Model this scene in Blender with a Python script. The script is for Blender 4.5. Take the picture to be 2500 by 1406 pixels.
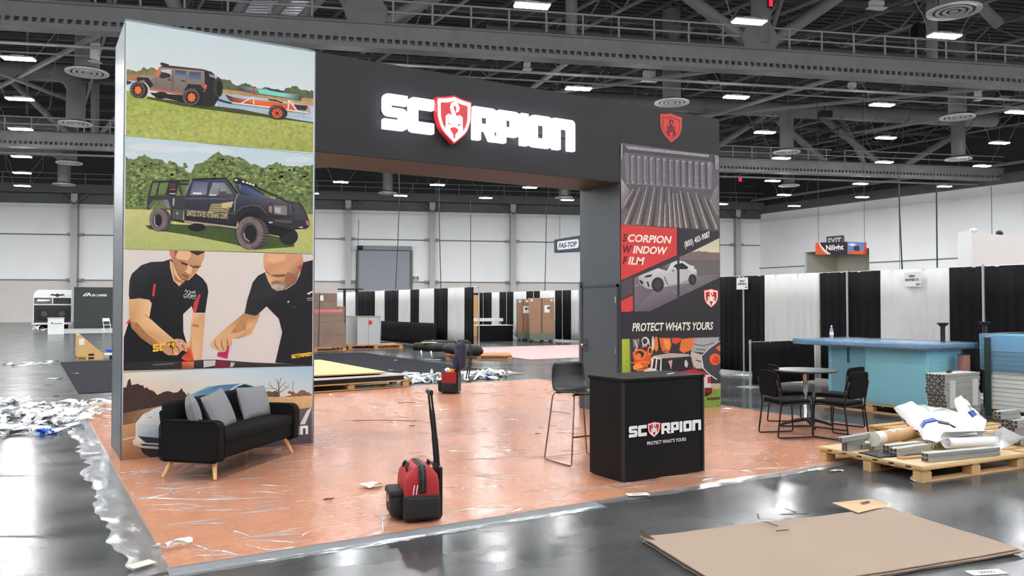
import bpy, bmesh, math, random
from mathutils import Vector, Matrix, noise as mnoise
random.seed(7)
for o in list(bpy.data.objects): bpy.data.objects.remove(o)
SC = bpy.context.scene
COL = SC.collection
# ------------------------------------------------------------------ camera (measured from the photograph, 2500 x 1406)
FPX, YAW, PITCH = 1957.32, 0.5449, 0.02220
CAM = Vector((-0.9138, -9.7957, 1.7021))
FWD = Vector((math.sin(YAW)*math.cos(PITCH), math.cos(YAW)*math.cos(PITCH), math.sin(PITCH)))
RGT = Vector((math.cos(YAW), -math.sin(YAW), 0.0))
UPV = RGT.cross(FWD)
cd = bpy.data.cameras.new('camera'); cam = bpy.data.objects.new('camera', cd); COL.objects.link(cam)
cd.sensor_fit = 'HORIZONTAL'; cd.sensor_width = 36.0; cd.lens = FPX/2500*36.0
cd.clip_start = 0.1; cd.clip_end = 400
M3 = Matrix((RGT, UPV, -FWD)).transposed()
cam.matrix_world = Matrix.Translation(CAM) @ M3.to_4x4()
SC.camera = cam
# ------------------------------------------------------------------ world, exposure
w = bpy.data.worlds.new('world'); SC.world = w; w.use_nodes = True
w.node_tree.nodes['Background'].inputs[0].default_value = (0.5, 0.53, 0.56, 1)
w.node_tree.nodes['Background'].inputs[1].default_value = 0.02
SC.view_settings.view_transform = 'Standard'
try: SC.view_settings.look = 'None'
except Exception: pass
SC.view_settings.gamma = 1.0; SC.view_settings.exposure = 0.0
SC.view_settings.use_curve_mapping = False
LAMP_STRENGTH = 285.0
# ------------------------------------------------------------------ measuring helpers: a pixel of the photo -> a point of the place
def ray(px, py): return FWD + RGT*((px-1250)/FPX) - UPV*((py-703)/FPX)
def fl(px, py, z=0.0):
    d = ray(px, py); return CAM + d*((z-CAM.z)/d.z)
def onY(px, py, Y=0.0):
    d = ray(px, py); return CAM + d*((Y-CAM.y)/d.y)
def onX(px, py, X=0.0):
    d = ray(px, py); return CAM + d*((X-CAM.x)/d.x)
TH = math.radians(-20.2)
HU = Vector((math.cos(TH), math.sin(TH), 0)); HN = Vector((-math.sin(TH), math.cos(TH), 0))   # along / away: the hall's back wall
def onN(px, py, n):
    d = ray(px, py); return CAM + d*(n/d.dot(HN))
def hall(x, n, z=0.0):            # x as in the booth grid, n metres towards the back wall
    return Vector((x, CAM.y + (n-(x-CAM.x)*HN.x)/HN.y, z))
def hs(s, n, z=0.0):              # s metres along the back wall
    p = Vector((CAM.x, CAM.y, 0)) + HU*s + HN*n; p.z = z; return p
# ------------------------------------------------------------------ materials
def s2l(c): return c/12.92 if c <= .04045 else ((c+.055)/1.055)**2.4
def rgb(r, g, b): return (s2l(r/255), s2l(g/255), s2l(b/255), 1.0)
MATS = {}
def mat(name, col, rough=.5, metal=0.0, var=.0, scale=4.0, bump=0.0, bscale=60.0, spec=.5, stretch=(1,1,1), coat=0.0, emit=None, estr=0.0, trans=0.0, alpha=1.0, vrough=0.0):
    if name in MATS: return MATS[name]
    m = bpy.data.materials.new(name); m.use_nodes = True; nt = m.node_tree; b = nt.nodes['Principled BSDF']
    c = rgb(*col); b.inputs['Base Color'].default_value = c
    b.inputs['Roughness'].default_value = rough; b.inputs['Metallic'].default_value = metal
    b.inputs['Specular IOR Level'].default_value = spec; b.inputs['Coat Weight'].default_value = coat
    b.inputs['Transmission Weight'].default_value = trans; b.inputs['Alpha'].default_value = alpha
    if emit: b.inputs['Emission Color'].default_value = rgb(*emit); b.inputs['Emission Strength'].default_value = estr
    if var or bump or vrough:
        tc = nt.nodes.new('ShaderNodeTexCoord'); mp = nt.nodes.new('ShaderNodeMapping'); mp.inputs['Scale'].default_value = stretch
        nt.links.new(tc.outputs['Object'], mp.inputs[0])
    if var or vrough:
        n = nt.nodes.new('ShaderNodeTexNoise'); n.inputs['Scale'].default_value = scale; n.inputs['Detail'].default_value = 5
        nt.links.new(mp.outputs[0], n.inputs[0])
        if var:
            r = nt.nodes.new('ShaderNodeMapRange'); r.inputs[1].default_value = .3; r.inputs[2].default_value = .7
            r.inputs[3].default_value = 1-var; r.inputs[4].default_value = 1+var
            nt.links.new(n.outputs[0], r.inputs[0])
            mx = nt.nodes.new('ShaderNodeVectorMath'); mx.operation = 'SCALE'; mx.inputs[0].default_value = c[:3]
            nt.links.new(r.outputs[0], mx.inputs['Scale']); nt.links.new(mx.outputs[0], b.inputs['Base Color'])
        if vrough:
            r = nt.nodes.new('ShaderNodeMapRange'); r.inputs[1].default_value = .3; r.inputs[2].default_value = .7
            r.inputs[3].default_value = max(0, rough-vrough); r.inputs[4].default_value = rough+vrough
            nt.links.new(n.outputs[0], r.inputs[0]); nt.links.new(r.outputs[0], b.inputs['Roughness'])
    if bump:
        n2 = nt.nodes.new('ShaderNodeTexNoise'); n2.inputs['Scale'].default_value = bscale; n2.inputs['Detail'].default_value = 4
        nt.links.new(mp.outputs[0], n2.inputs[0])
        bp = nt.nodes.new('ShaderNodeBump'); bp.inputs['Strength'].default_value = bump; bp.inputs['Distance'].default_value = .02
        nt.links.new(n2.outputs[0], bp.inputs['Height']); nt.links.new(bp.outputs[0], b.inputs['Normal'])
    MATS[name] = m; return m
def print_mat():
    if 'print' in MATS: return MATS['print']
    m = bpy.data.materials.new('print'); m.use_nodes = True; nt = m.node_tree; b = nt.nodes['Principled BSDF']
    b.inputs['Roughness'].default_value = .6; b.inputs['Specular IOR Level'].default_value = .25
    a = nt.nodes.new('ShaderNodeAttribute'); a.attribute_name = 'ink'
    tc = nt.nodes.new('ShaderNodeTexCoord')
    n = nt.nodes.new('ShaderNodeTexNoise'); n.inputs['Scale'].default_value = 22; n.inputs['Detail'].default_value = 6; n.inputs['Roughness'].default_value = .65
    nt.links.new(tc.outputs['Object'], n.inputs[0])
    r = nt.nodes.new('ShaderNodeMapRange'); r.inputs[1].default_value = .3; r.inputs[2].default_value = .7; r.inputs[3].default_value = -1; r.inputs[4].default_value = 1
    nt.links.new(n.outputs[0], r.inputs[0])
    mu = nt.nodes.new('ShaderNodeMath'); mu.operation = 'MULTIPLY_ADD'; mu.inputs[2].default_value = 1.0
    nt.links.new(r.outputs[0], mu.inputs[0]); nt.links.new(a.outputs['Alpha'], mu.inputs[1])
    vm = nt.nodes.new('ShaderNodeVectorMath'); vm.operation = 'SCALE'
    nt.links.new(a.outputs['Color'], vm.inputs[0]); nt.links.new(mu.outputs[0], vm.inputs['Scale'])
    nt.links.new(vm.outputs[0], b.inputs['Base Color'])
    MATS['print'] = m; return m
# ------------------------------------------------------------------ mesh builder
class MB:
    def __init__(s): s.v = []; s.f = []
    def add(s, vs, fs, M=None):
        k = len(s.v)
        s.v += [tuple(M @ Vector(p)) if M else tuple(p) for p in vs]
        s.f += [tuple(i+k for i in f) for f in fs]; return s
    def box(s, c, d, M=None):
        x, y, z = c; a, b, h = d[0]/2, d[1]/2, d[2]/2
        vs = [(x+i*a, y+j*b, z+k*h) for k in (-1, 1) for j in (-1, 1) for i in (-1, 1)]
        return s.add(vs, [(0,2,3,1),(4,5,7,6),(0,1,5,4),(2,6,7,3),(0,4,6,2),(1,3,7,5)], M)
    def bb(s, p, q, M=None):
        return s.box([(p[i]+q[i])/2 for i in range(3)], [abs(q[i]-p[i]) for i in range(3)], M)
    def rbox(s, c, d, r, n=4, M=None):
        r = min(r, min(d)/2*.999); h = [x/2 for x in d]; inn = [x-r for x in h]; vs = {}; out = []; fs = []
        m = n
        def coords(hh, ii):
            L = [-ii + 0.0] ; arr = []
            for i in range(m+1): arr.append(-hh + (hh-ii)*i/m)
            for i in range(m+1): arr.append(ii + (hh-ii)*i/m)
            return arr
        ax = [coords(h[i], inn[i]) for i in range(3)]
        def vert(p):
            q = [max(-inn[i], min(inn[i], p[i])) for i in range(3)]
            dv = Vector([p[i]-q[i] for i in range(3)])
            if dv.length > 1e-9: dv = dv.normalized()*r
            w_ = (c[0]+q[0]+dv.x, c[1]+q[1]+dv.y, c[2]+q[2]+dv.z); k = tuple(round(t, 5) for t in w_)
            if k not in vs: vs[k] = len(out); out.append(w_)
            return vs[k]
        for a in range(3):
            b_, c_ = (a+1) % 3, (a+2) % 3
            for sg in (-1, 1):
                A, B = ax[b_], ax[c_]
                for i in range(len(A)-1):
                    for j in range(len(B)-1):
                        q4 = []
                        for (ii, jj) in ((i,j),(i+1,j),(i+1,j+1),(i,j+1)):
                            p = [0,0,0]; p[a] = sg*h[a]; p[b_] = A[ii]; p[c_] = B[jj]; q4.append(vert(p))
                        if sg < 0: q4.reverse()
                        u = []
                        for t in q4:
                            if t not in u: u.append(t)
                        if len(u) > 2: fs.append(tuple(u))
        return s.add(out, fs, M)
    def cyl(s, p0, p1, r0, r1=None, n=12, cap=True, M=None):
        r1 = r0 if r1 is None else r1
        p0 = Vector(p0); p1 = Vector(p1); ax = (p1-p0).normalized()
        a = ax.orthogonal().normalized(); b = ax.cross(a)
        vs = []
        for p, r in ((p0, r0), (p1, r1)):
            for i in range(n):
                t = 2*math.pi*i/n; vs.append(p + (a*math.cos(t)+b*math.sin(t))*r)
        fs = [(i, (i+1) % n, n+(i+1) % n, n+i) for i in range(n)]
        if cap: fs += [tuple(range(n-1, -1, -1)), tuple(range(n, 2*n))]
        return s.add(vs, fs, M)
    def tube(s, pts, r, n=8, closed=False, M=None, rf=None, flat=None):
        pts = [Vector(p) for p in pts]; N = len(pts); vs = []; fs = []
        prev = None
        for i, p in enumerate(pts):
            if closed: d = pts[(i+1) % N]-pts[i-1]
            else: d = pts[min(i+1, N-1)]-pts[max(i-1, 0)]
            d = d.normalized() if d.length > 1e-9 else Vector((0,0,1))
            if prev is None: a = d.orthogonal().normalized()
            else:
                a = prev - d*prev.dot(d); a = a.normalized() if a.length > 1e-6 else d.orthogonal().normalized()
            prev = a; b = d.cross(a); rr = r if rf is None else r*rf(i/(N-1))
            for k in range(n):
                t = 2*math.pi*k/n; vs.append(p + (a*math.cos(t)+b*math.sin(t)*(flat or 1))*rr)
        R = N if closed else N-1
        for i in range(R):
            for k in range(n):
                j = (i+1) % N; fs.append((i*n+k, i*n+(k+1) % n, j*n+(k+1) % n, j*n+k))
        if not closed: fs += [tuple(range(n-1, -1, -1)), tuple(range((N-1)*n, N*n))]
        return s.add(vs, fs, M)
    def lathe(s, prof, c=(0,0,0), n=24, M=None):
        vs = []; fs = []; K = len(prof)
        for i in range(n):
            t = 2*math.pi*i/n
            for r, z in prof: vs.append((c[0]+r*math.cos(t), c[1]+r*math.sin(t), c[2]+z))
        for i in range(n):
            j = (i+1) % n
            for k in range(K-1): fs.append((i*K+k, j*K+k, j*K+k+1, i*K+k+1))
        if prof[0][0] > 1e-6: fs.append(tuple(i*K for i in range(n-1, -1, -1)))
        if prof[-1][0] > 1e-6: fs.append(tuple(i*K+K-1 for i in range(n)))
        return s.add(vs, fs, M)
    def prism(s, pts, h0, h1, ax='z', M=None):
        def P(a, b, h): return (a, b, h) if ax == 'z' else ((a, h, b) if ax == 'y' else (h, a, b))
        n = len(pts)
        A = sum(pts[i][0]*pts[(i+1) % n][1]-pts[(i+1) % n][0]*pts[i][1] for i in range(n))
        if A < 0: pts = pts[::-1]
        vs = [P(a, b, h0) for a, b in pts]+[P(a, b, h1) for a, b in pts]
        fs = [tuple(range(n-1, -1, -1)), tuple(range(n, 2*n))]+[(i, (i+1) % n, n+(i+1) % n, n+i) for i in range(n)]
        if ax == 'y': fs = [f[::-1] for f in fs]
        return s.add(vs, fs, M)
    def sphere(s, c, r, n=12, m=8, M=None):
        rr = r if isinstance(r, (tuple, list)) else (r, r, r); vs = [(c[0], c[1], c[2]-rr[2])]; fs = []
        for j in range(1, m):
            t = -math.pi/2+math.pi*j/m
            for i in range(n):
                a = 2*math.pi*i/n; vs.append((c[0]+rr[0]*math.cos(t)*math.cos(a), c[1]+rr[1]*math.cos(t)*math.sin(a), c[2]+rr[2]*math.sin(t)))
        vs.append((c[0], c[1], c[2]+rr[2])); L = len(vs)-1
        for i in range(n): fs.append((0, 1+(i+1) % n, 1+i)); fs.append((L, L-n+i, L-n+(i+1) % n))
        for j in range(m-2):
            for i in range(n):
                a = 1+j*n; fs.append((a+i, a+(i+1) % n, a+n+(i+1) % n, a+n+i))
        return s.add(vs, fs, M)
    def grid(s, f, nu, nv, M=None):
        vs = [f(i/nu, j/nv) for j in range(nv+1) for i in range(nu+1)]
        fs = [(j*(nu+1)+i, j*(nu+1)+i+1, (j+1)*(nu+1)+i+1, (j+1)*(nu+1)+i) for j in range(nv) for i in range(nu)]
        return s.add(vs, fs, M)
    def bar(s, p0, p1, w_, h_, up=(0,0,1), M=None):
        p0 = Vector(p0); p1 = Vector(p1); d = (p1-p0).normalized(); u = Vector(up)
        if abs(d.dot(u)) > .98: u = Vector((1,0,0))
        a = d.cross(u).normalized(); b = a.cross(d)
        vs = []
        for p in (p0, p1):
            for i, j in ((-1,-1),(1,-1),(1,1),(-1,1)): vs.append(p+a*(i*w_/2)+b*(j*h_/2))
        return s.add(vs, [(0,1,2,3)[::-1],(4,5,6,7)[::-1][::-1],(0,1,5,4),(1,2,6,5),(2,3,7,6),(3,0,4,7)], M)
def link(name, me, m, parent=None):
    o = bpy.data.objects.new(name, me); COL.objects.link(o)
    if m is not None: me.materials.append(m)
    if parent is not None: o.parent = parent
    return o
def obj(name, mb, m, parent=None, smooth=False, loc=None, rz=0.0, bevel=0.0):
    me = bpy.data.meshes.new(name); me.from_pydata(mb.v, [], mb.f)
    if smooth:
        me.polygons.foreach_set('use_smooth', [True]*len(me.polygons))
        if smooth is not True: me.set_sharp_from_angle(angle=math.radians(smooth))
    me.update()
    o = link(name, me, m, parent)
    if loc is not None: o.location = loc
    if rz: o.rotation_euler = (0, 0, rz)
    if bevel:
        b = o.modifiers.new('bevel', 'BEVEL'); b.width = bevel; b.segments = 2; b.limit_method = 'ANGLE'
    return o
def tag(o, label, cat, group=None, kind=None):
    o['label'] = label; o['category'] = cat
    if group: o['group'] = group
    if kind: o['kind'] = kind
    return o
def struct(o, label=None):
    o['kind'] = 'structure'
    if label: o['label'] = label
    return o
def thing(name, label, cat, loc=(0,0,0), rz=0.0, group=None):
    o = bpy.data.objects.new(name, None); COL.objects.link(o); o.empty_display_size = .1
    o.location = loc; o.rotation_euler = (0, 0, rz); tag(o, label, cat, group); return o
def copy_tree(o, parent=None):
    c = o.copy(); COL.objects.link(c); c.parent = parent
    for ch in list(o.children): copy_tree(ch, c)
    return c
def dup(o, loc, rz, label, group=None):
    c = copy_tree(o); c.location = loc; c.rotation_euler = (0, 0, rz); c['label'] = label
    if group: c['group'] = group
    return c
def curve_mesh(loops, extrude=0.0, bevel=0.0):
    cu = bpy.data.curves.new('tmp', 'CURVE'); cu.dimensions = '2D'; cu.fill_mode = 'BOTH' if extrude else 'FRONT'; cu.extrude = extrude; cu.bevel_depth = bevel
    for L in loops:
        sp = cu.splines.new('POLY'); sp.points.add(len(L)-1); sp.use_cyclic_u = True
        for i, (x, y) in enumerate(L): sp.points[i].co = (x, y, 0, 1)
    return _conv(cu)
def _conv(cu):
    ob = bpy.data.objects.new('tmp', cu); COL.objects.link(ob)
    dg = bpy.context.evaluated_depsgraph_get(); me = bpy.data.meshes.new_from_object(ob.evaluated_get(dg))
    bpy.data.objects.remove(ob); bpy.data.curves.remove(cu)
    V = [tuple(v.co) for v in me.vertices]; F = [tuple(p.vertices) for p in me.polygons]; bpy.data.meshes.remove(me)
    return V, F
_TX = {}
def text2d(s, bold=.0, shear=0.0, extrude=0.0, space=1.0):
    """letters as faces; returns verts (x right, y up), faces, with min x = 0, baseline 0"""
    k = (s, bold, shear, extrude, space)
    if k in _TX: return _TX[k]
    cu = bpy.data.curves.new('tmp', 'FONT'); cu.body = s; cu.offset = bold; cu.shear = shear; cu.extrude = extrude; cu.space_character = space
    cu.resolution_u = 3; cu.fill_mode = 'BOTH' if extrude else 'FRONT'
    V, F = _conv(cu); x0 = min(v[0] for v in V)
    V = [(v[0]-x0, v[1], v[2]) for v in V]; _TX[k] = (V, F); return V, F
def text_on(mb, s, A, B, h, nrm, bold=.0, shear=0.0, off=.002, space=1.0, up=None):
    """lettering laid along A->B, cap height h, facing nrm"""
    V, F = text2d(s, bold, shear, 0.0, space); W = max(v[0] for v in V); H = max(v[1] for v in V)
    A = Vector(A); B = Vector(B); nrm = Vector(nrm).normalized(); d = (B-A); L = d.length; d = d/L
    u = Vector(up).normalized() if up else nrm.cross(d).normalized()
    mb.add([A+d*(v[0]/W*L)+u*(v[1]/H*h)+nrm*off for v in V], F)
def rpoly(pts, seg=4):
    """polygon with a corner radius per point"""
    out = []; n = len(pts)
    for i in range(n):
        x, y = pts[i][:2]; r = pts[i][2] if len(pts[i]) > 2 else 0
        if r <= 0: out.append((x, y)); continue
        p = Vector((x, y)); a = Vector(pts[i-1][:2])-p; b = Vector(pts[(i+1) % n][:2])-p
        ra = min(r, a.length*.5, b.length*.5); pa = p+a.normalized()*ra; pb = p+b.normalized()*ra
        for k in range(seg+1):
            t = k/seg; q = pa*(1-t)**2+p*(2*t*(1-t))+pb*t*t; out.append((q.x, q.y))
    return out
def ell(cx, cy, rx, ry, n=20, a0=0.0):
    return [(cx+rx*math.cos(a0+2*math.pi*i/n), cy+ry*math.sin(a0+2*math.pi*i/n)) for i in range(n)]
def thick(pts, w_):
    """polyline -> outline"""
    L = []; R = []; P = [Vector(p) for p in pts]
    for i, p in enumerate(P):
        d = (P[min(i+1, len(P)-1)]-P[max(i-1, 0)]).normalized(); n = Vector((-d.y, d.x)); ww = w_[i] if isinstance(w_, (list, tuple)) else w_
        L.append(tuple(p+n*ww/2)); R.append(tuple(p-n*ww/2))
    return L+R[::-1]
class Print:
    """flat printed artwork: every shape a thin face on the panel, ink colour per vertex"""
    def __init__(s, fn, nrm, base=.002):
        s.fn = fn; s.n = Vector(nrm); s.k = 0; s.base = base; s.v = []; s.f = []; s.c = []; s.map = lambda x, y: (x, y)
    def crop(s, ox, oy, sc): s.map = lambda x, y: (ox+x*sc, oy+y*sc); return s
    def _o(s): s.k += 1; return s.n*(s.base+s.k*1.2e-4)
    def poly(s, pts, col, ns=0.0):
        o = s._o(); k = len(s.v)
        cols = col if isinstance(col[0], (tuple, list)) else [col]*len(pts)
        for p, c in zip(pts, cols):
            s.v.append(tuple(s.fn(*s.map(*p))+o)); cc = rgb(*c); s.c.append((cc[0], cc[1], cc[2], ns))
        s.f.append(tuple(range(k, k+len(pts))))
    def el(s, cx, cy, rx, ry, col, ns=0.0, n=20): s.poly(ell(cx, cy, rx, ry, n), col, ns)
    def line(s, pts, w_, col, ns=0.0): s.poly(thick(pts, w_), col, ns)
    def faces(s, V, F, col, ns=0.0):
        o = s._o(); k = len(s.v); cc = rgb(*col)
        for p in V: s.v.append(tuple(Vector(p)+o)); s.c.append((cc[0], cc[1], cc[2], ns))
        s.f += [tuple(i+k for i in f) for f in F]
    def text(s, st, a, b, h, col, bold=.0, shear=0.0, space=1.0):
        A = s.fn(*s.map(*a)); B = s.fn(*s.map(*b)); m = MB(); text_on(m, st, A, B, h, s.n, bold, shear, 0, space); s.faces(m.v, m.f, col)
    def build(s, name, parent):
        me = bpy.data.meshes.new(name); me.from_pydata(s.v, [], s.f); at = me.attributes.new('ink', 'FLOAT_COLOR', 'POINT')
        at.data.foreach_set('color', [t for c in s.c for t in c]); me.update()
        return link(name, me, print_mat(), parent)
def rot2(a): return Matrix.Rotation(a, 4, 'Z')
def T(x, y, z): return Matrix.Translation((x, y, z))
# ================================================================== THE HALL
XL, XR, N0, N1, ZR = -42.0, 76.5, -48.0, 91.26, 19.5
def hbox(mb, s0, s1, n0, n1, z0, z1):
    vs = [hs(s, n, z) for z in (z0, z1) for n in (n0, n1) for s in (s0, s1)]
    mb.add(vs, [(0,2,3,1),(4,5,7,6),(0,1,5,4),(2,6,7,3),(0,4,6,2),(1,3,7,5)])
def sx(x, n): return (x-CAM.x-n*HN.x)/HU.x
def project(p):
    v = p-CAM; z = v.dot(FWD)
    return (1250+FPX*v.dot(RGT)/z, 703-FPX*v.dot(UPV)/z, z) if z > .1 else (-9999, -9999, z)
# ---- floor: polished concrete
def floor_mat():
    m = mat('polished_concrete', (86, 87, 86), rough=.2, var=.0)
    nt = m.node_tree; b = nt.nodes['Principled BSDF']; N = nt.nodes.new; Lk = nt.links.new
    tc = N('ShaderNodeTexCoord')
    n1 = N('ShaderNodeTexNoise'); n1.inputs['Scale'].default_value = .35; n1.inputs['Detail'].default_value = 6; Lk(tc.outputs['Object'], n1.inputs[0])
    mp = N('ShaderNodeMapping'); mp.inputs['Scale'].default_value = (1.0, 2.2, 1); mp.inputs['Rotation'].default_value = (0, 0, .5); Lk(tc.outputs['Object'], mp.inputs[0])
    n2 = N('ShaderNodeTexNoise'); n2.inputs['Scale'].default_value = .8; n2.inputs['Detail'].default_value = 6; n2.inputs['Roughness'].default_value = .55; Lk(mp.outputs[0], n2.inputs[0])
    mx = N('ShaderNodeMath'); mx.operation = 'ADD'; Lk(n1.outputs[0], mx.inputs[0]); Lk(n2.outputs[0], mx.inputs[1])
    cr = N('ShaderNodeValToRGB'); cr.color_ramp.elements[0].position = .32; cr.color_ramp.elements[0].color = rgb(50, 51, 51)
    cr.color_ramp.elements[1].position = .68; cr.color_ramp.elements[1].color = rgb(84, 85, 85)
    h = N('ShaderNodeMath'); h.operation = 'MULTIPLY'; h.inputs[1].default_value = .5; Lk(mx.outputs[0], h.inputs[0]); Lk(h.outputs[0], cr.inputs[0]); Lk(cr.outputs[0], b.inputs['Base Color'])
    rr = N('ShaderNodeMapRange'); rr.inputs[1].default_value = .35; rr.inputs[2].default_value = .65; rr.inputs[3].default_value = .16; rr.inputs[4].default_value = .26
    Lk(n2.outputs[0], rr.inputs[0]); Lk(rr.outputs[0], b.inputs['Roughness'])
    n3 = N('ShaderNodeTexNoise'); n3.inputs['Scale'].default_value = 1.6; n3.inputs['Detail'].default_value = 3; Lk(tc.outputs['Object'], n3.inputs[0])
    bp = N('ShaderNodeBump'); bp.inputs['Strength'].default_value = .10; bp.inputs['Distance'].default_value = .02; Lk(n3.outputs[0], bp.inputs['Height']); Lk(bp.outputs[0], b.inputs['Normal'])
    b.inputs['Specular IOR Level'].default_value = .14
    return m
mb = MB(); c4 = [hall(XL, N0), hall(XR, N0), hall(XR, N1), hall(XL, N1)]
mb.add([(p.x, p.y, -.2) for p in c4]+[(p.x, p.y, 0) for p in c4], [(3,2,1,0),(4,5,6,7),(0,1,5,4),(1,2,6,5),(2,3,7,6),(3,0,4,7)])
struct(obj('floor', mb, floor_mat()), 'dark polished concrete hall floor')
M_wall = mat('wall_paint', (247, 247, 246), rough=.85, var=.03, scale=.3)
M_low = mat('wall_band', (214, 208, 203), rough=.8, var=.04, scale=.4)
M_seam = mat('wall_seam', (120, 120, 118), rough=.7)
M_col = mat('column_paint', (184, 184, 181), rough=.6)
M_steel = mat('roof_steel', (140, 140, 142), rough=.6, var=.08, scale=1.5)
M_steel_d = mat('roof_steel_dark', (92, 94, 95), rough=.65, var=.1, scale=1.2)
M_deck = mat('roof_deck', (60, 62, 63), rough=.7, var=.15, scale=.8)
M_duct = mat('duct_metal', (122, 123, 121), rough=.5, var=.05)
M_dif = mat('diffuser_paint', (205, 206, 203), rough=.45)
M_black = mat('black_metal', (26, 26, 28), rough=.45)
M_white = mat('white_plastic', (226, 227, 226), rough=.4)
# ---- back wall (angled), right wall, unseen walls
sL, sR = sx(XL, N1), sx(XR, N1)
mb = MB(); hbox(mb, sL, sR, N1, N1+.4, 4.4, 13.4); wb = struct(obj('wall_back', mb, M_wall), 'white panelled back wall of the hall')
mb = MB(); hbox(mb, sL, sR, N1-.05, N1+.4, 0, 4.4); obj('lower_band', mb, M_low, wb)
for z in (4.4, 9.15):
    mb = MB(); hbox(mb, sL, sR, N1-.12, N1, z-.06, z+.06); obj('wall_girt', mb, M_seam, wb)
for k in range(-2, 9):
    s = -28.9+9.32*k/1.0 if False else -.87+9.33*(k-3)
    mb = MB(); hbox(mb, s-.32, s+.32, N1-.75, N1-.65, 0, 13.5); hbox(mb, s-.07, s+.07, N1-.65, N1-.1, 0, 13.5); hbox(mb, s-.32, s+.32, N1-.12, N1-.02, 0, 13.5)
    obj('column', mb, M_col, wb)
    for z in (4.4, 9.15):
        mb = MB(); hbox(mb, s-.8, s+.8, N1-.5, N1-.06, z-.1, z+.16); obj('girt_bracket', mb, M_steel, wb)
    mb = MB(); p0, p1 = hs(s-1.5, N1-.7, 13.5), hs(s, N1-.7, 12.3); mb.bar(p0, p1, .2, .16); mb.bar(hs(s+1.5, N1-.7, 13.5), p1, .2, .16); obj('column_bracket', mb, M_steel_d, wb)
mb = MB(); hbox(mb, sL, sR, N1-.35, N1-.02, 12.4, 13.4); obj('eave_channel', mb, M_steel_d, wb)
M_void = mat('void_dark', (62, 65, 65), rough=.8)
mb = MB(); hbox(mb, sL, sR, N1, N1+.4, 13.4, ZR); obj('upper_wall', mb, M_void, wb)  # dark sheet stands in for the darkness of the open space above
mb = MB(); hbox(mb, sL, sR, N1-1.4, N1-.7, 13.4, 14.3); obj('crown_girder', mb, M_steel_d, wb)
for z in (14.85, 15.4):
    mb = MB(); mb.cyl(hs(sL, N1-1.35, z), hs(sR, N1-1.35, z), .05, n=6); obj('rail', mb, M_steel, wb, smooth=40)
for k in range(34):
    s = -38+2.6*k; mb = MB(); mb.cyl(hs(s, N1-1.35, 14.3), hs(s, N1-1.35, 15.4), .045, n=6); obj('rail_post', mb, M_steel, wb, smooth=40)
# ---- roller door in the back wall
M_roll = mat('roller_grey', (146, 150, 158), rough=.5)
mb = MB(); hbox(mb, .26, 6.0, N1-.16, N1-.06, 0, 8.0); d1 = struct(obj('door_1', mb, M_roll), 'grey blue roller shutter door in the back wall')
for i in range(27):
    mb = MB(); hbox(mb, .36, 5.9, N1-.19, N1-.16, .3*i+.012, .3*i+.288); obj('slat', mb, M_roll, d1)
mb = MB(); hbox(mb, .1, 6.15, N1-.6, N1-.06, 7.95, 8.42); obj('shutter_box', mb, mat('roller_box', (132, 136, 143), rough=.5), d1)
for s in (.13, 6.13):
    mb = MB(); hbox(mb, s-.13, s+.13, N1-.3, N1-.06, 0, 7.95); obj('guide_rail', mb, M_steel_d, d1)
mb = MB(); mb.cyl(hs(.1, N1-.75, 8.15), hs(.75, N1-.75, 8.15), .22, n=14); obj('motor', mb, M_black, d1, smooth=40)
p = hs(6.65, N1-.1, 4.8); o = thing('door_sign', 'small black sign with white lettering right of the roller door', 'sign', p, TH)
mb = MB(); mb.box((0, 0, 0), (.62, .04, .42)); obj('plate', mb, M_black, o)
mb = MB(); mb.box((0, -.025, .1), (.36, .01, .07)); obj('upper_line', mb, M_white, o); mb = MB(); mb.box((0, -.025, -.08), (.5, .01, .13)); obj('lower_line', mb, M_dif, o)
# ---- right wall with a recessed exit
ya, yb = onX(2122, 640, XR).y, onX(1964, 640, XR).y; zt = onX(1964, 616, XR).z
yw0, yw1 = hall(XR, N0).y, hall(XR, N1).y
mb = MB(); mb.bb((XR, yw0, 0), (XR+.4, ya, 13.4)); mb.bb((XR, yb, 0), (XR+.4, yw1, 13.4)); mb.bb((XR, ya, zt), (XR+.4, yb, 13.4))
wr = struct(obj('wall_right', mb, M_wall), 'white right wall of the hall with an exit recess')
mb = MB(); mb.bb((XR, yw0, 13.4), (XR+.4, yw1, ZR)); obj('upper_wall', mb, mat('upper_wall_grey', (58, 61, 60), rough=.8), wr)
M_rec = mat('recess_paint', (204, 200, 184), rough=.8)
mb = MB(); mb.bb((XR+.4, ya-.3, 0), (XR+6, ya, zt)); mb.bb((XR+.4, yb, 0), (XR+6, yb+.3, zt)); mb.bb((XR+6, ya-.3, 0), (XR+6.3, yb+.3, zt)); mb.bb((XR+.4, ya-.3, zt), (XR+6.3, yb+.3, zt+.3)); obj('exit_recess', mb, M_rec, wr)
for y0, y1 in ((yw0, ya), (yb, yw1)):
    mb = MB(); mb.bb((XR-.06, y0, 6.27), (XR, y1, 6.39)); obj('wall_seam', mb, M_seam, wr)
for y in [yw1-9.3*k for k in range(1, 9)]:
    if not (ya < y < yb):
        mb = MB(); mb.bb((XR-.03, y-.025, 0), (XR, y+.025, 12.9)); obj('panel_joint', mb, M_seam, wr)
mb = MB(); mb.bb((XR-.6, yw0, 13.0), (XR, yw1, 13.9)); obj('edge_beam', mb, M_steel_d, wr)
mb = MB(); mb.cyl((XR-1.3, yw0, 14.6), (XR-1.3, yw1, 14.6), .16, n=10); obj('conduit_pipe', mb, M_steel, wr, smooth=40)
mb = MB(); mb.bb((XL-.4, hall(XL, N0).y, 0), (XL, hall(XL, N1).y, ZR)); struct(obj('wall_left', mb, M_wall))
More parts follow.
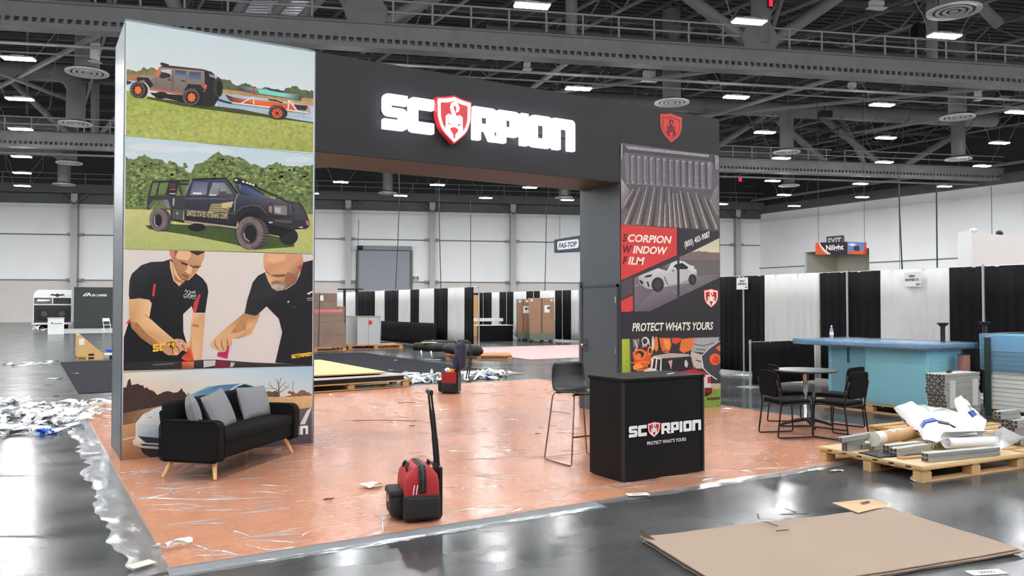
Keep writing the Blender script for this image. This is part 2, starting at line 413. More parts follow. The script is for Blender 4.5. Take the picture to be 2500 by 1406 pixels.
mb = MB(); hbox(mb, sx(XL, N0), sx(XR, N0), N0-.4, N0, 0, ZR); struct(obj('wall_front', mb, M_wall))
# ---- exit sign on the right wall
p = onX(2038, 587, XR-.3); e = thing('exit_sign', 'grey sign reading EXIT above the recess in the right wall', 'sign', p, 0)
k = (p-CAM).dot(FWD)/FPX; zc = 0
mb = MB(); mb.bb((-.05, -1.05, -.75), (.15, 1.05, .5)); obj('plate', mb, mat('exit_grey', (84, 88, 84), rough=.6), e)
mb = MB(); text_on(mb, 'EXIT', (-.06, .85, -.5), (-.06, -.85, -.5), .8, (-1,0,0), .04); obj('lettering', mb, M_white, e)
# ---- ceiling: deck, girders, bar joists, purlins, pipes
mb = MB(); c4 = [hall(XL, N0), hall(XR, N0), hall(XR, N1), hall(XL, N1)]
mb.add([(p.x, p.y, ZR) for p in c4]+[(p.x, p.y, ZR+.3) for p in c4], [(3,2,1,0),(4,5,6,7),(0,1,5,4),(1,2,6,5),(2,3,7,6),(3,0,4,7)])
ceil = struct(obj('ceiling', mb, M_deck), 'dark corrugated roof deck with exposed steelwork')
mb = MB()
for i in range(150):
    n = 5+i*.57; hbox(mb, sx(XL, n), sx(XR, n), n, n+.25, ZR-.07, ZR)
o = obj('deck_rib', mb, M_deck, ceil); o['kind'] = 'stuff'
M_rail = mat('rail_paint', (176, 177, 178), rough=.5)
GN = [-18.2, 9.2, 36.6, 64.2]
for n in GN:
    a, b = sx(XL, n), sx(XR, n)
    mb = MB(); hbox(mb, a, b, n-.28, n+.28, 13.72, 14.34); hbox(mb, a, b, n-.42, n+.42, 14.34, 14.42); hbox(mb, a, b, n-.05, n+.3, 13.5, 13.72); obj('roof_girder', mb, M_steel, ceil)
    mb = MB(); hbox(mb, a, b, n-.38, n+.38, 13.28, 13.5); obj('girder_flange', mb, M_steel, ceil)
    if n > 30:
        mb = MB(); s = a+1
        while s < b-1:
            hbox(mb, s, s+.13, n-.34, n-.05, 13.5, 13.72); s += .34
        o = obj('girder_teeth', mb, M_steel, ceil); o['kind'] = 'stuff'
    mb = MB(); mb.cyl(hs(a, n+1.6, 13.15), hs(b, n+1.6, 13.15), .07, n=8); mb.cyl(hs(a, n+4.5, 13.6), hs(b, n+4.5, 13.6), .05, n=8); obj('pipe', mb, M_steel, ceil, smooth=40)
    mb = MB(); mb.cyl(hs(a, n-.3, 18.4), hs(b, n-.3, 18.4), .3, n=10); obj('top_chord', mb, M_steel_d, ceil, smooth=40)
    # catwalk railing on top of the girder
    if n > 30:
        rl = obj('catwalk_railing', MB().add([hs(a, n-.3, 14.44), hs(b, n-.3, 14.44), hs(b, n+.9, 14.44), hs(a, n+.9, 14.44), hs(a, n-.3, 14.5), hs(b, n-.3, 14.5), hs(b, n+.9, 14.5), hs(a, n+.9, 14.5)], [(3,2,1,0),(4,5,6,7),(0,1,5,4),(1,2,6,5),(2,3,7,6),(3,0,4,7)]), M_steel_d, ceil)
        for z in (14.98, 15.5):
            mb = MB(); mb.cyl(hs(a, n-.26, z), hs(b, n-.26, z), .05, n=6); obj('rail', mb, M_rail, rl, smooth=40)
        s = -34.0; j = 0
        while s < 46:
            mb = MB(); mb.cyl(hs(s, n-.26, 14.5), hs(s, n-.26, 15.5), .05, n=6); obj('post', mb, M_rail, rl, smooth=40); s += 1.78; j += 1
# big diagonal braces, measured on the near girder
def brace(a, b, r, n, m=None):
    A = onN(a[0], a[1], n); B = onN(b[0], b[1], n); d = (B-A)
    B = A+d*((18.4-A.z)/d.z) if d.z > .3 else B
    mb = MB(); mb.cyl(A, B, r, n=10); obj('diagonal_brace', mb, m or M_steel, ceil, smooth=40)
for a, b, r in (((1850, 118), (1690, 0), .3), ((1862, 118), (2035, 0), .3), ((1868, 128), (1908, 0), .12), ((1857, 110), (1857, 0), .5), ((1395, 96), (1395, 0), .28), ((2275, 150), (2275, 0), .28),
                ((893, 70), (893, 0), .3), ((905, 72), (1045, 0), .3), ((880, 66), (846, 0), .3), ((440, 40), (400, -40), .3), ((120, 40), (40, -60), .3), ((2440, 60), (2380, 0), .3)):
    brace(a, b, r, 36.6)
for a, b in (((558, 63), (596, 0)), ((636, 71), (699, 0)), ((707, 73), (779, 0))): brace(a, b, .2, 36.6)
q4 = [fl(575, 62, 15.6), fl(720, 66, 15.6), fl(790, -30, 15.6), fl(640, -30, 15.6)]
mb = MB()
for i in range(14):
    a, b = i/14, (i+.62)/14; P = [q4[0].lerp(q4[3], a), q4[1].lerp(q4[2], a), q4[1].lerp(q4[2], b), q4[0].lerp(q4[3], b)]
    mb.add([(p.x, p.y, 15.6) for p in P]+[(p.x, p.y, 15.7) for p in P], [(3,2,1,0),(4,5,6,7),(0,1,5,4),(1,2,6,5),(2,3,7,6),(3,0,4,7)])
mb.add([(p.x, p.y, 15.7) for p in q4]+[(p.x, p.y, 15.75) for p in q4], [(3,2,1,0),(4,5,6,7),(0,1,5,4),(1,2,6,5),(2,3,7,6),(3,0,4,7)])
obj('lit_deck_patch', mb, mat('lit_deck_pale', (196, 200, 206), rough=.35, metal=.5), ceil)  # pale metal colour stands in for lamplight on this stretch of deck
for px, py in ((1855, 112), (893, 66)):
    p = onN(px, py, 36.6-.32); mb = MB(); mb.prism([(-.8, -.3), (.8, -.3), (1.0, .3), (.5, 1.1), (-.5, 1.1), (-1.0, .3)], -.05, .05, 'y', T(p.x, p.y, 14.7) @ rot2(TH)); obj('gusset_plate', mb, M_steel, ceil)
for a, b, r in (((205, 365), (20, 190), .22), ((232, 350), (232, 250), .3), ((230, 345), (160, 420), .2), ((1990, 375), (2130, 500), .3), ((2110, 400), (2060, 300), .22), ((2200, 410), (2380, 300), .3), ((1740, 365), (1870, 280), .25), ((2140, 395), (2000, 280), .3)):
    A = onN(a[0], a[1], 64.2); B = onN(b[0], b[1], 64.2)
    if A.z > B.z: A, B = B, A
    d = B-A; A = A+d*((14.4-A.z)/d.z); B = A+d*((18.4-A.z)/d.z); mb = MB(); mb.cyl(A, B, r, n=8); obj('diagonal_brace', mb, M_steel, ceil, smooth=40)
# bar joists running away from the camera
for i, x in enumerate([-24+3.83*k for k in range(26)]):
    mb = MB(); n = 6.0
    mb.bar(hall(x, 6, 18.6), hall(x, 91, 18.6), .16, .14); mb.bar(hall(x, 6, 17.3), hall(x, 91, 17.3), .14, .12)
    k = 0
    while n < 89:
        mb.bar(hall(x, n, 17.3), hall(x, n+1.7, 18.6), .07, .07); mb.bar(hall(x, n+1.7, 18.6), hall(x, n+3.4, 17.3), .07, .07); n += 3.4
    obj('bar_joist', mb, M_steel if i % 2 else M_steel_d, ceil)
for n in [24+4.6*k for k in range(15)]:
    mb = MB(); a, b = sx(XL, n), sx(XR, n); mb.bar(hs(a, n, 17.6), hs(b, n, 17.6), .18, .22); obj('purlin', mb, M_steel_d, ceil)
for x0, n0, x1, n1 in ((10, 38, 18, 62), (22, 38, 30, 62), (30, 38, 22, 62), (36, 38, 44, 62), (46, 38, 38, 62), (52, 38, 58, 62), (2, 38, -4, 62), (-6, 40, 2, 62), (30, 66, 22, 88), (14, 66, 22, 88), (40, 66, 32, 88), (14, 66, 8, 88), (50, 66, 44, 88)):
    mb = MB(); mb.bar(hall(x0, n0, 13.9), hall(x1, n1, 16.2), .22, .16); obj('sway_brace', mb, M_steel, ceil)
# ---- lamps of the hall grid
M_lamp = mat('lamp_lens', (255, 255, 255), rough=.5, emit=(251, 253, 255), estr=LAMP_STRENGTH)
M_lh = mat('lamp_housing', (196, 198, 200), rough=.45)
def make_lamp(full):
    t = thing('high_bay_lamp', 'lamp', 'lamp')
    mb = MB(); mb.box((0, 0, .09), (1.24, .44, .06)); mb.box((0, 0, .15), (.5, .2, .08)); obj('housing', mb, M_lh, t)
    mb = MB()
    for y in (-.115, .115): mb.rbox((0, y, .04), (1.2, .19, .05), .02, 2)
    obj('lens', mb, M_lamp, t)
    if full:
        mb = MB(); mb.cyl((.62, 0, .1), (1.55, .1, 1.5), .011, n=5); mb.cyl((1.55, .1, 1.5), (1.75, .1, 4.2), .012, n=5); obj('suspension_rod', mb, M_steel, t)
        mb = MB(); mb.tube([(-.62, 0, .12), (-.75, 0, .3), (-.85, .05, .75), (-1.1, .1, 1.2), (-1.3, .1, 1.6), (-1.6, .1, 4.2)], .014, 5); obj('power_lead', mb, M_steel, t)
    else:
        mb = MB(); mb.cyl((0, 0, .18), (0, 0, 4.35), .012, n=5); obj('suspension_rod', mb, M_steel, t)
    return t
def hidden_by_booth(px, py):
    if 285 < px < 770: return py > 50+(px-309)*.163
    if 770 <= px < 1515: return 125+(px-768)*.167 < py < 403+(px-768)*.0927
    if 1410 < px < 1758: return py > 246
    return False
rows = [75.8, 68.4, 60.9, 51.4, 43.9, 36.7, 26.8, 19.4, 12.0, 2.4, -5.0, -12.4, -22.0]
xs = [-1.3+7.6*k for k in range(-4, 10)]
Lf, Ls = make_lamp(True), make_lamp(False); uf = us = False
ORD = ['first', 'second', 'third', 'fourth', 'fifth', 'sixth', 'seventh', 'eighth', 'ninth', 'tenth', 'eleventh', 'twelfth']
rn = {26.8: 'nearest', 36.7: 'second nearest', 43.9: 'third nearest', 51.4: 'fourth nearest', 60.9: 'third farthest', 68.4: 'second farthest', 75.8: 'farthest'}
for n in rows:
    vis = 0; L = []
    for x in xs:
        p = hall(x, n, 12.0); q = project(p); v = -10 < q[0] < 2510 and -15 < q[1] < 1000 and q[2] > 0 and not hidden_by_booth(q[0], q[1]); L.append((p, v))
    tot = sum(v for _, v in L)
    for p, v in L:
        if v:
            lab = 'lit white high-bay lamp, %s from the left in the %s visible lamp row' % (ORD[vis], rn.get(n, 'hidden')); vis += 1; grp = 'lit high-bay lamps under the roof'
        else: lab, grp = 'high-bay lamp of the roof grid, out of the picture or behind the arch', 'high-bay lamps outside the view'
        if v:
            if not uf: o = Lf; uf = True
            else: o = copy_tree(Lf)
        else:
            if not us: o = Ls; us = True
            else: o = copy_tree(Ls)
        o.location = p; o.rotation_euler = (0, 0, TH); o['label'] = lab; o['group'] = grp
# ---- air ducts with round diffusers
DR = {26.8: ([29.5], 'nearest'), 42.0: ([1.5, 29.8, 46.9], 'second'), 54.0: ([1.6, 47.0, 60.6], 'third'), 69.0: ([1.9, 60.5], 'fourth'), 81.4: ([2.0, 30.1, 47.3], 'farthest')}
for n, (xl, nm) in DR.items():
    zc = 16.2
    t = thing('air_duct', 'grey round air duct with disc diffusers, %s from the camera' % nm, 'air duct', hall(30, n, zc), TH, 'air ducts under the roof')
    inv = Matrix.Rotation(-TH, 4, 'Z') @ Matrix.Translation(-hall(30, n, zc))
    if n < 40: spans = [(22, 75)]
    else: spans = [(XL+2, xl[0]), (20, max(xl[-1]+3, 62))]
    for x0, x1 in spans:
        mb = MB(); mb.cyl(hall(x0, n, zc), hall(x1, n, zc), .55, n=18, M=inv); obj('trunk', mb, M_duct, t, smooth=40)
        k = x0+2.5
        while k < x1:
            mb = MB(); u = HU*.04; mb.cyl(hall(k, n, zc)-u, hall(k, n, zc)+u, .58, n=18, M=inv); obj('seam_ring', mb, M_duct, t, smooth=40); k += 2.6
    for x in xl:
        P = hall(x, n, 0); mb = MB()
        if x < 3:
            pts = [hall(x-1.5, n, zc), hall(x-.8, n, zc-.05), hall(x-.3, n, zc-.35), hall(x, n, zc-.9), hall(x, n, zc-1.6), hall(x, n, 13.1)]
            mb.tube(pts, .55, 16, M=inv)
        else: mb.cyl(hall(x, n, 13.1), hall(x, n, zc+(2.0 if n < 45 else 0)), .5, n=16, M=inv)
        obj('neck', mb, M_duct, t, smooth=40)
        L0 = inv @ hall(x, n, 13.0); mb = MB()
        mb.lathe([(.5, .25), (.9, .1), (.9, .06), (0, .06)], L0, 28); df = obj('diffuser', mb, mat('diffuser_back', (92, 94, 93), rough=.6), t, smooth=40)
        for r0, r1 in ((.97, .74), (.64, .5), (.40, .26), (.16, .0)):
            mb = MB(); mb.lathe([(max(r1, .0), .03), (r0, .0), (r0, .07), (max(r1, 0), .055)] if r1 else [(0, .03), (r0, .01), (r0, .06), (0, .06)], L0, 28); mb.f = [f for f in mb.f if len(f) <= 4]; obj('ring', mb, M_dif, df, smooth=40)
# ---- loudspeakers, detector boxes, red exit lights hung in the roof
M_red = mat('red_exit_light', (200, 30, 50), rough=.5, emit=(255, 30, 60), estr=2.0)
for i, (px, py, w_, h_, n, lab) in enumerate(((2233, 193, 33, 20, 47, 'black loudspeaker box beside a girder, left of the big duct bend'), (2013, 280, 30, 16, 50, 'small black loudspeaker box hanging below the round duct'), (2452, 230, 36, 14, 47, 'black loudspeaker box at the right edge under the girder'),
        (2246, 78, 36, 36, 39, 'black loudspeaker box behind the nearest round diffuser'), (1738, 191, 32, 16, 44, 'black loudspeaker box right of the white camera box'), (2046, 364, 26, 10, 60, 'small black loudspeaker box far down the hall'), (1834, 451, 18, 8, 85, 'tiny black loudspeaker box near the back wall'))):
    if i == 0: continue
    p = onN(px, py, n); k = (p-CAM).dot(FWD)/FPX; o = thing('loudspeaker', lab, 'loudspeaker', p, TH)
    W, Hh = w_*k, h_*k
    mb = MB(); mb.prism([(-W/2, -.3), (W/2, -.3), (W*.38, .35), (-W*.38, .35)], -Hh/2, Hh/2); obj('cabinet', mb, M_black, o)
    mb = MB(); mb.box((0, -.31, 0), (W*.9, .02, Hh*.85)); obj('grille', mb, mat('grille', (38, 38, 40), rough=.8), o)
    mb = MB(); mb.cyl((0, 0, Hh/2), (0, 0, Hh/2+1.6), .03, n=6); obj('hanger', mb, M_black, o)
for px, py, w_, h_, n, lab in ((1585, 183, 30, 20, 42, 'white camera box on a bracket left of the duct neck above the arch'), (232, 125, 20, 42, 41, 'tall white camera box beside the big duct neck above the left tower'), (2388, 228, 14, 24, 44, 'small white camera box below the girder at upper right'), (2080, 208, 18, 14, 44, 'small white antenna box under the girder at the upper middle right'), (1287, 158, 16, 12, 40, 'small white dome detector above the lit letters'), (2140, 8, 36, 12, 34, 'flat white antenna panel at the top edge of the picture')):
    p = onN(px, py, n); k = (p-CAM).dot(FWD)/FPX; o = thing('camera_box', lab, 'device', p, TH); W, Hh = w_*k, h_*k
    mb = MB(); mb.rbox((0, 0, 0), (W, .3, Hh), .05, 2); obj('case', mb, M_white, o, smooth=40)
    mb = MB(); mb.box((0, 0, -Hh/2-.12), (W*1.3, .4, .05)); obj('mount_plate', mb, M_dif, o)
    mb = MB(); mb.cyl((0, 0, Hh/2), (0, 0, Hh/2+1.3), .025, n=6); obj('hanger', mb, M_lh, o)
for px, py, w_, h_, n, lab in ((1882, 8, 12, 18, 36.0, 'small glowing red exit light at the top edge'), (1807, 438, 10, 12, 84, 'small glowing red exit light far back beside the arch')):
    p = onN(px, py, n); k = (p-CAM).dot(FWD)/FPX; o = thing('exit_light', lab, 'exit light', p, TH); W, Hh = w_*k, h_*k
    mb = MB(); mb.box((0, .06, 0), (W, .1, Hh)); obj('case', mb, M_black, o)
    mb = MB(); mb.box((0, 0, 0), (W*.8, .03, Hh*.8)); obj('lit_panel', mb, M_red, o)
# ---- long cables hanging down to the stands
def cable(pts, r, lab):
    tag(obj('hanging_cable', MB().tube(pts, r, 5), M_black), lab, 'cable', 'cables hanging from the roof')
cable([onX(974, 400, 14.6), onX(975, 490, 14.6), onX(971, 600, 14.6), onX(965, 720, 14.6)], .02, 'thin black cable hanging in front of the roller door')
cable([onX(1072, 440, 14.6), onX(1073, 560, 14.6), onX(1077, 722, 14.6)], .02, 'thin black cable hanging right of the roller door')
cable([onX(876, 536, 30), onX(874, 600, 30), onX(867, 720, 30)], .03, 'thin black cable hanging left of the roller door')
cable([onX(1149, 480, 20.5), onX(1149, 600, 20.5), onX(1149, 714, 20.5)], .02, 'thin black cable hanging in the middle of the white back wall')
cable([onX(1334, 500, 21.3), onX(1333, 600, 21.3), onX(1330, 716, 21.3)], .02, 'thin black cable hanging left of the hanging black sign')
cable([onX(2194, 400, 20), onX(2196, 520, 20), onX(2203, 668, 20)], .02, 'thin black cable hanging before the right wall, left of two')
cable([onX(2286, 450, 20), onX(2287, 560, 20), onX(2288, 665, 20)], .02, 'thin black cable hanging before the right wall, right of two')
# ================================================================== THE EXHIBIT ARCH
AW, AH, AD, W1, X2, ZB = 9.15, 4.88, 1.05, 2.135, 6.995, 3.632
M_char = mat('charcoal_fabric', (42, 41, 44), rough=.6, spec=.3, var=.02)
M_alu = mat('brushed_aluminium', (112, 117, 122), rough=.38, metal=.75, var=.05, scale=3, stretch=(20, 20, .3))
M_chrome = mat('chrome', (205, 205, 208), rough=.12, metal=1.0)
M_dkpanel = mat('dark_panel', (56, 60, 66), rough=.45, spec=.4)
arch = thing('exhibit_arch', 'tall black exhibit arch with printed towers and a lit header sign', 'exhibit booth', (0, 0, 0))
F = lambda px, py: onY(px, py, 0.0)
# ---- left tower
mb = MB(); mb.bb((.012, .012, 0), (W1-.012, AD-.012, AH-.012)); lt = obj('left_tower', mb, M_dkpanel, arch)
def frame(parent, x0, x1, z1, side_panel=True):
    for y in (0.0, AD):
        mb = MB()
        for x in (x0, x1): mb.bb((x-.0125 if x == x0 else x-.0125, y-.0125, 0), (x+.0125, y+.0125, z1))
        mb.bb((x0, y-.0125, z1-.0125), (x1, y+.0125, z1+.0125)); obj('edge_profile', mb, M_alu, parent)
frame(lt, 0.0, W1, AH)
mb = MB(); mb.bb((-.01, .02, .005), (.012, AD-.02, AH-.01)); obj('side_panel', mb, M_alu, lt)
mb = MB(); mb.bb((0, 0, AH-.012), (W1, AD, AH+.01)); obj('cap', mb, M_alu, lt)
# ---- header
mb = MB(); mb.bb((W1, 0, ZB), (X2, AD, AH)); hd = obj('header', mb, M_char, arch)
mb = MB(); mb.bb((W1, .01, ZB-.006), (X2, AD-.01, ZB)); obj('soffit', mb, mat('soffit_fabric', (74, 66, 66), rough=.5), hd)
# ---- right tower
mb = MB(); mb.bb((X2, 0, 0), (AW, AD, AH)); rt = obj('right_tower', mb, M_char, arch)
mb = MB(); mb.bb((X2-.006, .0, 0), (X2, AD, ZB-.01)); obj('inner_panel', mb, mat('slate_panel', (70, 80, 87), rough=.42), rt)
mb = MB(); mb.bb((X2-.02, .07, .01), (X2-.006, .965, 2.0)); dr = obj('door', mb, mat('slate_door', (64, 73, 80), rough=.42), rt)
mb = MB()
for y0, y1, z0, z1 in ((.03, .07, 0, 2.04), (.965, 1.005, 0, 2.04), (.03, 1.005, 2.0, 2.04)): mb.bb((X2-.03, y0, z0), (X2-.006, y1, z1))
obj('door_frame', mb, M_dkpanel, rt)
mb = MB(); mb.bb((X2-.034, 1.005, 0), (X2-.006, 1.05, 2.1)); obj('jamb_strip', mb, M_alu, rt)
mb = MB(); mb.cyl((X2-.02, .875, 1.06), (X2-.075, .875, 1.06), .012, n=10); mb.sphere((X2-.09, .875, 1.06), .03, 14, 8); obj('door_knob', mb, M_chrome, rt, smooth=50)
mb = MB(); mb.bb((X2-.026, .83, .95), (X2-.02, .915, 1.17)); obj('lock_plate', mb, M_dkpanel, rt)
mb = MB(); mb.bb((X2-.03, .075, 1.75), (X2-.02, .1, 1.85)); obj('hinge', mb, M_chrome, rt); mb = MB(); mb.bb((X2-.03, .075, .95), (X2-.02, .1, 1.05)); obj('hinge', mb, M_chrome, rt)
# ---- the word mark: outlines in letter heights
LET = {
 'S': (0, [[(0,1,.16),(.735,1,.03),(.735,.72,.03),(.24,.72,.01),(.24,.62,.01),(.735,.62,.2),(.735,0,.16),(0,0,.03),(0,.28,.03),(.495,.28,.01),(.495,.38,.01),(0,.38,.2)]]),
 'C': (.79, [[(0,1,.16),(.785,1,.03),(.785,.69,.03),(.28,.69,.01),(.28,.31,.01),(.785,.31,.03),(.785,0,.03),(0,0,.16)]]),
 'R': (2.875, [[(0,1,.02),(.81,1,.16),(.81,.30,.08),(.70,.27,0),(.845,0,.02),(.58,0,.02),(.43,.29,0),(.26,.29,0),(.26,0,.02),(0,0,.02)], [(.28,.72),(.52,.72),(.52,.5),(.28,.5)]]),
 'P': (3.75, [[(0,1,.02),(.75,1,.16),(.75,.22,.14),(.27,.22,0),(.27,0,.02),(0,0,.02)], [(.27,.74),(.48,.74),(.48,.5),(.27,.5)]]),
 'I': (4.56, [[(0,1,.02),(.27,1,.02),(.27,0,.02),(0,0,.02)]]),
 'O': (4.91, [[(0,1,.16),(.82,1,.16),(.82,0,.16),(0,0,.16)], [(.27,.72),(.55,.72),(.55,.28),(.27,.28)]]),
 'n': (5.78, [[(0,1,.02),(.84,1,.16),(.84,0,.02),(.57,0,.02),(.57,.69,0),(.27,.69,0),(.27,0,.02),(0,0,.02)]])}
def shield(k, cx=.585, cy=.45):
    P = [(0,1.1,.02),(.3,1.14,.05),(.585,1.22,.02),(.87,1.14,.05),(1.17,1.1,.02),(1.16,.55,.1),(1.03,.15,.2),(.585,-.22,.02),(.14,.15,.2),(.01,.55,.1)]
    return rpoly([(cx+(x-cx)*k, cy+(y-cy)*k)+((r*k),) for x, y, r in P])
def scorpion():
    S = [rpoly([(.5,.62,.03),(.67,.62,.03),(.72,.45,.05),(.66,.28,.05),(.5,.28,.05),(.45,.45,.05)])]
    S.append(thick([(.585,.6),(.54,.74),(.5,.85),(.53,.95),(.61,.98),(.68,.93),(.71,.85),(.69,.76),(.64,.73)], [.13,.11,.1,.1,.1,.1,.09,.06,.02]))
    for sg in (-1, 1):
        f = lambda x, y: (.585+sg*x, y)
        S.append([f(*p) for p in ((.06,.33),(.14,.32),(.22,.36),(.29,.28),(.27,.15),(.15,.06),(.03,-.01),(.06,.08),(.14,.17),(.13,.25),(.06,.26))])
        for i in range(4):
            y = .58-.07*i; S.append(thick([f(.08, y), f(.18, y+.05), f(.25, y), f(.27, y-.05)], [.05, .04, .035, .015]))
    return S
def logo_faces(org, dx, dz, h, xs=1.0, names='SCRPIOn'):
    """flat letters -> list of (verts, faces)"""
    out = []
    for ch in names:
        x0, loops = LET[ch]; V, Fc = curve_mesh([rpoly(L) for L in loops]); out.append(([org+dx*((x0+v[0])*h*xs)+dz*(v[1]*h) for v in V], Fc))
    return out
def logo_shield(pr, org, dx, dz, h, xs, c_red, c_white, c_in=None, scorp=None, x0=1.63):
    def put(P, c): pr.faces([org+dx*((x0+x)*h*xs)+dz*(y*h) for x, y in P], [tuple(range(len(P)))], c)
    put(shield(1.0), c_red); put(shield(.9), c_white); put(shield(.76), c_in or c_red)
    for P in scorpion(): put(P, scorp or c_white)
def logo_print(pr, org, dx, dz, h, xs, c_white, c_red):
    for V, Fc in logo_faces(org, dx, dz, h, xs): pr.faces(V, Fc, c_white)
    logo_shield(pr, org, dx, dz, h, xs, c_red, c_white)
# ---- lit channel letters on the header
M_lit = mat('lit_letter', (255, 255, 255), rough=.4, emit=(232, 246, 255), estr=3.2)
M_ret = mat('letter_return', (225, 236, 240), rough=.4, emit=(205, 235, 250), estr=1.0)
M_redlit = mat('lit_red_face', (190, 40, 48), rough=.4, emit=(220, 60, 66), estr=.2)
org = Vector((3.013, 0, 4.0)); HH = .46
sign = obj('lit_sign', MB().box((4.53, -.012, 4.23), (3.0, .02, .05)), M_char, arch); sign['label'] = 'glowing white letters and red shield on the header'
for ch in 'SCRPIOn':
    x0, loops = LET[ch]; V, Fc = curve_mesh([rpoly(L) for L in loops], extrude=.045)
    mb = MB(); mb.add([(org.x+(x0+v[0])*HH, -.075+v[2]*.8, org.z+v[1]*HH) for v in V], Fc); obj('letter', mb, M_lit, sign)
def plate(P, y0, y1, name, m, parent, x0=1.63):
    mb = MB(); mb.prism([(org.x+(x0+x)*HH, org.z+y*HH) for x, y in P], y0, y1, 'y'); return obj(name, mb, m, parent)
plate(shield(1.0), -.12, -.03, 'shield', M_redlit, sign)
V, Fc = curve_mesh([shield(.92), shield(.78)], extrude=.004)
obj('shield_rim', MB().add([(org.x+(1.63+v[0])*HH, -.125+v[2], org.z+v[1]*HH) for v in V], Fc), M_lit, sign)
mb = MB()
for P in scorpion(): mb.prism([(org.x+(1.63+x)*HH, org.z+y*HH) for x, y in P], -.128, -.12, 'y')
obj('scorpion_emblem', mb, M_lit, sign)
# ================================================================== PRINTED GRAPHICS
random.seed(11)
FN = (0, -1, 0)
def clampx(x0, x1):
    def f(px, py):
        p = onY(px, py, 0.0); p.x = min(max(p.x, x0), x1); p.z = min(max(p.z, .002), AH-.012); return p
    return f
FLT, FRT = clampx(.0125, W1-.0125), clampx(X2+.008, AW-.01)
def jag(pts, amp, step=30):
    """roughen an outline (foliage, brush)"""
    out = []; n = len(pts)
    for i in range(n-1):
        a, b = Vector(pts[i]), Vector(pts[i+1]); L = (b-a).length; k = max(1, int(L/step))
        for j in range(k):
            p = a.lerp(b, j/k); out.append((p.x+random.uniform(-amp, amp)*.5, p.y+random.uniform(-amp, amp)))
    out.append(pts[-1]); return out
def tuft(pr, x0, x1, y0, y1, cnt, sx_, sy_, cols, ns=.3):
    k0 = pr.k; cnt *= 4; sx_ *= .5; sy_ *= .5
    for i_ in range(cnt):
        pr.k = k0+(i_ % 24)*.35; x = random.uniform(x0, x1); y = random.uniform(y0, y1); s = random.uniform(.6, 1.3)
        pr.poly([(x+sx_*s*math.cos(t)*random.uniform(.7, 1.1), y+sy_*s*math.sin(t)*random.uniform(.7, 1.1)) for t in [k*math.pi/4 for k in range(8)]], random.choice(cols), ns)
    pr.k = k0+10
def z_at(x, z): return Vector((x, 0, z))
# ---------------- left tower, top print: off-roader towing a trailer by the water
def panel(pr, z0, z1, col_t, col_b, x0=0.0, x1=W1):
    o = pr._o(); k = len(pr.v)
    for (x, z), c in zip(((x0, z0), (x1, z0), (x1, z1), (x0, z1)), (col_b, col_b, col_t, col_t)):
        pr.v.append((x, o.y, z)); cc = rgb(*c); pr.c.append((*cc[:3], 0.0))
    pr.f.append((k, k+1, k+2, k+3))
p1 = Print(FLT, FN, .013).crop(270, 40, .22757)
panel(p1, 3.592, AH-.012, (194, 208, 210), (222, 221, 218))
BL1, BR1 = (150, 1290), (2188, 1468)
p1.poly([(163, 575)]+jag([(170, 568), (300, 592), (350, 556), (440, 562), (500, 585)], 14, 24)+[(500, 650), (163, 650)], (122, 116, 78), .35)
p1.poly([(163, 628), (480, 622), (480, 695), (163, 695)], (158, 122, 82), .2)
p1.poly([(163, 690), (250, 690), (240, 735), (163, 740)], (170, 185, 200))
p1.poly(jag([(1140, 650), (1190, 665), (1280, 690), (1350, 760), (1420, 715), (1520, 750), (1600, 790), (1700, 770), (1850, 800), (1900, 760), (1980, 756), (2050, 790), (2182, 805)], 16, 24)+[(2182, 900), (1130, 810)], (92, 98, 70), .4)
p1.poly([(1130, 775), (1350, 800), (2182, 888), (2182, 968), (1190, 835)], (182, 146, 96), .25)
p1.poly([(1180, 826), (1700, 885), (2182, 966), (2182, 1150), (1150, 985), (1120, 900)], [(160, 182, 206), (170, 188, 208), (176, 192, 212), (176, 192, 212), (160, 180, 200), (160, 180, 200)], .05)
p1.poly([(161, 800), (230, 805), (420, 862), (900, 952), (1400, 1002), (2180, 1142), (2180, 1466), (156, 1288)], [(150, 160, 76), (150, 160, 76), (158, 168, 84), (158, 168, 84), (166, 172, 92), (170, 174, 98), (150, 158, 78), (172, 176, 96)], .28)
tuft(p1, 180, 2150, 1010, 1270, 60, 50, 9, [(148, 158, 74), (170, 174, 94), (140, 152, 70), (164, 164, 88)], .3)
p1.poly([(400, 868), (1000, 950), (1400, 1000), (1690, 1060), (2180, 1140), (2180, 1152), (1600, 1075), (800, 970), (380, 885)], (70, 74, 40), .3)
p1.poly([(420, 820), (800, 850), (1120, 900), (1100, 965), (960, 965), (800, 930), (450, 850)], (36, 33, 34))
p1.el(540, 850, 75, 38, (34, 32, 33)); p1.el(1050, 915, 70, 60, (32, 30, 31))
body = (134, 122, 112)
p1.poly([(262, 700), (285, 655), (330, 640), (470, 645), (495, 625), (530, 562), (560, 540), (1005, 578), (1016, 800), (780, 838), (410, 775), (395, 720)], [(150, 138, 126)]*4+[(140, 128, 118)]*4+[(118, 106, 98)]*4, .04)
p1.poly([(1002, 575), (1110, 622), (1125, 690), (1190, 700), (1195, 800), (1160, 870), (1110, 965), (1000, 968), (945, 935), (955, 820), (1012, 805)], (40, 36, 38))
p1.poly([(515, 552), (560, 530), (640, 532), (990, 570), (1102, 606), (1080, 612), (1000, 588), (560, 550)], (66, 54, 50))
p1.poly([(530, 500), (560, 500), (625, 520), (620, 540), (560, 535), (535, 525)], (44, 40, 40))
p1.poly([(515, 552), (545, 548), (505, 660), (470, 632)], (222, 112, 64))
p1.poly([(540, 575), (652, 572), (645, 650), (548, 632)], (188, 188, 186)); p1.poly([(540, 600), (600, 610), (640, 625), (640, 655), (560, 670), (520, 660)], (52, 48, 50))
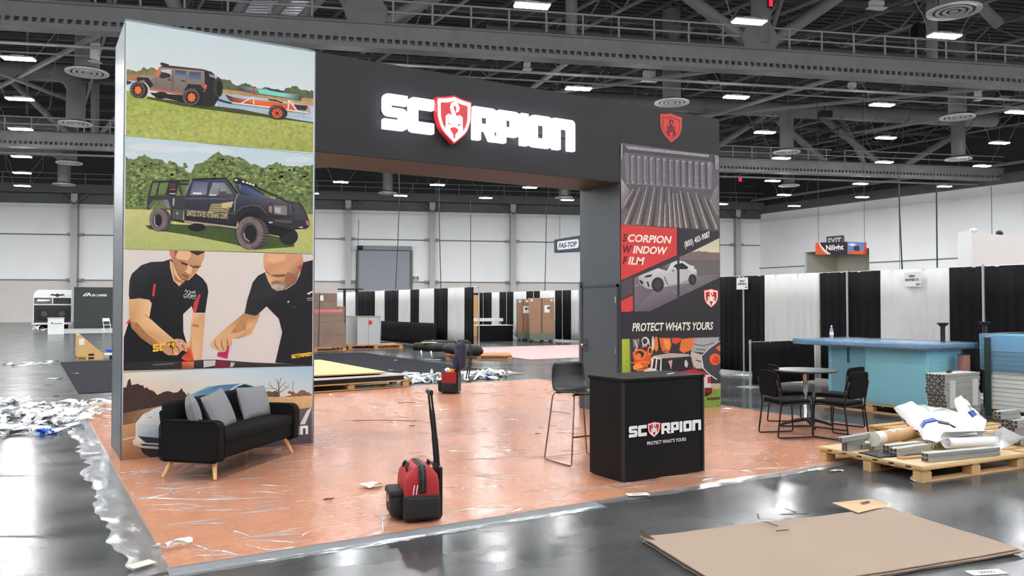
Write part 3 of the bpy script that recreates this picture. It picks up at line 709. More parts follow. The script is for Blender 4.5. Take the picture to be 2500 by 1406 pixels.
p1.poly([(690, 582), (808, 590), (800, 666), (684, 655)], [(60, 64, 76), (60, 64, 76), (112, 128, 160), (112, 128, 160)]); p1.poly([(842, 596), (968, 606), (962, 688), (840, 676)], [(70, 76, 96), (74, 80, 100), (98, 108, 138), (98, 108, 138)])
for a, b in (((660, 570), (660, 800)), ((672, 575), (668, 810)), ((822, 585), (808, 730)), ((488, 650), (482, 760))): p1.line([a, b], 5, (92, 82, 76))
for x, y in ((630, 688), (775, 700)): p1.line([(x-18, y-6), (x+22, y+2)], 12, (48, 42, 42))
p1.poly([(278, 655), (400, 660), (458, 738), (430, 768), (395, 740), (355, 682), (285, 705)], (44, 40, 42)); p1.poly([(778, 805), (830, 728), (962, 738), (1005, 792), (975, 832), (905, 778), (820, 790)], (42, 38, 40))
p1.poly([(412, 772), (765, 828), (765, 846), (412, 790)], (206, 106, 74)); p1.poly([(1006, 735), (1028, 735), (1028, 780), (1006, 778)], (224, 92, 82)); p1.poly([(975, 730), (1000, 735), (1000, 780), (985, 770)], (190, 80, 70))
p1.poly([(165, 690), (230, 710), (200, 728), (165, 735)], (60, 56, 58)); p1.line([(245, 690), (290, 640)], 18, (206, 104, 66))
for cx, cy, rx, ry in ((287, 790, 82, 86), (860, 868, 92, 92)):
    p1.el(cx+38, cy+6, rx*.9, ry*.98, (34, 31, 32)); p1.el(cx, cy, rx, ry, (86, 80, 74), .15, 28); p1.el(cx+4, cy+4, rx*.68, ry*.7, (34, 32, 32))
    for k in range(8): a = k*math.pi/4; p1.el(cx+5+math.cos(a)*rx*.36, cy+6+math.sin(a)*ry*.4, rx*.14, ry*.15, (222, 108, 60), 0, 8)
    p1.el(cx+5, cy+6, rx*.28, ry*.3, (226, 112, 62), 0, 14)
p1.el(1146, 768, 52, 102, (58, 55, 54), .2); p1.el(1165, 775, 34, 88, (32, 30, 32)); p1.poly([(1050, 620), (1120, 640), (1122, 670), (1060, 650)], (150, 152, 155))
p1.line([(1120, 880), (1200, 912), (1295, 935)], 16, (42, 40, 42))
p1.poly([(1358, 745), (1420, 758), (1540, 772), (1700, 790), (1900, 832), (2046, 850), (2040, 905), (1900, 880), (1700, 850), (1560, 832), (1420, 806)], [(92, 88, 92), (110, 106, 110), (140, 150, 148), (120, 205, 190), (150, 180, 175), (70, 66, 68), (60, 56, 58), (120, 170, 160), (112, 200, 184), (120, 160, 155), (80, 70, 76)])
p1.poly([(1575, 786), (1700, 798), (1890, 842), (1870, 870), (1700, 846), (1590, 830)], (126, 208, 192))
p1.poly([(1640, 760), (1740, 785), (1860, 805), (1850, 825), (1700, 800)], (60, 62, 62)); p1.line([(1528, 765), (1540, 850)], 16, (190, 70, 70))
p1.poly([(1228, 840), (1300, 868), (1450, 896), (1640, 905), (1900, 940), (2010, 962), (1990, 1015), (1700, 975), (1350, 932), (1270, 902)], [(60, 44, 44), (120, 64, 48), (220, 116, 56), (244, 142, 70), (238, 130, 62), (200, 90, 60), (200, 90, 60), (226, 106, 44), (190, 90, 44), (80, 50, 44)])
p1.line([(1690, 895), (1760, 905), (1840, 930)], 14, (60, 48, 44))
for L in ([(1300, 930), (1680, 978), (2130, 1042)], [(1390, 940), (1525, 870), (1532, 945)], [(1900, 905), (1925, 920), (1990, 1012)], [(1905, 905), (1900, 1000)]): p1.line(L, 15, (232, 210, 200))
p1.poly([(1960, 948), (2110, 962), (2092, 1010), (2000, 1002)], (52, 44, 46)); p1.line([(2110, 962), (2132, 1045)], 14, (226, 120, 96))
p1.poly([(1690, 995), (1738, 956), (1832, 958), (1892, 1032), (1870, 1030), (1822, 976), (1745, 975), (1712, 1000)], (100, 80, 70))
p1.el(1800, 1042, 92, 66, (38, 35, 35)); p1.el(1780, 1040, 88, 66, (70, 62, 58), .15, 26); p1.el(1780, 1043, 54, 50, (226, 98, 52), .1); p1.el(1780, 1043, 18, 17, (60, 40, 36))
for k in range(7): a = k*math.tau/7; p1.el(1780+math.cos(a)*36, 1043+math.sin(a)*33, 9, 8, (120, 44, 34), 0, 8)
lp1 = p1.build('outdoor_print', lt); lp1['label'] = 'printed photo of an off-roader towing kayaks over grass'
# ---------------- left tower, second print: black pickup before a wood
p2 = Print(FLT, FN, .013).crop(270, 330, .208)
panel(p2, 2.342, 3.588, (186, 206, 214), (224, 222, 218))
for cx, cy, rx, ry in ((440, 140, 240, 44), (700, 170, 260, 40), (1150, 170, 210, 40), (1280, 190, 160, 30), (2200, 290, 160, 36), (240, 230, 70, 34)): p2.el(cx, cy, rx, ry, (208, 213, 215))
p2.poly(jag([(166, 245), (260, 292), (400, 230), (480, 290), (560, 280), (650, 340), (690, 310), (760, 345), (860, 392), (945, 450), (1000, 335), (1110, 310), (1180, 235), (1260, 200), (1340, 240), (1440, 248), (1540, 262), (1620, 332), (1700, 352), (1800, 384), (1950, 320), (2050, 374), (2200, 372), (2383, 352)], 14, 22)+[(2383, 940), (164, 890)], (106, 122, 74), .4)
G = [(86, 102, 58), (132, 144, 88), (150, 158, 98), (76, 92, 54), (112, 130, 74), (98, 116, 68)]
tuft(p2, 200, 880, 330, 560, 60, 50, 30, G, .45); tuft(p2, 190, 420, 560, 840, 40, 45, 28, G, .45); tuft(p2, 1010, 2330, 390, 540, 100, 50, 34, G, .45); tuft(p2, 1600, 2340, 540, 760, 60, 55, 34, G, .45); tuft(p2, 1150, 1500, 270, 400, 24, 45, 30, G, .4)
p2.poly([(166, 868), (2383, 930), (2380, 1388), (160, 1334)], [(196, 190, 128), (186, 178, 112), (172, 180, 108), (166, 176, 106)], .1)
p2.poly([(405, 1062), (700, 1045), (1480, 1080), (2150, 1240), (2150, 1312), (1700, 1345), (1400, 1272), (900, 1172), (450, 1104)], (66, 82, 44), .2)
p2.el(1010, 1085, 105, 48, (30, 30, 32)); p2.el(2085, 1190, 110, 100, (38, 36, 38), .1)
p2.poly([(1480, 900), (1900, 900), (2180, 1100), (2000, 1190), (1500, 1100)], (26, 25, 28))
dk = (46, 46, 58)
p2.poly([(860, 745), (876, 690), (945, 525), (1355, 512), (1410, 562), (1500, 700), (1890, 745), (2080, 788), (2230, 812), (2300, 950), (2332, 1010), (2300, 1100), (2150, 1110), (1870, 1060), (1800, 950), (1700, 868), (1600, 835), (1520, 880), (1470, 1075), (860, 1000)],
        [(58, 58, 72)]*3+[(70, 70, 84)]*3+[(88, 88, 98)]*2+[(64, 62, 70)]*3+[(44, 42, 48)]*5+[(50, 50, 60)]*2+[(36, 35, 42)]*2, .03)
p2.poly([(870, 740), (1440, 740), (1440, 756), (868, 752)], (96, 96, 108))
p2.poly([(860, 870), (1470, 915), (1470, 930), (860, 884)], (80, 80, 92))
p2.poly([(1450, 585), (1600, 592), (1850, 742), (1522, 692)], [(54, 66, 110), (60, 74, 116), (84, 102, 140), (40, 44, 60)])
p2.poly([(968, 545), (1140, 556), (1120, 702), (926, 706)], [(84, 92, 118), (92, 100, 124), (128, 132, 144), (110, 116, 134)]); p2.poly([(1196, 560), (1332, 562), (1430, 690), (1142, 712)], [(140, 146, 160), (120, 128, 146), (110, 122, 100), (124, 128, 136)])
for P in ([(965, 672), (1068, 676), (1064, 700), (960, 696)], [(1160, 695), (1240, 698), (1238, 712), (1158, 712)]): p2.poly(P, (212, 212, 208))
p2.line([(950, 520), (1352, 508), (1490, 690)], 18, (28, 28, 32)); p2.line([(870, 700), (948, 520)], 12, (150, 150, 150))
p2.line([(1450, 900), (1455, 780), (1490, 690)], 12, (140, 140, 140)); p2.line([(1140, 560), (1140, 900)], 5, (30, 30, 36))
p2.poly([(430, 712), (862, 712), (856, 872), (690, 862), (636, 760), (505, 760), (452, 880), (424, 866)], (58, 58, 62)); p2.poly([(610, 760), (670, 760), (700, 862), (640, 862)], (120, 118, 118)); p2.poly([(500, 762), (520, 762), (460, 850), (432, 846)], (104, 102, 104)); p2.poly([(728, 745), (748, 740), (742, 830), (724, 828)], (176, 172, 166))
for L in ([(488, 545), (925, 535)], [(448, 712), (490, 545)], [(535, 712), (572, 548)], [(645, 712), (692, 545)], [(752, 712), (800, 545)], [(832, 712), (808, 600)], [(690, 570), (920, 575)]): p2.line(L, 15, (40, 40, 46))
p2.poly([(655, 700), (692, 556), (790, 556), (758, 708)], (44, 40, 48))
for y, c in ((572, (70, 90, 120)), (600, (170, 50, 60)), (632, (190, 90, 60)), (682, (190, 190, 196))): p2.poly([(690, y), (762, y+2), (756, y+14), (684, y+12)], c)
p2.poly([(720, 878), (852, 884), (846, 1000), (716, 985)], (76, 75, 78)); p2.el(778, 918, 14, 18, (150, 148, 146))
p2.poly([(700, 870), (720, 880), (716, 985), (860, 1000), (860, 1030), (700, 1000)], (40, 40, 42))
p2.poly([(1455, 1060), (1470, 930), (1530, 860), (1640, 830), (1740, 850), (1810, 910), (1830, 980), (1780, 1010), (1700, 920), (1600, 900), (1520, 960)], (38, 36, 42))
p2.line([(1478, 900), (1530, 852), (1640, 822), (1750, 845), (1822, 920)], 12, (86, 84, 92))
p2.poly([(1300, 800), (1436, 780), (1412, 850), (1300, 860)], (200, 180, 132))
for i in range(5): p2.poly([(1176-8*i, 812+20*i), (1300, 806+20*i), (1412-9*i, 822+20*i), (1410-9*i, 832+20*i), (1300, 817+20*i), (1172-8*i, 823+20*i)], (198, 176, 124))
p2.text('UNITED STATES VETERANS CORPS', (888, 946), (1368, 984), .062, (206, 190, 142), .02)
p2.poly([(1790, 972), (2130, 1002), (2332, 1010), (2320, 1082), (2110, 1112), (1862, 1042)], (48, 46, 50)); p2.poly([(1912, 985), (2120, 1002), (2120, 1040), (1930, 1020)], (78, 76, 80)); p2.el(1872, 1026, 26, 10, (190, 188, 184))
p2.poly([(1905, 828), (2062, 834), (2070, 952), (1914, 925)], (126, 122, 122)); p2.poly([(1920, 850), (1990, 852), (1990, 920), (1920, 905)], (170, 168, 166)); p2.poly([(2150, 830), (2230, 850), (2230, 950), (2160, 930)], (70, 68, 72)); p2.poly([(1845, 840), (1890, 830), (1890, 920), (1850, 900)], (150, 120, 110))
for L in ([(1828, 950), (1838, 825), (1870, 796), (1900, 830), (1910, 965)], [(2070, 975), (2078, 800), (2110, 780), (2130, 830), (2140, 1112)], [(2205, 790), (2240, 830), (2305, 965)], [(1822, 936), (2110, 950)], [(2110, 790), (2220, 792)], [(1600, 560), (2090, 790)], [(1610, 590), (1800, 700)]): p2.line(L, 13, (54, 52, 54))
p2.line([(1590, 545), (2180, 790)], 7, (140, 145, 130)); p2.line([(1508, 510), (1512, 640)], 7, (170, 170, 165))
p2.poly([(1435, 505), (1480, 498), (1725, 588), (1704, 614), (1440, 556)], (34, 33, 36))
for x, y in ((1466, 530), (1552, 550), (1596, 562), (1632, 574), (1668, 586)): p2.poly([(x-15, y-14), (x+15, y-10), (x+15, y+14), (x-15, y+10)], (214, 214, 210))
p2.poly([(1268, 628), (1345, 620), (1350, 690), (1412, 692), (1402, 750), (1262, 722)], (76, 74, 78)); p2.poly([(1276, 628), (1345, 622), (1346, 660), (1278, 664)], (140, 138, 138))
p2.poly([(860, 1002), (1482, 1078), (1476, 1100), (860, 1018)], (166, 152, 146)); p2.poly([(730, 1030), (760, 1022), (756, 1040)], (230, 226, 220)); p2.poly([(2190, 1080), (2250, 1075), (2240, 1095)], (220, 215, 205)); p2.poly([(2280, 1000), (2335, 1010), (2335, 1062), (2290, 1055)], (140, 118, 96))
def tire(pr, cx, cy, rx, ry, side):
    pr.el(cx+rx*.16*side, cy+4, rx, ry*.98, (84, 72, 74), .3, 30); pr.el(cx-rx*.06*side, cy, rx*.9, ry, (116, 102, 102), .2, 30)
    for k in range(13):
        a = -1.25+k*.21; x = cx+rx*.98*math.cos(a); y = cy+ry*.95*math.sin(a); pr.line([(x-rx*.22, y-6), (x, y+4), (x+rx*.14, y)], ry*.05, (52, 44, 46))
tire(p2, 568, 992, 118, 136, 1); p2.el(545, 1000, 62, 92, (90, 82, 84)); p2.el(556, 1000, 42, 66, (30, 28, 30)); p2.line([(510, 960), (515, 1040), (545, 1080)], 9, (180, 172, 170))
tire(p2, 1640, 1150, 178, 192, 1); p2.el(1622, 1156, 100, 128, (76, 68, 70)); p2.el(1632, 1160, 74, 104, (28, 26, 28)); p2.line([(1556, 1150), (1570, 1210), (1620, 1250)], 12, (176, 168, 166))
lp2 = p2.build('truck_print', lt); lp2['label'] = 'printed photo of a black pickup truck before green trees'
# ---------------- left tower, third print: two installers leaning over a car roof
p3 = Print(FLT, FN, .013).crop(270, 600, .21338)
panel(p3, .972, 2.338, (216, 206, 199), (212, 200, 194))
sk, sk2, sk3 = (212, 164, 118), (172, 122, 80), (232, 188, 142)
bk = (34, 34, 38)
p3.poly([(215, 612), (206, 560), (214, 400), (240, 322), (350, 222), (460, 186), (600, 180), (690, 150), (760, 240), (820, 400), (900, 390), (965, 308), (1050, 372), (1100, 440), (1116, 522), (1080, 765), (950, 765), (925, 690), (828, 782), (830, 985), (868, 1112), (885, 1318), (130, 1338), (134, 1050), (215, 840), (300, 640)],
        [(44, 44, 50)]*8+[(36, 36, 40)]*7+[(30, 30, 34)]*4+[(24, 24, 27)]*7, .1)
for P in ([(490, 440), (516, 432), (502, 572), (470, 582)], [(1008, 552), (1028, 556), (976, 762), (940, 762), (950, 650)], [(168, 896), (214, 836), (220, 876)]): p3.poly(P, (192, 60, 58))
p3.poly([(676, 160), (760, 250), (850, 390), (785, 464), (718, 400), (678, 250)], (222, 176, 142)); p3.poly([(690, 165), (730, 330), (780, 390), (850, 410), (820, 430), (730, 400)], sk2)
p3.poly([(668, 55), (1076, 64), (1072, 130), (1036, 215), (985, 300), (930, 362), (885, 396), (815, 394), (765, 325), (718, 225), (700, 150), (680, 110)], [(206, 158, 120)]*3+[(200, 148, 110)]*4+[(170, 122, 88)]*5)
p3.poly([(730, 60), (900, 62), (920, 110), (880, 170), (760, 150), (728, 110)], (222, 178, 138)); p3.poly([(900, 58), (1074, 64), (1064, 80), (990, 112), (930, 84)], (58, 42, 38)); p3.poly([(700, 58), (770, 60), (745, 110), (715, 160), (705, 120)], (128, 96, 74))
p3.poly([(672, 56), (722, 60), (736, 100), (712, 158), (690, 130)], (204, 122, 100)); p3.poly([(770, 158), (860, 200), (930, 225), (1040, 226), (1010, 256), (930, 250), (820, 214)], (140, 96, 70)); p3.poly([(800, 180), (890, 215), (880, 232), (812, 205)], (70, 48, 40)); p3.poly([(940, 236), (1010, 240), (990, 256), (945, 250)], (70, 48, 40))
p3.poly([(880, 210), (930, 250), (925, 320), (870, 326), (845, 295), (872, 270)], (226, 180, 138)); p3.poly([(846, 296), (890, 330), (870, 336), (842, 312)], (140, 90, 66)); p3.poly([(806, 320), (870, 346), (900, 340), (880, 362), (830, 350)], (120, 66, 56)); p3.poly([(716, 200), (760, 300), (815, 380), (880, 394), (815, 396), (765, 328)], (126, 92, 68)); p3.poly([(840, 360), (900, 362), (880, 392), (830, 388)], (150, 110, 82))
p3.poly([(208, 614), (330, 600), (440, 616), (469, 660), (440, 822), (560, 932), (720, 1070), (760, 1062), (820, 1072), (870, 1122), (872, 1216), (822, 1192), (760, 1252), (662, 1252), (590, 1182), (470, 1142), (342, 1052), (240, 942), (214, 822)], [(214, 170, 120)]*3+[sk3, sk3, sk3, sk]+[(216, 156, 118)]*6+[sk2]*4+[(196, 146, 98)]*2)
p3.poly([(218, 860), (300, 880), (420, 1010), (560, 1120), (590, 1180), (470, 1142), (342, 1052), (240, 942)], (164, 114, 72), .25); p3.poly([(380, 770), (440, 822), (470, 860), (410, 810)], (160, 112, 76))
for L in ([(640, 1130), (700, 1190), (720, 1240)], [(700, 1100), (770, 1170), (790, 1220)], [(770, 1085), (820, 1140), (850, 1190)], [(600, 1150), (640, 1210), (670, 1245)]): p3.line(L, [4, 12, 8], (110, 66, 48))
for cx, cy in ((655, 1235), (740, 1228), (800, 1118)): p3.el(cx, cy, 20, 12, (230, 176, 146))
p3.poly([(936, 768), (1078, 768), (1072, 900), (1060, 1050), (1036, 1304), (945, 1304), (908, 1132), (916, 920)], [sk3, (206, 160, 116), sk, sk, (214, 160, 124), (226, 176, 140), sk2, sk]); p3.poly([(940, 890), (1010, 905), (1000, 935), (930, 920)], (168, 118, 80)); p3.poly([(905, 1080), (916, 1130), (900, 1180), (890, 1110)], (206, 170, 60))
p3.poly([(868, 1148), (920, 1168), (952, 1300), (940, 1318), (850, 1312), (804, 1286), (832, 1250), (872, 1216)], [(240, 120, 80), (236, 104, 60), (236, 110, 66), (220, 80, 50), (222, 80, 50), (226, 84, 54), (240, 110, 70), (160, 60, 40)])
p3.poly([(1756, 86), (2190, 96), (2204, 200), (2190, 276), (2150, 312), (2110, 424), (2030, 472), (1990, 502), (1900, 516), (1840, 482), (1818, 432), (1790, 402), (1792, 332), (1760, 272), (1744, 172)], [(208, 152, 112), (206, 150, 112), (190, 134, 98), (180, 124, 90), (160, 108, 80), (130, 90, 70), (120, 90, 72), (130, 104, 90), (150, 128, 112), (170, 140, 120), (206, 156, 118), (210, 160, 120), (200, 146, 108), (196, 140, 102), (214, 160, 118)])
p3.poly([(1800, 100), (2000, 100), (1980, 170), (1860, 200), (1790, 170)], (222, 170, 126)); p3.poly([(1832, 452), (1900, 432), (1995, 462), (1955, 510), (1888, 516), (1842, 490)], (168, 156, 142), .3); p3.poly([(1762, 276), (1830, 332), (2004, 324), (1992, 352), (1900, 362), (1850, 348), (1782, 306)], (128, 82, 62)); p3.poly([(1800, 330), (1850, 400), (1872, 436), (1812, 430), (1796, 400)], (226, 172, 130)); p3.poly([(1830, 410), (1900, 395), (1980, 420), (1900, 440), (1840, 440)], (150, 104, 78)); p3.poly([(2020, 300), (2110, 330), (2080, 430), (2000, 460), (1980, 400)], (150, 102, 76))
p3.poly([(2128, 222), (2190, 196), (2206, 240), (2150, 312), (2118, 272)], (188, 118, 92)); p3.poly([(2145, 235), (2180, 220), (2180, 250), (2150, 285)], (140, 80, 64))
p3.poly([(1762, 302), (1796, 402), (1842, 484), (1900, 518), (2000, 502), (2110, 430), (2160, 332), (2200, 190), (2324, 164), (2314, 1366), (1880, 1336), (1960, 992), (1920, 832), (1780, 690), (1662, 802), (1530, 772), (1560, 622), (1622, 420), (1682, 342)], [(46, 46, 50)]*4+[(34, 34, 38)]*5+[(28, 28, 31)]*5+[(40, 40, 44)]*5, .1)
p3.poly([(1526, 768), (1640, 802), (1706, 772), (1670, 882), (1600, 1012), (1460, 1062), (1390, 1052), (1384, 1130), (1334, 1170), (1310, 1216), (1250, 1202), (1150, 1152), (1135, 1132), (1182, 1062), (1290, 962)], [sk2, sk2, sk2, sk, sk, (190, 140, 98), sk, (206, 150, 118), (206, 150, 118), sk, sk, (214, 160, 126), (220, 168, 134), (214, 160, 124), sk]); p3.poly([(1480, 830), (1560, 850), (1540, 960), (1440, 1000), (1370, 1000), (1440, 900)], (180, 130, 88), .25)
for L in ([(1200, 1080), (1190, 1130), (1230, 1185)], [(1270, 1060), (1265, 1120), (1290, 1200)], [(1330, 1050), (1335, 1110), (1330, 1160)]): p3.line(L, [4, 10, 6], (112, 70, 52))
p3.poly([(1345, 1130), (1358, 1150), (1332, 1292), (1214, 1260), (1226, 1214), (1310, 1216)], [(206, 50, 110), (214, 60, 120), (196, 40, 96), (190, 44, 104), (170, 36, 84), (150, 30, 70)])
p3.poly([(122, 1338), (480, 1316), (850, 1320), (1040, 1304), (1200, 1300), (1600, 1332), (2316, 1360), (2312, 1372), (1200, 1396), (126, 1428)], [(40, 36, 38)]*2+[(60, 50, 48)]*4+[(52, 44, 42)]*2+[(40, 36, 36)]*2, .25)
p3.poly([(812, 1326), (950, 1322), (950, 1400), (818, 1405)], [(214, 96, 60), (220, 130, 84), (150, 92, 70), (150, 60, 44)]); p3.poly([(1060, 1312), (1200, 1308), (1190, 1370), (1060, 1392)], (196, 186, 178)); p3.poly([(1215, 1312), (1345, 1318), (1350, 1385), (1180, 1392)], (120, 32, 54)); p3.poly([(1370, 1330), (1420, 1335), (1400, 1380), (1360, 1388)], (190, 182, 174)); p3.line([(480, 1360), (720, 1345)], 5, (170, 164, 160))
p3.text('A', (846, 528), (866, 529), .035, (206, 206, 204), .02)
for L in ([(868, 545), (880, 515), (905, 518), (905, 545), (885, 552)], [(910, 545), (925, 525), (940, 548), (955, 528), (968, 552)], [(880, 560), (975, 570)], [(930, 530), (968, 518)]): p3.line(L, 8, (206, 206, 204))
for cx in (852, 902, 946): p3.el(cx, 575+(cx-852)*.12, 22, 24, (200, 200, 198)); p3.el(cx, 575+(cx-852)*.12, 17, 19, (36, 36, 40)); p3.line([(cx-14, 580), (cx+14, 582)], 6, (200, 200, 198))
p3.poly([(2240, 545), (2280, 525), (2322, 515), (2322, 532), (2280, 545), (2260, 560)], (210, 210, 208)); p3.line([(2242, 600), (2318, 598)], 8, (190, 190, 188)); p3.line([(2240, 620), (2318, 622)], 7, (170, 170, 168)); p3.el(2028, 640, 11, 12, (200, 200, 198)); p3.line([(2070, 685), (2120, 710)], 6, (80, 80, 84))
yel, dky = (236, 186, 62), (60, 46, 20)
A = F(*p3.map(480, 1212)); B = F(*p3.map(560, 1204)); dx = (B-A).normalized(); dz = Vector((0, 0, 1)); h = .085
for V, Fc in logo_faces(A, dx, dz, h, 1.0, 'SC'): p3.faces(V, Fc, yel)
logo_shield(p3, A, dx, dz, h, 1.0, yel, dky, yel, dky)
p3.poly([(585, 1150), (650, 1130), (700, 1200), (640, 1245), (600, 1215)], (200, 140, 108))
A = F(*p3.map(2066, 1288)); B = F(*p3.map(2296, 1256)); dx = (B-A).normalized(); dz = Vector((-dx.z, 0, dx.x)); h = (B-A).length/6.62
for V, Fc in logo_faces(A, dx, dz, h*1.2, 1/1.2): p3.faces(V, Fc, yel)
logo_shield(p3, A, dx, dz, h*1.2, 1/1.2, yel, dky, yel, dky)
lp3 = p3.build('installers_print', lt); lp3['label'] = 'printed photo of two people in black polo shirts with film squeegees'
# ---------------- left tower, bottom print: silver car on a road
p4 = Print(FLT, FN, .013).crop(260, 870, .23472)
o = p4._o()
panel(p4, .0, .968, (176, 198, 212), (140, 100, 78))
p4.poly([(158, 172), (1000, 132), (2136, 84), (2134, 420), (1000, 470), (152, 560)], [(228, 214, 196), (206, 212, 212), (150, 186, 208), (196, 200, 200), (226, 206, 180), (226, 178, 132)])
p4.poly([(152, 560), (900, 470), (2134, 400), (2132, 545), (1000, 640), (150, 720)], [(110, 84, 66), (200, 150, 104), (206, 170, 120), (200, 158, 108), (196, 146, 100), (120, 86, 62)], .12)
p4.poly([(150, 715), (600, 640), (1500, 600), (2132, 530), (2130, 905), (1000, 1000), (142, 1084)], [(196, 152, 108), (170, 124, 92), (110, 94, 90), (92, 84, 88), (70, 64, 72), (96, 76, 70), (150, 104, 78)], .06)
p4.poly(jag([(154, 350), (200, 312), (240, 228), (262, 300), (350, 292), (420, 332), (520, 392), (640, 360), (720, 384), (780, 332), (830, 392), (885, 402)], 12, 26)+[(790, 470), (500, 525), (154, 590)], (64, 46, 42), .2)
p4.poly([(150, 862), (320, 826), (322, 834), (150, 872)], (232, 206, 180))
p4.poly(jag([(1580, 400), (1600, 350), (1700, 370), (1780, 360)], 8, 20)+[(1790, 420), (1600, 420)], (96, 74, 62), .3); p4.poly(jag([(1860, 400), (1900, 350), (1960, 380), (2040, 350), (2134, 392)], 10, 20)+[(2134, 406), (1860, 420)], (130, 92, 70), .3)
for L, w_ in (([(1792, 420), (1790, 340), (1780, 240)], [16, 12, 4]), ([(1790, 360), (1720, 320), (1670, 290)], [9, 6, 3]), ([(1790, 340), (1840, 280), (1870, 262)], [8, 5, 3]), ([(1792, 380), (1860, 330), (1905, 295)], [10, 6, 3]), ([(1720, 320), (1690, 260)], 4), ([(1785, 290), (1750, 230)], 4), ([(1790, 300), (1815, 220)], 4), ([(1740, 330), (1650, 330)], 4), ([(1840, 300), (1890, 330)], 4), ([(1928, 400), (1940, 260)], 5)): p4.line(L, w_, (124, 74, 52))
p4.poly([(1858, 400), (1875, 385), (1910, 388), (1918, 402), (1860, 410)], (220, 214, 210))
p4.poly([(2082, 562), (2128, 528), (2120, 560), (2062, 704), (2008, 706)], (208, 204, 200))
car = [(302, 690), (380, 600), (480, 545), (600, 510), (762, 470), (880, 392), (1050, 312), (1250, 288), (1425, 276), (1525, 302), (1600, 352), (1650, 410), (1680, 700), (600, 1000), (350, 942), (300, 830)]
p4.poly(car, [(206, 208, 210), (222, 218, 212), (214, 214, 212), (196, 204, 210), (170, 190, 204), (130, 160, 184), (120, 156, 184), (130, 166, 194), (150, 180, 204), (160, 186, 206), (160, 184, 200), (150, 168, 184), (110, 120, 134), (96, 102, 112), (170, 160, 150), (200, 196, 190)])
p4.poly([(790, 462), (960, 362), (1150, 304), (1400, 284), (1225, 402), (1000, 450)], [(150, 180, 196), (96, 136, 164), (70, 108, 140), (76, 110, 140), (60, 88, 110), (120, 150, 168)])
p4.poly([(1250, 405), (1360, 312), (1430, 286), (1522, 312), (1602, 372), (1575, 402), (1420, 420)], (36, 42, 52)); p4.line([(1225, 405), (1330, 315), (1425, 280)], 16, (176, 204, 220)); p4.poly([(1135, 360), (1190, 345), (1200, 385), (1240, 375), (1215, 405)], (150, 176, 196))
p4.poly([(320, 700), (600, 722), (600, 860), (340, 834), (310, 790)], [(190, 196, 200), (150, 160, 168), (130, 138, 146), (160, 168, 172), (190, 194, 194)]); p4.line([(400, 610), (470, 545)], 5, (120, 124, 126)); p4.line([(432, 640), (468, 626)], 6, (110, 112, 114))
p4.poly([(325, 828), (600, 850), (600, 905), (410, 895)], (36, 42, 56)); p4.poly([(268, 878), (318, 826), (370, 880), (400, 910), (600, 925), (600, 962), (345, 940), (280, 918)], [(216, 200, 172), (226, 214, 190), (214, 206, 192), (170, 176, 186), (140, 150, 166), (130, 140, 156), (190, 176, 156), (206, 190, 160)]); p4.poly([(350, 905), (600, 925), (600, 940), (370, 926)], (40, 44, 54))
p4.poly([(350, 950), (600, 968), (1200, 900), (1200, 960), (600, 1052), (450, 1045), (385, 1010)], (34, 30, 32))
A = F(*p4.map(2012, 812)); B = F(*p4.map(2092, 806)); h = F(*p4.map(2052, 718)).z-F(*p4.map(2052, 808)).z; w_ = (B.x-A.x)
xs_ = w_/(.84*h); org4 = Vector((A.x-5.78*h*xs_, 0, A.z))
logo_print(p4, org4, Vector((1, 0, 0)), Vector((0, 0, 1)), h, xs_, (228, 228, 228), (180, 40, 44))
lp4 = p4.build('car_print', lt); lp4['label'] = 'printed photo of a silver car on a country road at dusk'
# ---------------- right tower prints
r1 = Print(FRT, FN, .004).crop(1490, 240, .22762)
panel(r1, 2.966, 4.25, (104, 98, 104), (92, 86, 86), X2+.01, AW-.012)
r1.poly([(106, 497), (1156, 606), (1156, 700), (106, 590)], (78, 74, 80), .15); r1.poly([(155, 506), (1055, 606), (1055, 632), (190, 546)], (150, 142, 142), .3)
r1.poly([(150, 582), (1090, 682), (1080, 985), (170, 920)], [(104, 98, 106), (104, 98, 106), (118, 112, 118), (112, 106, 112)], .2)
r1.poly([(150, 582), (196, 588), (200, 922), (168, 918)], (122, 116, 118), .25); r1.poly([(1045, 678), (1090, 682), (1080, 985), (1052, 982)], (124, 116, 118), .2)
for i in range(13):
    x = 205+i*68; y0 = 606+(x-205)*.105; y1 = 905+(x-205)*.07
    r1.line([(x, y0), (x+4, y1)], 7, (62, 58, 64)); r1.line([(x+26, y0+14), (x+28, y1-4)], 16, (134, 127, 132), .3)
    r1.el(x+32, y0+18, 18, 10, (158, 150, 152), .3, 10); r1.el(x+34, y1-2, 16, 9, (150, 142, 144), .3, 10)
r1.poly([(170, 920), (1080, 985), (1158, 1250), (1158, 1404), (106, 1356), (106, 1200)], [(92, 86, 90), (92, 86, 90), (98, 92, 92), (110, 104, 100), (112, 106, 102), (100, 94, 96)], .15)
for a, b in (((240, 975), (120, 1180)), ((310, 955), (150, 1352)), ((390, 948), (282, 1352)), ((470, 950), (395, 1370)), ((545, 955), (515, 1378)), ((582, 1120), (575, 1380)), ((620, 965), (636, 1384)), ((665, 1020), (692, 1388)), ((705, 1020), (745, 1392)), ((742, 990), (808, 1394)), ((822, 1010), (925, 1398)), ((908, 1010), (1035, 1402)), ((1000, 1060), (1135, 1402)), ((1060, 1090), (1156, 1250))):
    r1.line([a, b], [7, 19], (166, 156, 150), .3); r1.line([(a[0]+30, a[1]+20), (b[0]+52, b[1])], [10, 34], (76, 70, 72), .1)
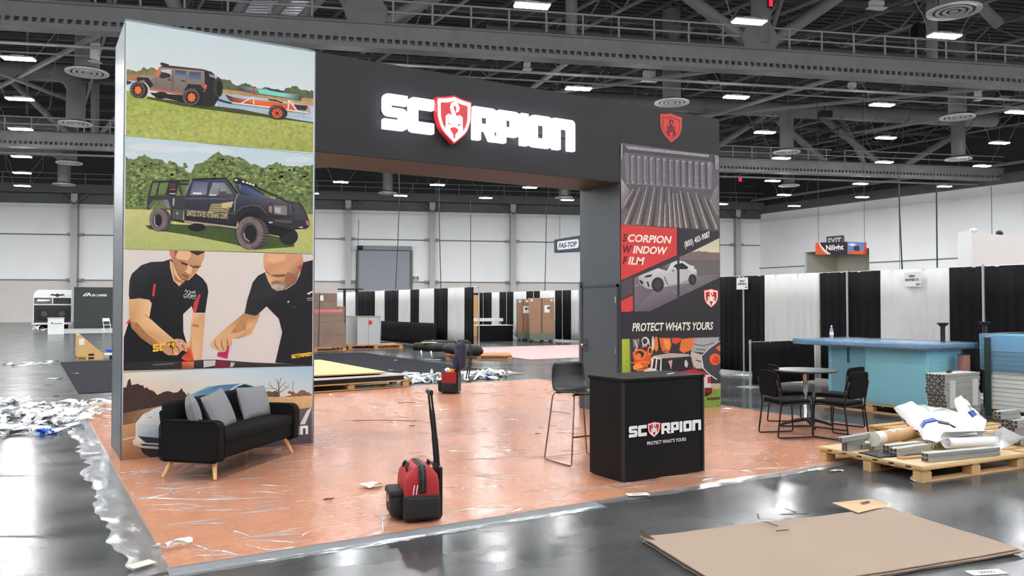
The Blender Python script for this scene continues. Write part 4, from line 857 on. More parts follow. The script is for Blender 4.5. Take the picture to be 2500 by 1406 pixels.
r1.poly([(106, 860), (205, 985), (130, 1168), (106, 1192)], [(170, 164, 158), (120, 114, 116), (120, 112, 112), (140, 134, 130)], .25); r1.poly([(1110, 965), (1156, 930), (1156, 1250), (1062, 1090)], [(130, 122, 122), (120, 112, 114), (110, 104, 104), (128, 120, 120)], .2)
r1.poly([(106, 500), (128, 500), (120, 660), (106, 660)], (150, 144, 142), .3); r1.poly([(1108, 610), (1156, 620), (1156, 760), (1120, 770)], (140, 134, 132), .3)
r1.build('truck_bed_print', rt)['label'] = 'printed photo of a ribbed black truck bed liner'
# shield at the top of the right tower
sh = Print(F, FN, .004)
A = F(1490+530*.22762, 240+475*.22762); xa = F(1490+533*.22762, 240+330*.22762).x; xb = F(1490+767*.22762, 240+330*.22762).x
zt_, zb_ = F(1490+645*.22762, 240+160*.22762).z, F(1490+648*.22762, 240+474*.22762).z
h = (zt_-zb_)/1.44; xs_ = (xb-xa)/(1.17*h); og = Vector((xa, 0, zb_+.22*h)); red = (206, 72, 68); dkr = (104, 40, 44)
def put(P, c): sh.faces([og+Vector((x*h*xs_, 0, y*h)) for x, y in P], [tuple(range(len(P)))], c)
put(shield(1.0), red); put(shield(.78), dkr); put(shield(.73), red)
for P in scorpion(): put([(.585+(x-.585)*.85, .42+(y-.42)*.85) for x, y in P], (96, 40, 46))
for x_, y_ in ((.585, .45), (.585, .38)): put([(.52, y_+.02), (.65, y_+.02), (.65, y_), (.52, y_)], red)
sh.build('shield_print', rt)['label'] = 'red printed shield with a dark emblem'
# window film print
r2 = Print(FRT, FN, .004).crop(1490, 540, .1992)
panel(r2, 1.188, 2.964, (56, 52, 57), (46, 44, 48), X2+.01, AW-.012)
r2.poly([(290, 690), (820, 450), (1000, 372), (1334, 206), (1336, 690), (480, 1105), (297, 1105)], [(120, 110, 118), (104, 96, 100), (150, 140, 130), (190, 180, 150), (112, 104, 112), (92, 84, 94), (104, 96, 108)], .03)
r2.poly([(1000, 372), (1334, 208), (1334, 384), (1080, 372)], [(200, 192, 160), (204, 194, 158), (214, 204, 176), (212, 202, 176)]); r2.poly(jag([(880, 425), (1000, 380), (1080, 366), (1200, 378), (1334, 388)], 5, 20)+[(1334, 470), (840, 462)], (124, 106, 102), .3)
r2.poly([(840, 465), (1334, 470), (1334, 690), (1050, 690)], (108, 98, 100), .05); r2.line([(300, 792), (345, 782)], 8, (170, 164, 166)); r2.line([(1060, 690), (1300, 662)], 7, (140, 130, 132)); r2.line([(760, 850), (820, 890)], 8, (150, 142, 148)); r2.line([(940, 815), (1000, 845)], 8, (140, 132, 138))
r2.poly([(340, 660), (440, 612), (570, 562), (715, 482), (780, 470), (900, 492), (960, 532), (1020, 552), (1052, 592), (1062, 640), (1050, 752), (960, 762), (840, 778), (650, 806), (510, 836), (440, 822), (360, 772), (345, 722)], [(176, 176, 176)]+[(206, 206, 202)]*8+[(150, 146, 150)]*4+[(170, 168, 170)]*5)
r2.poly([(575, 572), (752, 498), (690, 608)], [(70, 66, 68), (140, 134, 130), (84, 78, 80)]); r2.poly([(742, 604), (790, 532), (880, 510), (952, 562), (940, 588), (840, 592)], (44, 42, 46)); r2.poly([(820, 590), (950, 586), (1000, 640), (960, 700), (850, 770), (660, 800), (690, 640)], (184, 182, 182)); r2.line([(660, 680), (700, 780)], 10, (60, 56, 60)); r2.line([(700, 780), (830, 765), (940, 730)], 6, (140, 136, 138))
for cx, cy, rx, ry in ((578, 778, 76, 92), (1004, 716, 50, 68)): r2.el(cx, cy, rx, ry, (52, 48, 52)); r2.el(cx, cy, rx*.6, ry*.6, (64, 60, 66))
r2.poly([(408, 692), (440, 664), (515, 650), (490, 684)], (48, 46, 50)); r2.poly([(350, 712), (400, 742), (396, 784), (362, 752)], (44, 40, 44)); r2.poly([(440, 738), (462, 742), (478, 792), (462, 812)], (56, 52, 56)); r2.el(776, 584, 30, 22, (196, 194, 192)); r2.line([(760, 615), (775, 596)], 12, (40, 38, 40)); r2.line([(1020, 580), (1048, 578)], 10, (50, 46, 50))
r2.poly([(814, 86), (842, 88), (846, 925), (818, 935)], (52, 47, 53))
r2.poly([(120, 735), (820, 418), (840, 428), (840, 470), (290, 692), (290, 1105), (120, 1105)], (64, 58, 64)); r2.poly([(128, 740), (270, 680), (270, 885), (132, 945)], (80, 72, 78))
r2.poly([(122, 42), (812, 86), (812, 416), (124, 724)], (206, 66, 64)); r2.poly([(128, 976), (270, 910), (276, 1086), (240, 1110), (130, 1110)], (206, 66, 64))
cw, cdr = (238, 226, 212), (92, 34, 40)
for s_, (x0, y0), (x1, y1), xf, hh in (('CORPION', (212, 248), (752, 272), (146, 205), .40), ('INDOW', (272, 390), (700, 405), (152, 262), .40), ('ILM', (212, 527), (418, 533), (148, 206), .40)):
    r2.text(s_, (x0, y0), (x1, y1), F(*r2.map(x0, y0-92)).z-F(*r2.map(x0, y0)).z, cw, .03, .25)
    r2.text({'C': 'S', 'I': 'W'}.get(s_[0], 'S') if s_ != 'ILM' else 'F', (xf[0], y0-3), (xf[1], y0-1), F(*r2.map(x0, y0-92)).z-F(*r2.map(x0, y0)).z, cdr, .03, .25)
r2.text('(800) 403-9087', (912, 322), (1226, 186), .095, (230, 226, 220), .035, .2, 1.15)
A = F(*r2.map(1140, 845)); xb = F(*r2.map(1320, 845)).x; zt_, zb_ = F(*r2.map(1230, 824)).z, F(*r2.map(1235, 1062)).z
h = (zt_-zb_)/1.44; logo_shield(r2, Vector((A.x, 0, zb_+.22*h)), Vector((1, 0, 0)), Vector((0, 0, 1)), h, (xb-A.x)/(1.17*h), (196, 62, 48), (240, 232, 220), (186, 44, 38), x0=0.0)
r2.poly([(128, 1110), (1338, 1110), (1338, 1112), (128, 1112)], (58, 54, 58))
r2.text("PROTECT WHAT'S YOURS", (262, 1346), (1256, 1326), F(*r2.map(400, 1242)).z-F(*r2.map(400, 1344)).z, (236, 226, 212), .025, .22)
r2.build('window_film_print', rt)['label'] = 'printed advert with a red corner, white car and slogan'
# graffiti print
r3 = Print(FRT, FN, .004).crop(1400, 780, .29862)
panel(r3, .0, 1.187, (60, 50, 50), (120, 144, 62), X2+.012, AW-.012)
r3.poly([(470, 158), (1203, 142), (1208, 530), (470, 560)], (58, 50, 52), .1)
r3.poly([(395, 160), (458, 158), (462, 560), (398, 560)], [(170, 184, 60), (160, 176, 56), (120, 140, 50), (130, 150, 56)], .2)
org_, gry = (222, 112, 56), (150, 146, 146)
for P, c in (([(480, 270), (520, 240), (600, 260), (650, 320), (600, 400), (540, 420), (500, 360)], (196, 88, 44)), ([(700, 150), (790, 150), (800, 210), (780, 275), (730, 270), (710, 210)], (206, 104, 56)), ([(735, 160), (785, 160), (790, 220), (765, 270), (745, 220)], (232, 142, 70)), ([(800, 150), (880, 150), (870, 180), (840, 200), (805, 190)], (200, 70, 56)), ([(880, 160), (990, 148), (980, 240), (900, 275), (865, 250)], (214, 112, 56)), ([(990, 150), (1190, 144), (1180, 190), (1060, 270), (960, 260)], (160, 158, 158)), ([(960, 260), (1060, 290), (1100, 400), (1000, 400), (950, 320)], (180, 172, 166)), ([(560, 165), (600, 160), (600, 220), (560, 230)], (150, 148, 148)), ([(480, 160), (540, 158), (530, 220), (490, 230)], (120, 112, 112))): r3.poly(P, c, .15)
for cx, cy, rx, ry, c in ((540, 285, 52, 46, org_), (540, 285, 36, 30, (60, 44, 40)), (530, 300, 22, 26, org_), (625, 255, 22, 38, (230, 120, 56)), (625, 255, 12, 22, (70, 50, 44)), (585, 175, 30, 34, (206, 202, 198)), (582, 178, 20, 24, (60, 52, 54)), (675, 200, 20, 60, org_), (648, 195, 10, 60, (206, 206, 202)), (560, 380, 60, 40, (206, 96, 44)), (525, 390, 40, 30, (236, 138, 66))): r3.el(cx, cy, rx, ry, c, .1)
for L, w_, c in (([(500, 170), (520, 230), (500, 250)], 8, (220, 216, 212)), ([(610, 160), (620, 210)], 8, (214, 210, 206)), ([(690, 155), (700, 260)], 8, (36, 32, 34)), ([(470, 350), (520, 360), (560, 340), (620, 350)], 7, (236, 130, 60)), ([(720, 270), (760, 250), (800, 275)], 6, (36, 32, 34)), ([(980, 200), (1060, 215), (1150, 190)], 6, (70, 66, 68)), ([(1000, 240), (1080, 250)], 6, (70, 66, 68)), ([(1000, 330), (1060, 350), (1080, 400)], 8, (60, 54, 56)), ([(480, 420), (600, 390)], 6, (60, 40, 36))): r3.line(L, w_, c)
r3.poly([(1040, 300), (1110, 230), (1203, 170), (1206, 500), (1130, 470), (1060, 400)], (66, 64, 70), .1); r3.line([(1042, 300), (1060, 400), (1110, 450), (1170, 490)], 8, (214, 212, 208)); r3.line([(1042, 300), (1110, 232), (1203, 172)], 8, (200, 198, 196)); r3.el(1155, 325, 46, 48, (226, 96, 50), .1); r3.el(1165, 330, 30, 30, (196, 70, 40), .2); r3.poly([(1160, 230), (1204, 205), (1205, 260), (1175, 250)], (222, 88, 48)); r3.line([(1190, 440), (1206, 415)], 7, (210, 210, 206))
r3.poly([(470, 540), (1208, 520), (1210, 580), (470, 580)], (176, 160, 136), .1); r3.poly([(400, 560), (1210, 566), (1210, 712), (402, 740)], (118, 142, 62), .35); r3.poly([(1085, 640), (1200, 630), (1190, 655), (1090, 660)], (70, 72, 40), .3)
r3.poly([(648, 296), (790, 274), (936, 282), (960, 302), (720, 318)], (170, 162, 152), .08); r3.poly([(648, 298), (722, 316), (718, 430), (600, 440), (570, 420), (622, 392)], (206, 202, 196)); r3.poly([(655, 320), (672, 318), (664, 400), (640, 400)], (40, 38, 40)); r3.poly([(684, 322), (708, 326), (704, 418), (674, 414)], (44, 42, 44)); r3.line([(640, 390), (636, 312)], 6, (230, 226, 220)); r3.poly([(605, 370), (630, 365), (630, 390), (605, 395)], (40, 38, 40))
r3.poly([(718, 318), (958, 300), (976, 412), (870, 440), (716, 430)], (40, 38, 40)); r3.line([(748, 325), (820, 318), (900, 314)], 5, (70, 66, 68)); r3.poly([(770, 340), (805, 330), (802, 365), (794, 410), (784, 370)], (196, 150, 146)); r3.poly([(905, 340), (918, 325), (935, 360), (925, 395), (905, 380)], (180, 176, 174)); r3.line([(960, 300), (985, 400)], 7, (230, 140, 80))
r3.poly([(862, 428), (970, 404), (1085, 436), (1085, 560), (860, 560)], (180, 36, 46)); r3.poly([(640, 430), (870, 440), (1080, 470), (1084, 560), (600, 560)], (196, 190, 184)); r3.poly([(1075, 452), (1116, 450), (1118, 552), (1075, 556)], (200, 194, 190)); r3.poly([(1092, 470), (1116, 468), (1116, 520), (1092, 520)], (170, 40, 44)); r3.poly([(1070, 556), (1132, 560), (1130, 600), (1100, 622), (1070, 628)], (120, 26, 36)); r3.poly([(1070, 596), (1120, 600), (1090, 625), (1070, 628)], (34, 30, 32))
r3.build('graffiti_print', rt)['label'] = 'printed photo of a white pickup with a red bed before a graffiti wall'
# ================================================================== CARPET, PLASTIC FILM, FLOOR LITTER
random.seed(5)
CX0, CX1, CY0, CY1 = -.1, 9.2, -4.18, 5.78
M_carp = mat('pink_carpet', (216, 152, 112), rough=.95, var=.05, scale=3, spec=.1)
mb = MB(); mb.bb((CX0, CY0, 0), (CX1, CY1, .008)); tag(obj('carpet', mb, M_carp), 'salmon pink carpet under clear film in front of and behind the arch', 'carpet')
def film_mat(name, tint, dif, rough, bump, sc, stretch, glossy=.10, ntype='FBM', gk=1.0):
    m = bpy.data.materials.new(name); m.use_nodes = True; nt = m.node_tree; N = nt.nodes.new; Lk = nt.links.new
    nt.nodes.remove(nt.nodes['Principled BSDF']); out = nt.nodes['Material Output']
    tr = N('ShaderNodeBsdfTransparent'); tr.inputs[0].default_value = (*tint, 1)
    gl = N('ShaderNodeBsdfGlossy'); gl.inputs['Roughness'].default_value = rough; gl.inputs['Color'].default_value = (1, 1, 1, 1)
    di = N('ShaderNodeBsdfDiffuse'); di.inputs[0].default_value = (.8, .82, .84, 1)
    tc = N('ShaderNodeTexCoord'); mp = N('ShaderNodeMapping'); mp.inputs['Scale'].default_value = stretch; mp.inputs['Rotation'].default_value = (0, 0, .6); Lk(tc.outputs['Object'], mp.inputs[0])
    n = N('ShaderNodeTexNoise'); n.inputs['Scale'].default_value = sc; n.inputs['Detail'].default_value = 7; n.inputs['Roughness'].default_value = .6; n.inputs['Distortion'].default_value = 1.2; n.noise_type = ntype; Lk(mp.outputs[0], n.inputs[0])
    bp = N('ShaderNodeBump'); bp.inputs['Strength'].default_value = bump; bp.inputs['Distance'].default_value = .03; Lk(n.outputs[0], bp.inputs['Height']); Lk(bp.outputs[0], gl.inputs['Normal'])
    lw = N('ShaderNodeFresnel'); lw.inputs['IOR'].default_value = 1.35; Lk(bp.outputs[0], lw.inputs['Normal'])
    ad = N('ShaderNodeMath'); ad.operation = 'MULTIPLY_ADD'; ad.use_clamp = True; ad.inputs[1].default_value = gk; ad.inputs[2].default_value = max(0, glossy-.04); Lk(lw.outputs[0], ad.inputs[0])
    m1 = N('ShaderNodeMixShader'); m1.inputs[0].default_value = dif; Lk(tr.outputs[0], m1.inputs[1]); Lk(di.outputs[0], m1.inputs[2])
    m2 = N('ShaderNodeMixShader'); Lk(ad.outputs[0], m2.inputs[0]); Lk(m1.outputs[0], m2.inputs[1]); Lk(gl.outputs[0], m2.inputs[2]); Lk(m2.outputs[0], out.inputs[0])
    MATS[name] = m; return m
M_film = film_mat('clear_film', (.97, .97, .97), .05, .12, .30, 12, (1, 4.0, 1), .02, 'RIDGED_MULTIFRACTAL', .8)
M_film_e = film_mat('clear_film_edge', (.95, .96, .97), .10, .25, .12, 7, (1, 1, 1), .0, 'FBM', .35)
M_tape = mat('grey_tape', (112, 116, 120), rough=.75, var=.06, scale=5)
def wr(x, y):
    a = mnoise.noise(Vector((x*.9+y*1.7, y*.7-x*.4, 3)))
    r = 1-abs(mnoise.noise(Vector((x*1.6+y*.8, y*2.4-x*1.1, 9)))*2.2); r = max(0, r)**4
    r2 = 1-abs(mnoise.noise(Vector((x*.6-y*2.0, y*.6+x*1.9, 21)))*2.6); r2 = max(0, r2)**5
    return .004+.002*max(0, a)+.003*r+.004*r2
ex = [(-.30, 0), (-.02, 0)]
def film_edge(t, k): return .05*mnoise.noise(Vector((t*1.3, k*7.1, 0)))+.04*mnoise.noise(Vector((t*5, k*3.3, 4)))
NX, NY = 150, 160
X0, X1, Y0, Y1 = CX0-.02, CX1+.05, CY0-.02, CY1+.05
mb = MB(); mb.grid(lambda u, v: (X0+(X1-X0)*u, Y0+(Y1-Y0)*v, .0085+wr(X0+(X1-X0)*u, Y0+(Y1-Y0)*v)), NX, NY)
film = obj('plastic_film', mb, M_film, smooth=True); tag(film, 'wrinkled clear plastic film covering the pink carpet', 'plastic film')
# loose rims of the film lying over the concrete
def rim(pa, pb, wid, k, n=120):
    A, B = Vector(pa), Vector(pb); d = (B-A).normalized(); o_ = Vector((d.y, -d.x, 0))
    def f(u, v):
        t = u*(B-A).length; e = wid*(1+1.1*film_edge(t, k)/.09*.5)
        p = A+d*t+o_*(e*v); bz = .012*(1-v)+.003+.016*max(0, mnoise.noise(Vector((t*4.2, v*2.2, k))))*(math.sin(v*math.pi)*.9+.1)+.006*abs(mnoise.noise(Vector((t*14, v*6, k))))
        return (p.x, p.y, bz)
    m = MB(); m.grid(f, n, 8); obj('film_rim', m, M_film_e, film, smooth=True)
rim((CX0, CY1, 0), (CX0, CY0-.1, 0), .27, 1, 200); rim((3.2, CY0, 0), (CX1, CY0, 0), .12, 2, 160); rim((CX0-.1, CY0-.165, 0), (3.3, CY0-.165, 0), .05, 6, 120); rim((CX1, CY0, 0), (CX1, CY1, 0), .1, 3); rim((CX1, CY1, 0), (CX0, CY1, 0), .12, 4)
rnd = random.Random(17); mb = MB()
for i in range(420):
    if rnd.random() < .7:
        x, y = rnd.uniform(0, 9.0), rnd.uniform(CY0+.05, 5.5); L = rnd.uniform(.08, .4); a = -.545+rnd.gauss(0, .35)
    else:
        x, y = (rnd.uniform(0, .9), rnd.uniform(CY0+.1, 5)) if rnd.random() < .5 else (rnd.uniform(0, 8.5), CY0+abs(rnd.gauss(0, .35))+.03); L = rnd.uniform(.15, .6); a = rnd.choice((-.9, -.2, .25, 1.2))+rnd.gauss(0, .25)
    if i < 8: L = rnd.uniform(1.2, 2.6)
    if -.1 < y < AD+.1 and (x < W1+.2 or x > X2-.2): continue
    h_ = rnd.uniform(.004, .010); w_ = h_*rnd.uniform(.7, 1.5); d = Vector((math.cos(a), math.sin(a), 0)); o_ = Vector((-d.y, d.x, 0)); b_ = Vector((x, y, .012)); k = len(mb.v); n = 6; bend = rnd.gauss(0, .06)
    for j in range(n+1):
        t = j/n; s_ = math.sin(t*math.pi)**.5*(.75+.5*rnd.random()); c_ = b_+d*((t-.5)*L)+o_*(bend*L*math.sin(t*3.1))
        c_.x = min(max(c_.x, CX0+.02), CX1-.02); c_.y = max(c_.y, CY0+.01)
        mb.v += [tuple(c_-o_*w_*s_), tuple(c_+Vector((0, 0, h_*s_+.001))+o_*w_*rnd.uniform(-.3, .3)), tuple(c_+o_*w_*s_)]
    for j in range(n): q = k+3*j; mb.f += [(q, q+3, q+4, q+1), (q+1, q+4, q+5, q+2)]
o = obj('film_crease', mb, film_mat('film_crease', (.97, .97, .97), .32, .10, .05, 9, (1, 1, 1), .10), film, smooth=True); o['kind'] = 'stuff'
mb = MB(); mb.bb((CX0-.02, CY0-.17, 0), (3.3, CY0-.004, .010)); tag(obj('tape_strip', mb, M_tape), 'grey tape strip along the front edge of the carpet', 'tape')
# tape tab in the front left corner
q = fl(345, 1388); mb = MB(); mb.box((0, 0, .03), (.16, .1, .003)); tag(obj('paper_tab', mb, mat('cream_paper', (190, 186, 172), rough=.6), loc=(q.x, q.y, 0), rz=.4), 'cream paper tab taped on the film corner at lower left', 'tape')
# floor labels with booth numbers
M_paper = mat('white_paper', (228, 228, 224), rough=.6)
for px, py, s_, a, lab in ((220, 1113, '8112', .0, 'small white floor label left of the arch'), (1557, 1213, '56077', .0, 'small white floor label at the front edge of the film'), (2408, 1398, '50295', -.05, 'small white floor label at the bottom right corner')):
    p = fl(px, py); o = thing('floor_label', lab, 'label', (p.x, p.y, .014 if px < 300 else .001), YAW*-1+a+.2, 'floor labels')
    if px == 220: o.location.z = .03
    if px == 1557: o.location.z = .022
    L = .2 if px != 2408 else .24
    mb = MB(); mb.box((0, 0, .002), (L, .085, .003)); obj('card', mb, M_paper, o)
    mb = MB(); text_on(mb, s_, (-.055, -.02, .004), (.055, -.02, .004), .035, (0, 0, 1), .03, 0, .0005); obj('number', mb, M_black, o)
# scraps on the floor
def scrap(px, py, w_, d_, col, lab, cat, curl=.02, rz=0, n=6, z=0.0, name='paper_scrap'):
    p = fl(px, py, z); k = random.random()*9
    m = MB(); m.grid(lambda u, v: ((u-.5)*w_+.02*math.sin(v*5+k), (v-.5)*d_+.02*math.sin(u*4+k), .003+curl*abs(math.sin(u*3+v*2+k))), n, n)
    m2 = [(x, y, zz+.0025) for x, y, zz in m.v]; kk = len(m.v); m.v += m2; m.f += [tuple(i+kk for i in f) for f in m.f]
    tag(obj(name, m, col, loc=(p.x, p.y, z), rz=rz), lab, cat)
M_brown = mat('cardboard', (150, 130, 112), rough=.9, var=.04, scale=2)
M_dark = mat('dark_scrap', (52, 42, 38), rough=.7)
scrap(907, 1188, .16, .13, M_paper, 'torn white paper scrap on the film behind the near tool bag', 'paper', .03, .3, z=.02)
scrap(430, 1337, .2, .04, M_paper, 'curled white paper strip at the front left of the pink carpet', 'paper', .05, .6, z=.02)
scrap(390, 1336, .05, .04, M_paper, 'tiny white paper bit at the front left of the pink carpet', 'paper', .02, .2, z=.02)
scrap(803, 1220, .07, .02, M_dark, 'tiny dark splinter on the film left of the near tool bag', 'splinter', .01, .3, z=.02, name='splinter')
scrap(1005, 1041, .05, .02, M_dark, 'tiny dark splinter in the middle of the film', 'splinter', .01, .5, z=.02, name='splinter')
scrap(1312, 1060, .04, .03, M_dark, 'tiny dark crumb left of the bar stool', 'splinter', .01, .5, z=.02, name='splinter')
for px, py, L, a, lab in ((938, 1028, .95, -.05, 'thin brown stick lying on the film behind the near tool bag'), (1367, 1008, .4, -.7, 'short thin stick lying on the film beside the bar stool'), (993, 984, .3, 0, 'short thin stick lying far back on the film')):
    p = fl(px, py, .02); mb = MB(); mb.tube([(-L/2, 0, .012), (0, .015, .018), (L/2, 0, .012)], .006, 5); tag(obj('stick', mb, mat('stick_brown', (140, 92, 66), rough=.8), loc=(p.x, p.y, .015), rz=-YAW+a), lab, 'stick')
scrap(2042, 1151, .12, .05, M_paper, 'small white paper scrap before the near pallet', 'paper', .01, .1)
scrap(190, 1094, .05, .02, M_paper, 'tiny white scrap on the dark floor left of the arch', 'paper', .005, .1)
scrap(135, 925, .3, .06, M_paper, 'flat white paper strip left of the black carpet', 'paper', .02, .1)
scrap(116, 941, .1, .05, M_dark, 'small dark scrap on the floor left of the black carpet', 'scrap', .01, .1)
scrap(138, 967, .08, .05, M_dark, 'small dark scrap near the torn film heap', 'scrap', .01, .1)
for px, py, L in ((20, 1162, .6), (60, 1310, .5)):
    p = fl(px, py); tag(obj('floor_scuff', MB().add([(-L/2, 0, .0006), (0, -.03, .0006), (L/2, -.005, .0006), (L/4, .03, .0006), (-L/4, .03, .0006)], [(0,1,2,3,4)]), mat('scuff', (34, 34, 35), rough=.5), loc=(p.x, p.y, 0), rz=-YAW), 'dark scuff mark on the polished floor at %s' % ('left edge' if px < 40 else 'lower left'), 'scuff')
# heaps of torn clear film
M_torn = film_mat('torn_film', (.9, .91, .92), .55, .2, .6, 9, (1, 1, 1), .15)
def heap(name, lab, spots, kind_col, hgt, cnt, cat='plastic film', seed=3, ls=1.0):
    rnd = random.Random(seed); m = MB()
    for _ in range(cnt):
        (x0, y0), (x1, y1), sp = rnd.choice(spots); t = rnd.random(); p = fl(x0+(x1-x0)*t, y0+(y1-y0)*t); p = p+Vector((rnd.gauss(0, sp), rnd.gauss(0, sp), 0))
        L = rnd.uniform(.25, .8)*ls; wd = rnd.uniform(.03, .10); a = rnd.random()*6.28; hz = rnd.uniform(.02, hgt); ph = rnd.random()*6
        pts = []
        for i in range(9):
            u = i/8; a2 = a+1.2*math.sin(ph+u*3); pts.append((p.x+math.cos(a)*(u-.5)*L+.07*ls*math.sin(ph+u*6), p.y+math.sin(a)*(u-.5)*L+.07*ls*math.cos(ph*2+u*5), .006+hz*abs(math.sin(ph+u*4.5))))
        tw = rnd.uniform(.3, 1.5); k = len(m.v)
        for i, q in enumerate(pts):
            an = a+1.57+tw*math.sin(ph+i*.7); dz = .5*math.sin(ph+i*.9)
            m.v.append((q[0]+math.cos(an)*wd/2, q[1]+math.sin(an)*wd/2, max(.003, q[2]+dz*wd))); m.v.append((q[0]-math.cos(an)*wd/2, q[1]-math.sin(an)*wd/2, max(.003, q[2]-dz*wd*.3)))
        for i in range(8): m.f.append((k+2*i, k+2*i+1, k+2*i+3, k+2*i+2))
    o = obj(name, m, kind_col, smooth=True); tag(o, lab, cat, kind='stuff'); return o
M_wfilm = mat('white_film', (226, 228, 228), rough=.25, spec=.6)
heap('film_heap', 'heap of torn whitish plastic film on the floor left of the pink carpet', [((60, 1012), (200, 1012), .22), ((0, 1040), (110, 1045), .25), ((20, 1010), (190, 1025), .12), ((150, 1025), (205, 1010), .12)], M_torn, .09, 150, seed=4)
heap('film_heap', 'loose curls of white film lying behind the left film heap', [((5, 984), (20, 984), .08), ((105, 992), (150, 990), .12), ((190, 990), (270, 986), .06)], M_torn, .1, 26, seed=8)
heap('film_scrap', 'crumpled blue plastic film beside the left film heap', [((108, 1060), (126, 1058), .05)], mat('blue_film', (28, 92, 190), rough=.3), .06, 16, seed=2, ls=.22)
heap('strap_heap', 'heap of tangled white straps and film behind the far tool bag', [((1000, 935), (1060, 925), .15), ((1115, 928), (1215, 918), .16)], M_wfilm, .16, 120, seed=6)
heap('film_scrap', 'torn white scraps near the far grey wall at left', [((62, 891), (92, 889), .2)], M_wfilm, .08, 10, seed=9)
heap('film_scrap', 'white film scraps left of the white counter near the back wall', [((100, 806), (112, 806), .4)], M_wfilm, .4, 8, seed=12)
heap('film_scrap', 'blue scrap on the white strap heap', [((1196, 925), (1204, 924), .04)], MATS['blue_film'], .15, 5, seed=2, ls=.12)
# big cardboard sheets in the foreground
card = thing('cardboard_sheets', 'large flat stack of tan cardboard sheets on the floor at lower right', 'cardboard', (0, 0, 0))
cL, cT, cR = fl(1568, 1310, .04), fl(2175, 1238, .04), fl(2492, 1340, .04); cB = fl(1745, 1410)
cB = cL+(cR-cT)*1.02
def sheet(k, off, m, bend=0.0):
    z0 = .006+k*.012
    def f(u, v):
        p = (cL*(1-u)+cT*u)*(1-v)+(cB*(1-u)+cR*u)*v
        z = z0+.018*max(0, mnoise.noise(Vector((u*2.2, v*2, 1))))+bend*(max(0, (.12-u)/.12)**2*.5)+.02*max(0, u-.85)*v*8*.25+.01*(1-v)*max(0, mnoise.noise(Vector((u*4, .3, 2))))
        e = .012*mnoise.noise(Vector((u*9, v*9, k))); return (p.x+off*.03+e, p.y-off*.02+e, z)
    g = MB(); g.grid(f, 26, 16); kk = len(g.v); top = [(x, y, z+.006) for x, y, z in g.v]; nu, nv = 26, 16
    fs = list(g.f); g.f = [f_[::-1] for f_ in fs]; g.v += top; g.f += [tuple(i+kk for i in f_) for f_ in fs]
    B = [i for i in range(nu+1)]+[j*(nu+1)+nu for j in range(1, nv+1)]+[nv*(nu+1)+i for i in range(nu-1, -1, -1)]+[j*(nu+1) for j in range(nv-1, 0, -1)]
    for i in range(len(B)): a, b = B[i], B[(i+1) % len(B)]; g.f.append((a, b, b+kk, a+kk))
    return g
for k in range(3): obj('sheet', sheet(k, [0, .7, -.4][k], M_brown, [.0, .0, .02][k]), mat('cardboard_%d' % (k % 2), (148-5*k, 128-5*k, 112-5*k), rough=.9, var=.03, scale=1.5), card, smooth=30)
# raised flap at the left corner, fold at the far edge, tear marks
p = cL; mb = MB(); mb.add([(p.x, p.y, .045), (p.x+.02, p.y-.12, .045), (p.x-.05, p.y-.02, .11), (p.x+.004, p.y, .04), (p.x+.024, p.y-.12, .04)], [(0,1,2), (3,2,4)]); obj('corner_flap', mb, M_brown, card)
a, b, c_ = fl(2030, 1240), fl(2128, 1222, .06), fl(2178, 1238, .03); d_ = fl(2095, 1252, .05)
mb = MB(); mb.add([(a.x, a.y, .045), (b.x, b.y, .075), (c_.x, c_.y, .05), (d_.x, d_.y, .05)], [(0,1,2,3)]); obj('folded_edge', mb, mat('cardboard_fold', (190, 160, 126), rough=.9), card)  # fold in a lighter tan than the sheets
for (x0, y0), (x1, y1), w_ in (((1850, 1255), (1852, 1266), .012), ((1865, 1272), (1898, 1284), .012), ((1895, 1296), (1925, 1293), .014), ((2103, 1228), (2122, 1224), .02), ((1905, 1256), (1975, 1253), .01), ((1916, 1241), (1945, 1252), .008)):
    a, b = fl(x0, y0, .062), fl(x1, y1, .062); mb = MB(); mb.bar(a, b, w_, .004); obj('tear', mb, M_dark, card)
# ================================================================== FURNITURE IN THE BOOTH
M_sofa = mat('black_fabric', (16, 15, 15), rough=.9, var=.12, scale=40, bump=.15, bscale=300, spec=.2)
M_cush = mat('grey_fabric', (128, 129, 133), rough=.9, bump=.12, bscale=250, var=.05, scale=30, spec=.2)
M_oak = mat('pale_wood', (206, 162, 104), rough=.5, var=.08, scale=6, stretch=(8, 8, 1))
M_blkpl = mat('black_plastic', (20, 21, 23), rough=.38)
M_blk = mat('matt_black', (20, 19, 21), rough=.5)
# ---- sofa (faces the aisle, turned 45 degrees)
SA = math.radians(45.0); so = Vector((.985, -.93, .02))
sofa = thing('sofa', 'small black fabric sofa with oak legs before the left tower', 'sofa', so, SA)
L, D = 1.56, .70
mb = MB(); mb.rbox((0, -.02, .30), (L-.16, D-.10, .24), .06, 3); obj('seat', mb, M_sofa, sofa, smooth=True)
mb = MB(); mb.rbox((0, .01, .455), (L-.18, D-.20, .10), .045, 3)
def soft(o): return o
mb2 = MB(); mb2.rbox((0, -.06, .385), (L-.2, D-.14, .13), .055, 3); obj('seat_cushion', mb2, M_sofa, sofa, smooth=True)
bm = Matrix.Translation((0, D/2-.10, .30)) @ Matrix.Rotation(math.radians(-9), 4, 'X')
for sx_ in (-1, 1):
    mb = MB(); mb.rbox((sx_*(L-.17)/4, 0, .215), ((L-.18)/2-.004, .14, .44), .055, 3, M=bm); obj('back_cushion', mb, M_sofa, sofa, smooth=True)
mb = MB(); mb.rbox((0, .06, .16), (L-.17, .06, .40), .03, 2, M=bm); obj('back_shell', mb, M_sofa, sofa, smooth=True)
